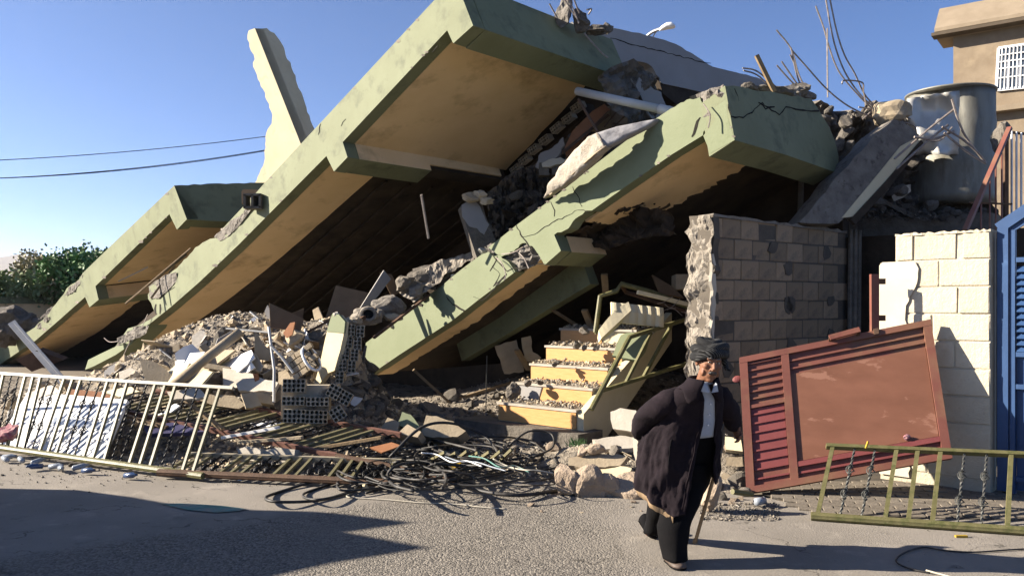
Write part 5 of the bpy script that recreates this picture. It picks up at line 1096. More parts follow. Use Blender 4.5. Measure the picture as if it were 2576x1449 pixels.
MB().bar(P(362, 902, 11.4), P(432, 940, 11.2), .04, .05).build('pale_strip', M['pale'], None, label='pale strip lying on the dusty slab piece', cat='strip')
slab([(415, 968), (560, 880), (592, 880), (470, 972)], 10.9, .03, 'tan', 'tan_board', 'long tan board under the round pole in the sunlit heap', 'board', (-.5, -.6, .7))
slab([(440, 888), (462, 872), (483, 865), (505, 885), (470, 905), (442, 905)], 11.6, .02, 'white', 'white_board', 'shaded tip of a white board in the heap', 'board', (.3, -.9, .3), 'white boards in the heap')
slab([(440, 910), (480, 888), (512, 886), (518, 905), (470, 918), (445, 930)], 11.3, .02, 'white', 'white_board', 'bright white board left of the round pole', 'board', (-.6, -.6, .5), 'white boards in the heap')
slab([(478, 900), (514, 884), (518, 908), (490, 918)], 11.15, .02, 'white', 'white_board', 'small square white board lying on the bright one', 'board', (-.3, -.7, .6), 'white boards in the heap')
slab([(540, 925), (575, 905), (632, 880), (640, 900), (600, 935), (560, 940)], 11.2, .02, 'white', 'white_board', 'broad white sheet right of the round pole', 'board', (-.6, -.6, .55), 'white boards in the heap')
slab([(585, 935), (610, 900), (622, 898), (640, 925), (620, 938), (600, 945)], 11.0, .02, 'white', 'white_board', 'white profile strip standing beside the broad sheet', 'board', (-.7, -.7, .2), 'white boards in the heap')
slab([(545, 898), (572, 882), (582, 884), (576, 905), (548, 918)], 11.1, .02, 'cream', 'cream_board', 'cream board directly behind the round pole', 'board', (-.6, -.6, .5))
slab([(538, 880), (548, 852), (584, 832), (584, 870), (540, 900)], 11.7, .02, 'greywall', 'grey_board', 'shaded grey board standing behind the round pole', 'board', (.6, -.8, .1))
slab([(640, 836), (648, 840), (662, 865), (688, 888), (675, 908), (655, 905), (640, 890)], 11.1, .02, 'tan', 'tan_board', 'pointed tan shard standing near the white upright', 'board', (.25, -.95, .1))
slab([(628, 895), (640, 888), (660, 920), (655, 935), (640, 930)], 10.9, .02, 'pale', 'pale_board', 'small pale triangle below the pointed shard', 'board', (-.5, -.8, .2))
slab([(560, 925), (610, 932), (640, 942), (652, 955), (640, 970), (562, 978)], 10.6, .02, 'pale', 'pale_board', 'curved pale plate lying face up in the heap', 'board', (-.2, -.75, .6))
slab([(505, 990), (590, 995), (618, 1018), (600, 1028), (540, 1020), (500, 1006)], 10.1, .03, 'tan', 'tan_board', 'tan board just above the red-railed railing', 'board', (-.1, -.8, .5))
slab([(630, 985), (680, 990), (690, 1018), (640, 1010)], 10.0, .12, 'tan', 'tan_slab', 'squared tan slab beside the orange strip', 'slab', (.2, -.85, .4))
slab([(636, 940), (648, 938), (664, 1000), (652, 1002)], 10.1, .03, 'orange', 'orange_strip', 'upright orange clay strip in the sunlit heap', 'strip', (.1, -.95, .2))
slab([(712, 838), (730, 812), (742, 810), (735, 842), (720, 850)], 11.0, .02, 'orange', 'orange_tile', 'orange tile standing on edge behind the bricks', 'tile', (-.4, -.9, .1))
slab([(845, 718), (925, 736), (886, 800), (815, 812)], 12.4, .03, 'brown', 'brown_panel_board', 'large brown board standing tilted in the shade', 'board', (.1, -.98, .2))
slab([(893, 796), (966, 680), (984, 702), (948, 748), (912, 790)], 12.6, .03, 'greywall', 'grey_board', 'shaded grey sheet beside the large brown board', 'board', (.6, -.8, .1))
slab([(955, 685), (985, 690), (1010, 735), (985, 745)], 12.9, .03, 'brown', 'brown_board', 'small brown board right of the grey sheet', 'board', (.2, -.95, .1))
slab([(677, 762), (765, 802), (756, 834), (680, 824)], 11.9, .03, 'brown', 'brown_board', 'dark brown board at the top of the heap', 'board', (.3, -.93, .2))
slab([(684, 795), (708, 782), (752, 800), (742, 818), (690, 806)], 11.75, .03, 'tan', 'tan_board', 'tan board lying against the dark brown one', 'board', (.1, -.8, .5))
slab([(786, 780), (800, 772), (812, 800), (808, 822), (796, 830)], 11.6, .02, 'tan', 'tan_board', 'thin tan splinter behind the upended wall', 'board', (-.4, -.9, 0))
slab([(730, 790), (765, 775), (762, 800)], 12.0, .02, 'brown', 'brown_board', 'brown triangle peeking over the heap', 'board', (.3, -.95, 0))
slab([(396, 958), (444, 916), (478, 912), (440, 970)], 10.6, .03, 'cream', 'cream_board', 'wide cream board at the lower left of the heap', 'board', (-.5, -.6, .65))
slab([(514, 912), (596, 926), (592, 938), (512, 924)], 10.4, .04, 'tan', 'tan_board', 'straight tan plank lying right of the round pole', 'board', (0, -.9, .4))
slab([(470, 968), (512, 930), (535, 935), (500, 975)], 10.2, .03, 'cream', 'cream_board', 'cream board under the lower end of the round pole', 'board', (-.4, -.7, .6))
slab([(590, 955), (650, 948), (700, 962), (690, 985), (600, 982)], 10.0, .05, 'pale', 'pale_board', 'broad pale plate at the foot of the orange strip', 'board', (-.2, -.7, .7), jg=2)
slab([(700, 935), (735, 925), (745, 960), (720, 985), (698, 970)], 10.0, .06, 'tan', 'tan_board', 'squared tan plate right of the white upright', 'board', (-.3, -.85, .4), jg=2)
slab([(606, 990), (640, 985), (660, 1020), (618, 1026)], 9.7, .1, 'tan', 'tan_slab', 'thick tan slab end above the red rail', 'slab', (.3, -.9, .3), jg=2)
slab([(420, 985), (500, 975), (520, 1000), (430, 1006)], 9.9, .04, 'pale', 'pale_board', 'pale board behind the right end of the upright railing', 'board', (-.1, -.7, .7), jg=2)
slab([(255, 985), (330, 972), (352, 985), (300, 998)], 10.4, .03, 'cream', 'cream_board', 'cream board seen through the middle of the upright railing', 'board', (-.3, -.6, .7), jg=2)
slab([(60, 990), (130, 968), (150, 985), (90, 1005)], 10.9, .03, 'pale', 'pale_board', 'pale board seen through the railing above the white door', 'board', (-.3, -.6, .7), jg=2)
for i, (a_, b_, dd, mm, lb) in enumerate((((470, 1010), (560, 1080), 9.5, 'wood', 'grey-brown batten slanting under the red railing'), ((560, 1100), (700, 1075), 9.2, 'white', 'white batten under the red railing'), ((600, 1112), (760, 1100), 9.0, 'tan', 'tan batten under the red railing'), ((780, 1130), (960, 1100), 8.9, 'wood', 'dull batten at the cable end of the red railing'), ((300, 1040), (420, 1075), 9.8, 'brown', 'brown batten behind the upright railing'))):
    MB().bar(P(*a_, dd), P(*b_, dd-.2), .06, .03).build('batten', M[mm], None, label=lb, cat='batten', group='battens under the railings')
# round pole, white uprights, silver post
MB().tube([P(432, 972, 9.9), P(520, 900, 10.1), P(606, 834, 10.3)], .06, 12).build('round_pole', M['tan'], None, smooth=True, label='thick round tan pole slanting across the heap', cat='pole')
tPo = thing('metal_post', P(90, 960, 12.4), 'bent silver metal post leaning at far left', 'post')
MB().bar(P(30, 812, 12.6), P(172, 975, 12.0), .11, .05, up=(.5, -1, .3)).build('channel', M['galv'], tPo); MB().bar(P(36, 810, 12.55), P(176, 970, 11.95), .03, .07, up=(.5, -1, .3)).build('flange', M['galv'], tPo)
MB().tube([P(676, 822, 10.1), P(690, 930, 9.9), P(689, 1012, 9.8)], .018, 7).build('white_upright', M['pvc'], None, label='thin white upright tube standing in the heap', cat='tube')
MB().tube([P(680, 868, 10.0), P(710, 900, 9.95), P(738, 938, 9.9)], .016, 7).build('white_tube', M['pvc'], None, label='thin white tube slanting from the upright one', cat='tube')
MB().bar(P(570, 826, 11.2), P(680, 836, 11.0), .04, .02).build('white_lath', M['pvc'], None, label='white lath lying level at the top of the heap', cat='lath')
MB().bar(P(630, 784, 11.6), P(700, 842, 11.2), .03, .015).build('blue_lath', M['galv'], None, label='bluish metal lath slanting into the dark at the top of the heap', cat='lath')
MB().bar(P(745, 850, 10.9), P(842, 800, 10.9), .05, .03).build('dark_lath', M['rust'], None, label='dark lath resting on the upended wall', cat='lath')
MB().bar(P(402, 878, 11.3), P(450, 915, 11.2), .03, .015).build('white_lath', M['pvc'], None, label='short white lath at the left of the heap', cat='lath')
# fan ring
tFn = thing('fan_guard', P(783, 925, 10.4), 'round white fan guard half buried beside the upended wall', 'fan')
fc = P(783, 902, 9.95); fx = Vector((.45, -.4, -.8)).normalized(); fy = Vector((.55, .8, -.1)); fy = (fy-fx*fy.dot(fx)).normalized()
MB().tube([fc+fx*.17*math.cos(t)+fy*.12*math.sin(t) for t in [2*math.pi*i/28 for i in range(29)]], .018, 7).build('rim', M['white'], tFn, smooth=True)
for i in range(9): MB().tube([fc, fc+fx*.16*math.cos(i*.698)+fy*.115*math.sin(i*.698)], .006, 4).build('spoke', M['iron'], tFn)
# tilted piece of brickwork
tBw = thing('brickwork_piece', P(760, 945, 10.5), 'tilted piece of tan brickwork beside the fan guard', 'brickwork')
bx_, bz_ = Vector((.80, -.1, .55)).normalized(), Vector((-.5, .25, .82)).normalized(); bo_ = P(755, 915, 9.95)
for r_ in range(4):
    for c_ in range(3):
        inst('brick', rz.choice(BR), bas(bx_, bz_, bo_+bx_*((c_-1)*.125+(.06 if r_ % 2 else 0))+bz_*(r_-1.5)*.075) @ Matrix.Diagonal((.115, .12, .13, 1)), tBw, M['tan'])
MB().box(bo_+bas(bx_, bz_, Vector((0, 0, 0))).col[1].to_3d()*.05, bx_*.19, Vector((0, .05, 0)), bz_*.14).build('mortar', M['mortar'], tBw)
# masonry along the cracked slab's edge
tMa = thing('masonry_piece', P(950, 800, 11.9), 'broken masonry with a round hole resting along the cracked slab', 'masonry')
lump(91, P(925, 795, 11.9), .2, M['lump'], 'masonry_block', .45, tMa, squash=(1.2, .7, .8)); lump(92, P(975, 768, 12.0), .22, M['conc'], 'masonry_block', .4, tMa, squash=(1.3, .7, .75)); lump(94, P(985, 800, 11.9), .12, M['tan'], 'masonry_block', .5, tMa, squash=(1.3, .7, .6))
cc_ = P(927, 790, 11.7); MB().tube([cc_+Vector((.1*math.cos(t), -.02*math.sin(t), .085*math.sin(t))) for t in [2*math.pi*i/20 for i in range(21)]], .028, 6).build('pipe_collar', M['lump'], tMa)
MB().ell(cc_+Vector((0, .02, 0)), (.09, 0, 0), (0, .03, 0), (0, 0, .075)).build('hole', M['hole'], tMa)  # solid dark bulge; the hollow's darkness is only its colour
MB().bar(P(858, 838, 11.3), P(985, 752, 12.2), .04, .06).build('broken_lintel', M['rust'], None, label='thin broken lintel strip under the masonry with the round hole', cat='lintel')
MB().bar(P(940, 850, 11.5), P(1080, 742, 12.2), .05, .03).build('dark_edge_strip', M['rust'], None, label='dark strip lying along the top edge of the cracked slab', cat='strip')
tMb = thing('masonry_slab', P(1090, 720, 12.4), 'long ragged masonry slab lying on the cracked slab', 'masonry')
roughface([hit(x, y, P(1090, 700, 12.2), Vector((-.3, -.85, .45)).normalized()) for x, y in jag([(1000, 700), (1012, 694), (1045, 700), (1075, 676), (1100, 660), (1150, 640), (1185, 632), (1190, 648), (1150, 672), (1110, 700), (1080, 728), (1040, 760), (1012, 745), (998, 722)], 9, 3, closed=True)], Vector((-.3, -.85, .45)), .05, name='face', m=M['lump'], parent=tMb)
lump(95, P(1095, 690, 12.4), .3, M['concd'], 'core', .4, tMb, squash=(1.5, .6, .6)); lump(96, P(1050, 735, 12.2), .14, M['lump'], 'core', .5, tMb); lump(97, P(1025, 715, 12.2), .17, M['lump'], 'core', .5, tMb)
for i, (x, y, s) in enumerate(((1215, 632, .1), (1190, 660, .09), (1170, 690, .08), (1148, 700, .1), (1120, 728, .07), (1075, 752, .1), (1046, 776, .08), (1240, 618, .08), (1010, 800, .09), (990, 822, .07))):
    put('c', P(x, y, 11.9+(1215-x)*.005), s, 'lump' if i % 3 else 'pale', rz, 'pale lump perched along the top edge of the cracked slab', 'concrete lump', 'lumps on the slab edge')
# orange-and-brown blocks, white blocks under the railing
slab([(172, 978), (250, 985), (345, 1002), (350, 1020), (290, 1018), (200, 1005), (168, 998)], 10.9, .08, 'orange', 'clay_board', 'reddish clay board seen through the upright railing', 'board', (-.2, -.85, .4))
slab([(597, 1130), (622, 1122), (655, 1128), (655, 1160), (600, 1158)], 8.9, .16, 'pale', 'white_block', 'broken pale block under the flattened railing, left of its twin', 'block', (-.3, -.92, .25), 'pale blocks under the railing', jg=1.5)
slab([(658, 1136), (690, 1126), (742, 1130), (740, 1158), (690, 1168), (658, 1160)], 8.85, .16, 'pale', 'white_block', 'broken pale block under the flattened railing, right of its twin', 'block', (-.3, -.92, .25), 'pale blocks under the railing', jg=1.5)
for i, (pts, dd, lb) in enumerate((([(1058, 1092), (1072, 1044), (1098, 1046), (1140, 1060), (1172, 1084), (1150, 1098), (1090, 1100)], 9.6, 'squared tan block at the right of the shaded void'), ([(998, 1068), (1012, 1035), (1032, 1042), (1060, 1078), (1050, 1090)], 9.7, 'green-topped block leaning in the heap edge'), ([(955, 1085), (975, 1050), (1005, 1062), (1000, 1090)], 9.7, 'grey block left of the green-topped one'), ([(1000, 1090), (1025, 1066), (1060, 1086), (1050, 1100)], 9.4, 'low tan block before the green-topped one'))):
    slab(pts, dd, .2, ['tan', 'green2', 'tan', 'tan'][i], 'wall_block', lb, 'block', (-.2, -.8, .55), 'blocks at the heap edge', jg=1.5)
slab([(1536, 1036), (1560, 1026), (1600, 1032), (1602, 1050), (1588, 1085), (1542, 1078), (1536, 1055)], 9.1, .25, 'pale', 'white_block', 'white squared block right of the stairs behind the man', 'block', (-.35, -.85, .4), jg=1.5)
# stones in a row before the man
for i, (x, y, s, sq, sd) in enumerate(((1426, 1208, .165, (.85, .8, 1.1), 201), (1484, 1218, .18, (.95, .8, 1.12), 202), (1534, 1224, .15, (.85, .8, 1.2), 203), (1598, 1235, .2, (1.2, .9, .95), 204), (1500, 1128, .12, (1.1, .8, .7), 205), (1465, 1135, .08, (1, .8, .9), 206), (1788, 1240, .15, (.75, .7, 1.25), 207))):
    p = P(x, y, 7.75 if i < 4 else 8.6 if i < 6 else 7.1); p.z = max(p.z, .05)
    lump(sd, p, s, M['stone'], 'rough_stone', .22, None, squash=sq, cuts=9, label=['leftmost rough stone of the row by the man', 'largest rough stone of the row by the man', 'narrow upright stone right of the largest one', 'shaded stone at the hem of the dark coat', 'pale stone lying behind the row of stones', 'small grey stone behind the row of stones', 'pointed stone standing behind the walking cane'][i], cat='stone', group='rough stones near the man')
for i, (pts, dd, lb) in enumerate((([(1510, 1180), (1560, 1172), (1590, 1178), (1575, 1200), (1530, 1198)], 8.2, 'bright cream plaster plate beside the coat'), ([(1430, 1150), (1500, 1140), (1580, 1145), (1560, 1170), (1470, 1178), (1430, 1170)], 8.5, 'wide pale slab lying behind the stones'), ([(1490, 1105), (1560, 1095), (1600, 1100), (1600, 1125), (1520, 1130)], 9.0, 'flat slab next to the squared white block'), ([(1590, 1100), (1612, 1110), (1610, 1160), (1600, 1168)], 8.0, 'upright white plaster edge against the coat'), ([(1824, 1098), (1862, 1100), (1868, 1135), (1826, 1130)], 8.4, 'pale slab behind the cane handle'), ([(1826, 1150), (1868, 1148), (1870, 1172), (1826, 1172)], 8.2, 'tan block below the slab behind the cane'))):
    slab(pts, dd, .06, ['cream', 'tan', 'pale', 'plasterw', 'cream', 'tan'][i], 'plaster_plate', lb, 'plaster plate', [(-.2, -.6, .75), (-.1, -.5, .85), (-.1, -.5, .85), (-.5, -.85, .1), (-.3, -.7, .6), (-.3, -.9, .2)][i], 'plates near the man', jg=2)
MB().tube([P(1843, 1236, 7.3), P(1892, 1243, 7.4)], .025, 8).build('wooden_rail_stub', M['railm'], None, label='short olive tube lying at the foot of the red gate', cat='tube')
cn = thing('drink_can', G(1912, 1268, .0), 'crushed blue and white drink can by the red gate', 'can')
MB().tube([P(1902, 1262, 7.25), P(1922, 1258, 7.3)], .034, 12).build('can_body', M['pet'], cn, smooth=True); MB().tube([P(1922, 1258, 7.3), P(1924, 1257.5, 7.3)], .036, 12).build('can_rim', M['galv'], cn)
# ------------------------------------------------------------------ things on the stairs
tCh = thing('wrecked_chair', sp(.4, 1.9, zb+1.2), 'wrecked armchair frame with ribbed cream seat at the head of the stairs', 'chair')
fr = [(1498, 836), (1510, 745), (1552, 732), (1562, 714), (1640, 735), (1745, 778)]
MB().tube([P(x, y, 10.9+.02*i) for i, (x, y) in enumerate(fr)], .035, 8).build('frame', M['railm'], tCh)
MB().tube([P(1562, 716, 11.0), P(1575, 735, 11.2), P(1745, 790, 11.2)], .03, 8).build('frame', M['rust'], tCh)
MB().bar(P(1496, 836, 10.9), P(1590, 800, 11.0), .05, .05).build('arm', M['railm'], tCh)
MB().bar(P(1604, 735, 10.7), P(1748, 770, 10.8), .09, .05).build('top_board', M['cream'], tCh)
rgc = []
for i in range(25):
    t = i/24; x = 1538+t*130; dz = .018*abs(math.sin(t*math.pi*6)); c = P(x, 760+t*14, 10.6)
    rgc.append([c+Vector((0, -dz-.02, 0)), c+Vector((0, -dz-.07, -.10)), c+Vector((0, -dz-.05, -.25)), c+Vector((0, .05, -.26)), c+Vector((0, .1, 0))])
MB().rings(rgc).build('seat_cushion', M['cream'], tCh)
rgc = []
for i in range(9):
    t = i/8; c = P(1505+t*75, 850-t*70, 10.5+.1*t); h = .1+.05*math.sin(t*3); rgc.append([c+Vector((0, -.03, h)), c+Vector((.03, -.09, 0)), c+Vector((0, -.02, -h*.6)), c+Vector((0, .1, 0))])
MB().rings(rgc).build('torn_cover', M['cream'], tCh)
for i in range(10):
    a = P(rz.uniform(1640, 1740), rz.uniform(755, 790), 10.7); MB().tube(crom([a, a+Vector((.08, 0, rz.uniform(-.08, .08))), a+Vector((.2, 0, rz.uniform(-.1, .1)))], 4), .004, 4).build('spring_wire', M['steel'], tCh)
slab([(1540, 895), (1562, 842), (1590, 836), (1632, 838), (1622, 880), (1598, 905)], 10.6, .05, 'green2', 'green_plaster_piece', 'green plaster piece lying on the upper stairs', 'plaster', (-.35, -.7, .6), jg=2)
lump(211, P(1290, 985, 10.9), .13, M['concd'], 'concrete_lump', .5, None, squash=(.8, .7, 1.0), label='grey concrete lump at the left of the second step', cat='concrete lump')
for i, (x, y, s) in enumerate(((1405, 915, .07), (1357, 965, .07), (1330, 968, .08), (1448, 875, .09), (1470, 878, .06), (1395, 920, .05), (1425, 975, .06), (1500, 975, .05), (1500, 880, .06), (1470, 838, .08), (1545, 888, .06))):
    put('c', P(x, y-2, 10.55+.1*(1050-y)/45), s, 'lump', rz, 'grey crumbled lump on the stair treads', 'concrete lump', 'lumps on the stairs')
for i, (a_, b_, dd, lb) in enumerate((((1365, 765), (1478, 835), 12.2, 'long dusty plank slanting in the dark left of the chair'), ((1470, 780), (1490, 830), 11.6, 'short plank behind the chair frame'), ((1420, 712), (1530, 668), 12.4, 'plank lying level in the dark above the chair'), ((1520, 690), (1524, 735), 11.3, 'charred upright stick above the chair'), ((1300, 880), (1330, 930), 12.4, 'short upright plank in the dark void'), ((1040, 930), (1200, 1075), 12.4, 'long plank leaning in the dark void'), ((1130, 1010), (1290, 960), 12.6, 'pale plank lying across the dark void'))):
    MB().bar(P(*a_, dd), P(*b_, dd+.2), .09, .04).build('dusty_plank', M['wood'], None, label=lb, cat='plank', group='planks in the dark')
slab([(1245, 870), (1300, 855), (1318, 935), (1270, 940)], 12.8, .04, 'tan', 'dusty_board', 'dusty panel propped in the dark left of the stairs', 'panel', (.2, -.97, .1), jg=2); slab([(1312, 850), (1335, 845), (1340, 885), (1362, 900), (1340, 915), (1320, 905)], 12.7, .03, 'tan', 'torn_board', 'torn tan panel beside the dusty one in the dark', 'panel', (.2, -.97, .1), jg=2)
slab([(1700, 690), (1748, 690), (1748, 725), (1700, 728)], 11.4, .2, 'tan', 'shaded_block', 'shaded block behind the broken wall end', 'block', (.1, -.99, .1)); slab([(1640, 690), (1690, 720), (1720, 748), (1660, 738)], 11.3, .04, 'brown', 'brown_board', 'brown board lying above the wrecked chair', 'board', (0, -.8, .5))
MB().tube([P(1225, 895, 11.9), P(1222, 1035, 11.9)], .008, 5).build('hanging_wire', M['ironl'], None, label='thin wire hanging in the dark void', cat='wire')
MB().tube([P(920, 870, 11.3), P(905, 960, 11.1), P(896, 1000, 11.0)], .02, 6).build('thin_post', M['concd'], None, label='thin dusty post between upended wall and cracked slab', cat='post')
# ------------------------------------------------------------------ white carved door behind the left railing
tDo = thing('fallen_white_leaf', P(200, 1100, 9.8), 'white panelled door with a frosted pane lying behind the left railing', 'door')
d00, d10, d01 = P(52, 1128, 9.95), P(262, 1160, 9.0), P(128, 995, 10.9)
dx_, dy_ = d10-d00, d01-d00; dn_ = dx_.cross(dy_).normalized(); dn_ = dn_ if dn_.z > 0 else -dn_
def dp(x, y, o=0): return d00+dx_*x+dy_*y+dn_*o
MB().prism([dp(0, 0), dp(1, 0), dp(1.42, 1.0), dp(0, 1)] if False else [dp(-.3, 0), dp(1, 0), dp(1, 1), dp(-.3, 1)], dn_*.04).build('leaf', M['white'], tDo)
for y0, y1, x0, x1 in ((.08, .4, -.22, .3), (.08, .4, .4, .92), (.6, .92, -.22, .3), (.6, .92, .4, .92)):
    MB().prism([dp(x0, y0, .04), dp(x1, y0, .04), dp(x1, y1, .04), dp(x0, y1, .04)], dn_*.014).build('panel', M['white'], tDo)
MB().prism([dp(.25, .44, .041), dp(.95, .44, .041), dp(.95, .56, .041), dp(.25, .56, .041)], dn_*.006).build('frosted_pane', M['pet'], tDo)
lump(221, P(18, 1092, 9.7), .2, M['pink'], 'pink_blanket', .5, None, squash=(.8, .6, .7), label='crumpled pink patterned blanket at the left edge', cat='blanket')
slab([(360, 1072), (450, 1060), (530, 1066), (520, 1085), (370, 1092)], 9.6, .05, 'purple', 'violet_sheet', 'violet plastic sheet beneath the railings', 'sheet', (-.1, -.5, .85)); slab([(630, 1064), (700, 1056), (740, 1062), (700, 1075), (640, 1072)], 9.7, .02, 'white', 'white_sheet', 'white sheet under the red-railed railing', 'sheet', (-.1, -.4, .9))
slab([(385, 1050), (440, 1015), (452, 1020), (400, 1058)], 10.0, .02, 'white', 'white_strip', 'white strip slanting behind the left railing', 'strip', (-.4, -.6, .7)); slab([(930, 1125), (985, 1112), (1010, 1120), (960, 1138)], 8.9, .02, 'orange', 'orange_sheet', 'orange scrap at the end of the red-railed railing', 'scrap', (-.1, -.6, .8))
MB().prism([P(x, y, 12.3) for x, y in [(40, 905), (95, 880), (160, 905), (80, 935)]], (.02, .1, .03)).build('louvred_shutter', M['rust'], None, label='dark louvred shutter in the shade behind the silver post', cat='shutter')
# plastic bottles along the road edge
bt = MB(); prof = [(0, .012), (.02, .03), (.16, .032), (.2, .014), (.23, .013)]
for j, (z, r) in enumerate(prof): bt.v += [Vector((r*math.cos(2*math.pi*i/10), r*math.sin(2*math.pi*i/10), z)) for i in range(10)]
bt.f = [(j*10+i, j*10+(i+1) % 10, (j+1)*10+(i+1) % 10, (j+1)*10+i) for j in range(4) for i in range(10)]+[tuple(range(10))[::-1], tuple(range(40, 50))]
btm = mesh('plastic_bottle', bt.v, bt.f, M['pet'], True); fixn(btm)
for i, (x, y, m_) in enumerate(((20, 1158, 'pet'), (58, 1160, 'pet'), (78, 1165, 'pet'), (110, 1172, 'petb'), (122, 1174, 'pet'), (150, 1176, 'pet'), (180, 1178, 'pet'), (206, 1184, 'petb'), (312, 1196, 'petb'), (5, 1150, 'pet'))):
    p = G(x, y, .04)
    inst('plastic_bottle', btm, Matrix.Translation(p) @ Matrix.Rotation(rz.uniform(0, 6), 4, 'Z') @ Matrix.Rotation(1.45, 4, 'X') @ Matrix.Diagonal((.95, .95, .75, 1)), None, M[m_], label=('dark blue' if m_ == 'petb' else 'clear')+' plastic bottle under the left railing', cat='bottle', group='dark blue bottles' if m_ == 'petb' else 'clear bottles')
# ------------------------------------------------------------------ cables
rc = random.Random(5)
def cable(pts, r, m, label, group, name='cable', cat='cable'):
    MB().tube(crom(pts, 7), r, 6).build(name, M[m], None, smooth=True, label=label, cat=cat, group=group)
def cz(px, py, z): return G(px, py, z)
for i, (pts, r, lb) in enumerate((([(1010, 1150), (900, 1178), (790, 1210), (700, 1238), (668, 1252), (700, 1262), (800, 1258), (880, 1236), (930, 1205), (1000, 1165)], .014, 'thick black cable looping farthest out onto the road'),
                      ([(1100, 1150), (960, 1180), (800, 1228), (762, 1246), (800, 1256), (880, 1238), (960, 1190), (1060, 1140)], .012, 'second black loop inside the outermost road loop'),
                      ([(1035, 1125), (1060, 1160), (1120, 1200), (1200, 1232), (1300, 1245), (1400, 1235)], .018, 'thick grey cable along the near side of the tangle'),
                      ([(1385, 1140), (1330, 1170), (1200, 1200), (1080, 1215), (980, 1225), (920, 1240)], .012, 'black cable along the front of the tangle'))):
    cable([cz(x, y, .04+.03*math.sin(k*1.7+i)) for k, (x, y) in enumerate(pts)], r, 'cable', lb, 'cables in the tangle')
cable([cz(980, 1150, .2), P(1060, 1075, 8.8), P(1140, 1065, 9.0), P(1220, 1098, 9.1), cz(1262, 1150, .2)], .016, 'cable', 'black cable arching highest over the tangle', 'cables in the tangle')
cable([P(1280, 1120, 9.3), P(1330, 1085, 9.4), P(1385, 1090, 9.4), P(1390, 1125, 9.2), P(1340, 1150, 9.0)], .012, 'cable', 'thin cable loop standing before the stairs', 'cables in the tangle')
for i in range(44):
    cx_, cy_ = rc.uniform(940, 1310), rc.uniform(1125, 1205); a0 = rc.uniform(0, 6.28); span = rc.uniform(2.5, 6.5); rx, ry = rc.uniform(70, 190), rc.uniform(14, 44); tilt = rc.uniform(-.16, .16); z = rc.uniform(.03, .22)*(1-abs(cx_-1150)/330)+.03
    pts = []
    for k in range(9):
        t = a0+span*k/8; x = cx_+rx*math.cos(t)*rc.uniform(.85, 1.1); y = cy_+ry*math.sin(t)+tilt*(x-cx_)
        x = min(max(x, 850), 1400); pts.append(cz(x, min(y, 1236), max(.02, z+rc.uniform(-.04, .05))))
    cable(pts, rc.choice([.006, .008, .010, .012, .015]), 'cable', 'black cable knotted into the tangle at the road edge', 'cables knotted in the tangle')
for i, (m_, lb) in enumerate((('white', 'white wire running through the black cables'), ('pet', 'pale blue wire in the cable tangle'), ('teal', 'green wire in the cable tangle'), ('rope', 'cream wire in the cable tangle'))):
    x0, y0 = 1060+i*60, 1140+i*6
    cable([cz(x0+k*38, y0+k*9+rc.uniform(-8, 8), .26+rc.uniform(-.04, .04)) for k in range(5)], .007, m_, lb, None, 'wire', 'wire')
for i in range(7): MB().bar(cz(1080+i*28, 1165+rc.uniform(-6, 6), .1), cz(1120+i*28, 1135+rc.uniform(-6, 6), .3), .028, .028).build('loose_baluster', M['railg'], None, label='olive bar sticking out of the cable tangle', cat='bar', group='bars in the tangle')
slab([(1120, 1165), (1150, 1150), (1165, 1160), (1140, 1180)], 8.6, .03, 'yellow', 'yellow_scrap', 'yellow plastic scrap in the cable tangle', 'scrap', (-.1, -.8, .5))
cable([cz(x, y, .01) for x, y in ((905, 1205), (885, 1238), (872, 1248), (900, 1252), (980, 1257), (1060, 1264), (1150, 1268), (1210, 1275), (1275, 1280))], .006, 'rope', 'thin white rope stretched over the road', None, 'rope', 'rope')
lump(231, G(922, 1228, .03), .055, M['cream'], 'paper_scrap', .6, None, sub=2, squash=(.7, .6, 1.2), label='pale crumpled scrap at the start of the white rope', cat='scrap')
cable([cz(x, y, .01) for x, y in ((2620, 1378), (2540, 1382), (2450, 1388), (2380, 1384), (2320, 1376), (2270, 1392), (2255, 1412), (2290, 1430), (2340, 1440))], .006, 'cable', 'thin dark wire curling on the road at lower right', None, 'wire', 'wire')
cable([cz(x, y, .01) for x, y in ((2330, 1434), (2360, 1442), (2420, 1458), (2460, 1470))], .007, 'rope', 'cream end of the wire at the lower right corner', None, 'wire', 'wire')
MB().bar(P(2178, 1127, 7.2), P(2184, 1110, 7.2), .02, .012).build('yellow_peg', M['yellow'], None, label='yellow peg on the top rail before the red gate', cat='peg')
MB().box(G(2418, 1348, .01), (.045, 0, 0), (0, .012, 0), (0, 0, .008)).build('yellow_stub', M['yellow'], None, label='yellow stub lying on the ground below the mossy railing', cat='stub')
# a tuft of green by the plinth
tg = thing('weed_tuft', HG(1452, 1118), 'small green weed before the concrete plinth', 'weed'); vs = []; fs = []
for i in range(60):
    p = HG(1452, 1120)+Vector((rz.gauss(0, .05), rz.gauss(0, .05), 0)); d = Vector((rz.gauss(0, .5), rz.gauss(0, .5), 1)).normalized()*rz.uniform(.05, .12); x = Vector((.008, 0, 0)); k = len(vs); vs += [p-x, p+x, p+d]; fs.append((k, k+1, k+2))
obj('blades', vs, fs, M['leaf2'], tg)
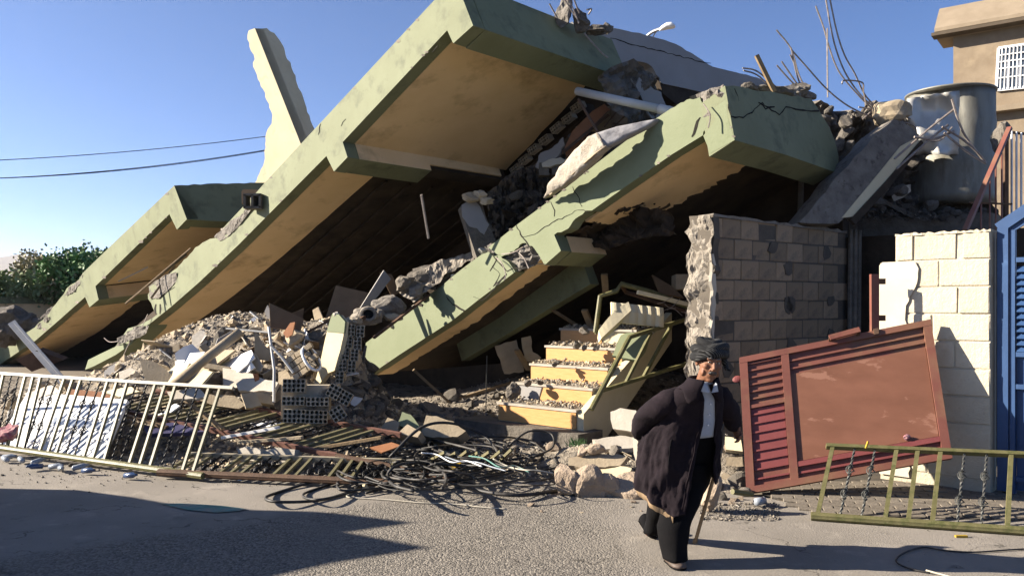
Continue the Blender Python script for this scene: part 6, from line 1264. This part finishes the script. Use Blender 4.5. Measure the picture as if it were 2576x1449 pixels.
# ------------------------------------------------------------------ crumbs: too small to count
def crumbs(name, label, spots, m, seed):
    rr = random.Random(seed); vs = []; fs = []
    base = [Vector(v) for v in ((1, 0, 0), (-1, 0, 0), (0, 1, 0), (0, -1, 0), (0, 0, 1), (0, 0, -1))]; bf = [(0, 2, 4), (2, 1, 4), (1, 3, 4), (3, 0, 4), (2, 0, 5), (1, 2, 5), (3, 1, 5), (0, 3, 5)]
    for p, s in spots:
        k = len(vs); rm = rot(rr).to_3x3(); sx = Vector((rr.uniform(.5, 1.3), rr.uniform(.5, 1.2), rr.uniform(.3, .9)))
        vs += [p+rm @ Vector((b.x*sx.x*rr.uniform(.6, 1.3), b.y*sx.y*rr.uniform(.6, 1.3), b.z*sx.z))*s for b in base]; fs += [tuple(i+k for i in f) for f in bf]
    o = obj(name, vs, fs, M[m], kind='stuff'); o['label'] = label
rg_ = random.Random(33)
def sample(n, x0, x1, y0, y1, s0, s1, cond=None):
    out = []
    while len(out) < n:
        x, y = rg_.uniform(x0, x1), rg_.uniform(y0, y1); z = MH(x, y)
        if z < -.02 or (cond and not cond(x, y)): 
            n -= .2; continue
        out.append((Vector((x, y, z+.004)), s0+(s1-s0)*rg_.random()**3))
    return out
crumbs('rubble_crumbs', 'crumbs of grey concrete over the heap', sample(9000, -9, 2.6, 8.2, 13.5, .006, .045), 'lump', 1)
crumbs('heap_fragments', 'small fragments of plaster and tile over the heap', sample(2600, -6.6, -1.6, 8.9, 12.8, .02, .075), 'tan', 12)
crumbs('shade_fragments', 'small fragments in the shaded void', sample(1500, -2.2, 2.0, 9.3, 13, .02, .07), 'concd', 13)
crumbs('plaster_crumbs', 'crumbs of pale plaster over the heap', sample(5000, -7, 2.6, 8.2, 12.8, .005, .035), 'pale', 2)
spots = []
for i in range(5):
    for _ in range(420): spots.append((sp(rg_.uniform(0.02, RW-.02), i*TR+TR*(1-rg_.random()**1.3), zb+(i+1)*RH+.015+abs(rg_.gauss(0, .022))), .008+.034*rg_.random()**2.2))
crumbs('stair_crumbs', 'crumbled concrete on the stair treads', spots[::2], 'lump', 3); crumbs('stair_plaster_crumbs', 'pale plaster crumbs on the stair treads', spots[1::2], 'tan', 6)
spots = []
for _ in range(900):
    g = G(rg_.uniform(1760, 1960), rg_.uniform(1265, 1310)); g.z = .006; spots.append((g, .004+.02*rg_.random()**3))
for _ in range(700):
    g = G(rg_.uniform(0, 1400), 1200+rg_.gauss(0, 14)+(-28 if rg_.random() < .3 else 0)); g.z = .006; spots.append((g, .003+.016*rg_.random()**3))
for _ in range(700):
    g = G(rg_.uniform(0, 2570), rg_.uniform(1225, 1449)); g.z = .006; spots.append((g, .002+.007*rg_.random()**4))
crumbs('road_grit', 'grit scattered over the road', spots, 'lump', 4)
spots = []
for _ in range(1500):
    x, y = rg_.uniform(2060, 2480), rg_.uniform(530, 555); spots.append((P(x, y, rg_.uniform(11.3, 12.2)), .006+.03*rg_.random()**3))
crumbs('ledge_crumbs', 'crumbs on the dusty ledge', spots, 'concd', 5)
# ------------------------------------------------------------------ the old man with a cane
tM = thing('person', Vector((P(1700, 1425, 5.66).x, 5.75, 0)), 'stooped person in a dark coat and turban walking with a cane', 'person')
def lerp(a, b, t): return a+(b-a)*t
def interp(tab, x):
    if x <= tab[0][0]: return tab[0][1:]
    for a, b in zip(tab[:-1], tab[1:]):
        if x <= b[0]:
            t = (x-a[0])/(b[0]-a[0]); t = t*t*(3-2*t)*.4+t*.6; return tuple(lerp(p, q, t) for p, q in zip(a[1:], b[1:]))
    return tab[-1][1:]
# y: centre x, half width px, depth m, distance
CO = [(962, 1768, 36, .085, 5.62), (972, 1760, 48, .10, 5.64), (984, 1750, 64, .13, 5.68), (1005, 1740, 80, .165, 5.72), (1050, 1730, 86, .19, 5.80), (1100, 1711, 97, .23, 5.87), (1150, 1706, 100, .255, 5.90), (1200, 1703, 103, .28, 5.92), (1280, 1700, 105, .30, 5.93)]
def cpt(y, ph, k=1.0, seed=0.0, fold=1.0):
    cx_, hw, dp_, D = interp(CO, y); f_ = smooth(985, 1120, y)*fold
    q = 1+f_*(.085*nz((math.cos(ph)*2.2+seed, math.sin(ph)*2.2, y*.006))+.045*math.sin(ph*9+y*.018+3*nz((ph, y*.01, 3)))+.06*nz((math.cos(ph)*6, math.sin(ph)*6, y*.022+seed))+.05*nz((math.cos(ph)*10+y*.012, math.sin(ph)*10, y*.03+seed))+.028*nz((math.cos(ph)*22, math.sin(ph)*22+y*.02, y*.06+seed)))
    return P(cx_, y, D)+Vector((hw/F*D*math.cos(ph)*k*q, dp_*math.sin(ph)*k*q, 0))
HEM = [(-405, 1203), (-360, 1203), (-330, 1206), (-270, 1222), (-200, 1222), (-180, 1216), (-150, 1232), (-125, 1255), (-105, 1274), (-88, 1268), (-60, 1262)]
def hem(deg): return interp(HEM, deg)[0]
GAPL = [(962, -95), (975, -88), (1000, -77), (1060, -73), (1100, -74), (1200, -84), (1280, -90)]; GAPR = [(962, -78), (975, -66), (1000, -52), (1060, -44), (1100, -40), (1280, -38)]
rows, cols = 90, 130; rg = []
for i in range(rows+1):
    t = i/rows; ring = []
    for j in range(cols+1):
        s = j/cols
        gl = lambda y: interp(GAPL, y)[0]; gr = lambda y: interp(GAPR, y)[0]-360
        y0 = lerp(964, 1240, t); d0 = lerp(gl(y0), gr(y0), s); y = lerp(964, hem(d0), t); dg = lerp(gl(y), gr(y), s)
        ring.append(cpt(y, rad(dg)))
    rg.append(ring)
co = MB().rings(rg, closed=False, caps=False).build('coat', M['coat'], tM, smooth=True); md = co.modifiers.new('t', 'SOLIDIFY'); md.thickness = .014; md.offset = -1
# seams and pocket of the coat
MB().tube([cpt(y, rad(-112), 1.012) for y in range(1092, 1150, 6)], .004, 5).build('pocket_welt', M['black'], co)
MB().tube([cpt(y, rad(interp(GAPL, y)[0]-5), 1.01) for y in range(1000, 1260, 8)], .004, 5).build('front_edge', M['coat'], co, smooth=True)
# lining that hangs below the hem at the back
rg = []
for i in range(3):
    rg.append([cpt(hem(d)-8+i*11*smooth(-188, -165, d)*1.0, rad(d), .97, fold=1) for d in range(-185, -102, 4)])
li = MB().rings(rg, closed=False, caps=False).build('coat_lining', M['lining'], co, smooth=True); md = li.modifiers.new('t', 'SOLIDIFY'); md.thickness = .004
# collar
rg = []
for i in range(6):
    t = i/5; ring = []
    for j in range(41):
        s = j/40; dg = lerp(-96, -418, s); lap = .8*math.exp(-((s-.05)/.07)**2)+.7*math.exp(-((s-.95)/.06)**2)
        y = lerp(953-7*math.sin(math.pi*s), 974+lap*46, t); k = lerp(1.0, 1.0, t)
        cx_, hw, dp_, D = interp([(944, 1771, 34, .085, 5.60), (960, 1767, 42, .10, 5.60), (980, 1758, 58, .125, 5.63), (1000, 1754, 66, .15, 5.665), (1030, 1746, 76, .18, 5.72)], y)
        ring.append(P(cx_, y, D)+Vector((hw/F*D*math.cos(rad(dg)), dp_*math.sin(rad(dg)), 0))*1.03)
    rg.append(ring)
cl = MB().rings(rg, closed=False, caps=False).build('collar', M['coat'], co, smooth=True); md = cl.modifiers.new('t', 'SOLIDIFY'); md.thickness = .016
def sleeve(pts, rs, name='sleeve', m='coat'):
    c = crom([P(*p) for p in pts], 8); n = len(c); mb = MB(); mb.tube(c, [interp([(i/(len(rs)-1), r) for i, r in enumerate(rs)], k/(n-1))[0] for k in range(n)], 18)
    mb.v = [v+Vector((1, .6, .8))*(.016*nz(v, 11)+.010*nz(v, 26)) for v in mb.v]
    return mb.build(name, M[m], co, smooth=True)
sleeve([(1716, 990, 5.70), (1682, 1008, 5.68), (1646, 1034, 5.74), (1616, 1066, 5.88), (1628, 1092, 6.05), (1690, 1090, 6.2)], [.055, .082, .084, .078, .072, .06])
sleeve([(1796, 988, 5.74), (1814, 1004, 5.78), (1832, 1034, 5.84), (1842, 1056, 5.9), (1846, 1072, 5.93)], [.07, .082, .073, .064, .058])
# shirt
rg = []
for y in range(958, 1098, 7):
    rg.append([cpt(max(y, 964), rad(d), .93, fold=.2)+Vector((0, 0, (964-y)/F*5.6 if y < 964 else 0)) for d in range(-110, -19, 5)])
sh_ = MB().rings(rg, closed=False, caps=False).build('shirt', M['shirt'], tM, smooth=True); md = sh_.modifiers.new('t', 'SOLIDIFY'); md.thickness = .006
for a_, b_ in (((1766, 966), (1784, 988)), ((1804, 966), (1790, 988))):
    q = [P(a_[0], a_[1], 5.50), P(a_[0]+(8 if a_[0] < 1790 else -4), a_[1]-4, 5.51), P(b_[0]+2, b_[1]-4, 5.51), P(b_[0], b_[1], 5.505), P((a_[0]*.6+b_[0]*.4)-(9 if a_[0] < 1790 else -9), (a_[1]+b_[1])/2+8, 5.51)]
    MB().prism(q, (0, .012, 0)).build('shirt_collar', M['shirt'], sh_)
for y in (1010, 1035, 1060): MB().ell(cpt(y, rad(-62), .955), (.006, 0, 0), (0, .004, 0), (0, 0, .006), 8, 5).build('button', M['white'], sh_)
# trousers: waist block and two loose legs
def loft(rings_, name, m, par, n=28, wob=.012):
    rg = []
    for x, y, D, rx, ry in rings_:
        rg.append([P(x, y, D)+Vector((rx*math.cos(2*math.pi*k/n), ry*math.sin(2*math.pi*k/n), 0)) for k in range(n)])
    out = []
    for i in range(len(rg)-1):
        for t in (0, .25, .5, .75): out.append([rg[i][k].lerp(rg[i+1][k], t) for k in range(n)])
    out.append(rg[-1])
    out = [[v+Vector((wob*nz(v*Vector((1, 1, .4)) if False else Vector((v.x, v.y, v.z*.35)), 13), wob*nz(Vector((v.y, v.x, v.z*.35)), 13), 0)) for v in r_] for r_ in out]
    return MB().rings(out).build(name, m, par, smooth=True)
tr_ = loft([(1742, 1070, 5.86, .18, .14), (1738, 1110, 5.90, .19, .15), (1730, 1170, 5.95, .19, .15), (1722, 1215, 5.96, .18, .15), (1710, 1255, 5.96, .14, .14)], 'trousers', M['black'], tM)
loft([(1738, 1160, 5.90, .13, .13), (1732, 1210, 5.88, .135, .13), (1712, 1270, 5.80, .13, .13), (1695, 1320, 5.74, .115, .125), (1694, 1370, 5.71, .095, .115), (1698, 1404, 5.69, .088, .11)], 'trouser_leg', M['black'], tr_)
loft([(1690, 1165, 5.95, .16, .15), (1680, 1220, 6.02, .135, .135), (1668, 1270, 6.12, .115, .12), (1652, 1312, 6.24, .085, .09), (1642, 1340, 6.3, .07, .075)], 'trouser_leg', M['black'], tr_)
# shoes
def shoe(heel, toe, w_, h, m, lift=0.0, label=None):
    heel, toe = Vector(heel), Vector(toe); d = toe-heel; L = d.length; d.normalize(); x = d.cross(ZU).normalized(); up = x.cross(d); rg = []
    for t, ww, hh, in ((0, .55, .75), (.06, .85, 1.1), (.25, .9, 1.25), (.45, .92, .95), (.65, 1.05, .7), (.85, .95, .55), (.96, .6, .42), (1.0, .25, .3)):
        c = heel+d*L*t; rg.append([c+x*w_*ww*math.cos(a)+up*(h*hh*max(math.sin(a), -.05)) for a in [2*math.pi*k/16 for k in range(16)]])
    o = MB().rings(rg).build('shoe', m, tM, smooth=True, label=label)
    MB().rings([[v-up*.012 if abs((v-(heel+d*L*.5)).dot(up)) < .02 else v-up*(v-(heel+d*L*.5)).dot(up)-up*.012 for v in r_] for r_ in rg]+[]).build('sole', M['black'], o)
g0 = G(1684, 1412); g1 = G(1716, 1432)
shoe((P(1682, 1412, 5.76).x, 5.77, .02), (P(1712, 1430, 5.6).x, 5.55, .016), .052, .055, M['shoe'], label='dusty brown front shoe')
shoe((P(1618, 1325, 6.42).x, 6.47, .115), (P(1648, 1356, 6.3).x, 6.28, .018), .048, .055, M['black'], label='black rear shoe with raised heel')
# body in one surface: head with features, neck, trunk, arms, hands, legs
hc = P(1784, 911, 5.585); hf_ = Vector((.10, -.98, -.10)).normalized(); hu_ = Vector((.13, -.08, .98)); hu_ = (hu_-hf_*hu_.dot(hf_)).normalized(); hr = hf_.cross(hu_).normalized()
HS = 1.03
def hp3(r, f, u): return hc+(hr*r+hf_*f+hu_*u)*HS
b_ = MB()
def hell(r, f, u, a, b, c, nu=14, nv=10): b_.ell(hp3(r, f, u), hr*a*HS, hf_*b*HS, hu_*c*HS, nu, nv)
hell(0, -.015, .03, .076, .098, .098); hell(0, .02, -.02, .066, .072, .085); hell(0, .035, -.075, .048, .05, .045); hell(0, .055, -.103, .026, .028, .022)
hell(0, .086, .028, .050, .012, .012); hell(-.027, .083, .033, .024, .014, .010); hell(.027, .083, .033, .024, .014, .010)
hell(.040, .066, -.018, .022, .020, .020); hell(-.040, .066, -.018, .022, .020, .020)
b_.tube([hp3(0, .088, .022), hp3(0, .104, -.008), hp3(0, .116, -.030)], [.009, .012, .015], 8); hell(0, .104, -.036, .019, .014, .010); hell(.014, .096, -.036, .009, .011, .009); hell(-.014, .096, -.036, .009, .011, .009)
hell(0, .088, -.060, .026, .010, .006); hell(0, .086, -.071, .022, .011, .007)
for s in (-1, 1):
    hell(s*.077, -.012, -.005, .010, .020, .032); hell(s*.052, .04, -.06, .012, .03, .028)
def limb(pts, rs, n=12, sub=5):
    c = crom(pts, sub); m_ = len(c); b_.tube(c, [interp([(i/(len(rs)-1), r) for i, r in enumerate(rs)], k/(m_-1))[0] for k in range(m_)], n)
limb([hp3(0, .0, -.06), P(1770, 962, 5.63), P(1758, 990, 5.70), P(1745, 1030, 5.78)], [.058, .055, .062, .09])
limb([P(1748, 990, 5.72), P(1732, 1030, 5.80), P(1722, 1090, 5.88), P(1715, 1150, 5.92), P(1712, 1185, 5.92)], [.10, .135, .13, .14, .12], 16)
limb([P(1740, 1012, 5.74), P(1688, 1018, 5.73), P(1642, 1044, 5.78), P(1620, 1070, 5.90), P(1636, 1090, 6.04), P(1684, 1090, 6.19)], [.06, .05, .045, .042, .038, .03])
limb([P(1745, 1000, 5.74), P(1808, 1003, 5.78), P(1834, 1040, 5.86), P(1846, 1068, 5.93), P(1850, 1078, 5.94)], [.07, .055, .042, .030, .026])
limb([P(1728, 1170, 5.88), P(1704, 1285, 5.75), P(1696, 1360, 5.72), P(1694, 1412, 5.71)], [.10, .06, .055, .04]); limb([P(1695, 1175, 5.96), P(1668, 1268, 6.10), P(1650, 1315, 6.26), P(1632, 1338, 6.38)], [.10, .06, .05, .04])
# hand on the hook of the cane: palm over the top, four fingers round the far side, thumb on the near side
pm0 = P(1850, 1078, 5.93); pd = (P(1857, 1100, 5.88)-pm0).normalized(); px_ = Vector((.35, -.9, .1)); px_ = (px_-pd*px_.dot(pd)).normalized(); pz_ = pd.cross(px_).normalized()
if pz_.x < 0: pz_ = -pz_
b_.ell(pm0+pd*.022, px_*.040, pd*.042, pz_*.017, 12, 8)
for i, (o_, L_) in enumerate(((-.029, .060), (-.010, .070), (.010, .066), (.028, .050))):
    a = pm0+pd*.045+px_*o_+pz_*.006; limb([a-pd*.02, a+pd*L_*.38+pz_*.008, a+pd*L_*.75-pz_*.006, a+pd*L_*.9-pz_*.026], [.0105, .0098, .009, .0075], 7, 4)
a = pm0+pd*.01+px_*.036; limb([a-pd*.01, a+px_*.016+pd*.018-pz_*.01, a+px_*.012+pd*.042-pz_*.022], [.012, .0105, .008], 7, 4)
# other hand behind the back
q = P(1690, 1090, 6.2); b_.ell(q+Vector((.03, .01, 0)), (.045, 0, 0), (0, .018, 0), (0, 0, .038), 10, 8)
for i in range(4):
    a = q+Vector((.06, .01, .027-i*.018)); limb([a, a+Vector((.035, .0, 0)), a+Vector((.055, -.015, 0))], [.010, .0095, .008], 7, 3)
a = q+Vector((.02, .0, .035)); limb([a, a+Vector((.03, -.01, .02)), a+Vector((.05, -.015, .02))], [.011, .010, .008], 7, 3)
bo_y = b_.build('body', M['skin'], tM, smooth=True)
md = bo_y.modifiers.new('r', 'REMESH'); md.mode = 'VOXEL'; md.voxel_size = .0052; md.use_smooth_shade = True
md = bo_y.modifiers.new('s', 'SMOOTH'); md.factor = .5; md.iterations = 3
# face details
for s in (-1, 1):
    e = MB(); e.ell(hp3(s*.028, .083, .012), hr*.0125, hf_*.008, hu_*.0065, 10, 6); eo = e.build('eye', M['pale'], bo_y, smooth=True)
    MB().ell(hp3(s*.028+.002, .0895, .012), hr*.0058, hf_*.003, hu_*.0058, 8, 5).build('pupil', M['eye'], eo)
    MB().tube([hp3(s*.012, .098, .034), hp3(s*.028, .099, .041), hp3(s*.046, .088, .034)], [.004, .006, .003], 6).build('eyebrow', M['hairg'], bo_y)
    MB().tube([hp3(s*.014, .093, .0195), hp3(s*.028, .0935, .0215), hp3(s*.042, .084, .0165)], [.002, .0035, .002], 5).build('eyelid', M['skin'], bo_y)
ms = MB()
for s in (-1, 1): ms.tube([hp3(0, .101, -.050), hp3(s*.014, .099, -.052), hp3(s*.028, .088, -.060)], [.008, .0085, .004], 8)
ms.build('moustache', M['hairg'], bo_y)
MB().tube([hp3(-.022, .092, -.066), hp3(0, .098, -.0655), hp3(.022, .092, -.066)], .0028, 5).build('lip_line', M['eye'], bo_y)
for s in (-1, 1):
    MB().tube([hp3(s*.02, .104, -.034), hp3(s*.032, .090, -.050), hp3(s*.036, .078, -.070)], .0022, 5).build('cheek_crease', M['skin'], bo_y)
MB().ell(hp3(0, -.02, .03), hr*.080, hf_*.088, hu_*.06, 14, 8).build('hair', M['haird'], bo_y, smooth=True)
# turban: wound rolls of black cloth with thin grey stripes
tm = mat('striped_turban_cloth', (0.014, 0.014, 0.015), (0.009, 0.009, 0.010), 20, 0.9, 0.3, 80); nt = tm.node_tree
wv = nt.nodes.new('ShaderNodeTexWave'); wv.inputs['Scale'].default_value = 34; wv.inputs['Distortion'].default_value = 2.0; wv.bands_direction = 'DIAGONAL'
tc_ = nt.nodes.new('ShaderNodeTexCoord'); nt.links.new(tc_.outputs['Object'], wv.inputs['Vector'])
mr = nt.nodes.new('ShaderNodeMapRange'); mr.inputs[1].default_value = .72; mr.inputs[2].default_value = .86; nt.links.new(wv.outputs['Fac'], mr.inputs[0])
n5 = nt.nodes.new('ShaderNodeTexNoise'); n5.inputs['Scale'].default_value = 9; nt.links.new(tc_.outputs['Object'], n5.inputs['Vector']); m5 = nt.nodes.new('ShaderNodeMapRange'); m5.inputs[1].default_value = .42; m5.inputs[2].default_value = .52; nt.links.new(n5.outputs[0], m5.inputs[0])
ml = nt.nodes.new('ShaderNodeMath'); ml.operation = 'MULTIPLY'; nt.links.new(mr.outputs[0], ml.inputs[0]); nt.links.new(m5.outputs[0], ml.inputs[1])
mx = nt.nodes.new('ShaderNodeMix'); mx.data_type = 'RGBA'; bsd = nt.nodes['Principled BSDF']; nt.links.new(bsd.inputs['Base Color'].links[0].from_socket, mx.inputs['A']); mx.inputs['B'].default_value = (.075, .075, .072, 1)
nt.links.new(ml.outputs[0], mx.inputs['Factor']); nt.links.new(mx.outputs['Result'], bsd.inputs['Base Color'])
tt = thing('turban_holder', hc, 'x', 'x') if False else None
tb = MB().ell(hp3(-.004, -.03, .078), hr*.098, hf_*.10, hu_*.068, 20, 12).build('turban', M['black'], tM, smooth=True)
for i, (u_, ra, rb, til, tz, rr_) in enumerate(((.044, .092, .106, .16, -.24, .029), (.066, .098, .108, -.10, -.12, .031), (.092, .092, .098, .22, -.15, .030), (.114, .074, .080, -.20, .05, .027), (.052, .102, .102, .34, -.05, .026), (.130, .050, .054, .1, 0, .024))):
    pts = []
    for k in range(33):
        a = 2*math.pi*k/32; pts.append(hp3(-.004+ra*math.cos(a), -.03+rb*math.sin(a), u_+til*ra*math.cos(a)*-1+tz*rb*math.sin(a)*-1+.002*math.sin(a*3+i)))
    mb = MB(); mb.tube(pts, [rr_*(1+.05*math.sin(k*.9+i)) for k in range(33)], 10); mb.v = [v+Vector((1, 1, 1))*.0025*nz(v, 40) for v in mb.v]
    mb.build('wound_fold', tm, tb, smooth=True)
MB().tube(crom([hp3(-.095, -.03, .04), hp3(-.118, -.02, -.0), hp3(-.128, .0, -.03), hp3(-.15, .01, -.035)], 5), [.022]*6+[.016]*5+[.008]*5, 8).build('loose_end', tm, tb, smooth=True)
# cane
cnp = [(1748, 1366, 6.19), (1768, 1295, 6.12), (1794, 1205, 6.05), (1812, 1140, 6.0)]
tK2 = thing('walking_cane', P(1748, 1366, 6.19), 'bamboo walking cane with hooked grey handle held by the person', 'cane')
MB().tube(crom([P(*p) for p in cnp], 6), [.017]+[.0135]*18, 9).build('shaft', M['cane'], tK2, smooth=True)
for t in (.2, .45, .7): 
    p = P(*cnp[0]).lerp(P(*cnp[3]), t)
MB().tube([P(1747.5, 1368, 6.19), P(1750, 1356, 6.185)], .019, 9).build('ferrule', M['cane'], tK2)
MB().tube(crom([P(1812, 1140, 6.0), P(1818, 1112, 5.97), P(1820, 1088, 5.95), P(1824, 1070, 5.94), P(1836, 1060, 5.94), P(1850, 1068, 5.935), P(1855, 1084, 5.93), P(1850, 1104, 5.925)], 5), .0135, 9).build('hooked_handle', M['caneg'], tK2, smooth=True)
# ------------------------------------------------------------------ the air between here and the hills
hb = MB().box((0, 3050, 158), (6600, 0, 0), (0, 3350, 0), (0, 0, 160))
hz_o = hb.build('haze', M['white'], None, kind='stuff'); hz_o['label'] = 'thin pale haze in the air'
hm = bpy.data.materials.new('haze_air'); hm.use_nodes = True; hm.node_tree.nodes.remove(hm.node_tree.nodes['Principled BSDF'])
pvn = hm.node_tree.nodes.new('ShaderNodeVolumePrincipled'); pvn.inputs['Color'].default_value = (.90, .93, 1.0, 1); pvn.inputs['Density'].default_value = .00008; pvn.inputs['Anisotropy'].default_value = .3
hm.node_tree.links.new(pvn.outputs[0], hm.node_tree.nodes['Material Output'].inputs['Volume'])
hz_o.data.materials.clear(); hz_o.data.materials.append(hm)
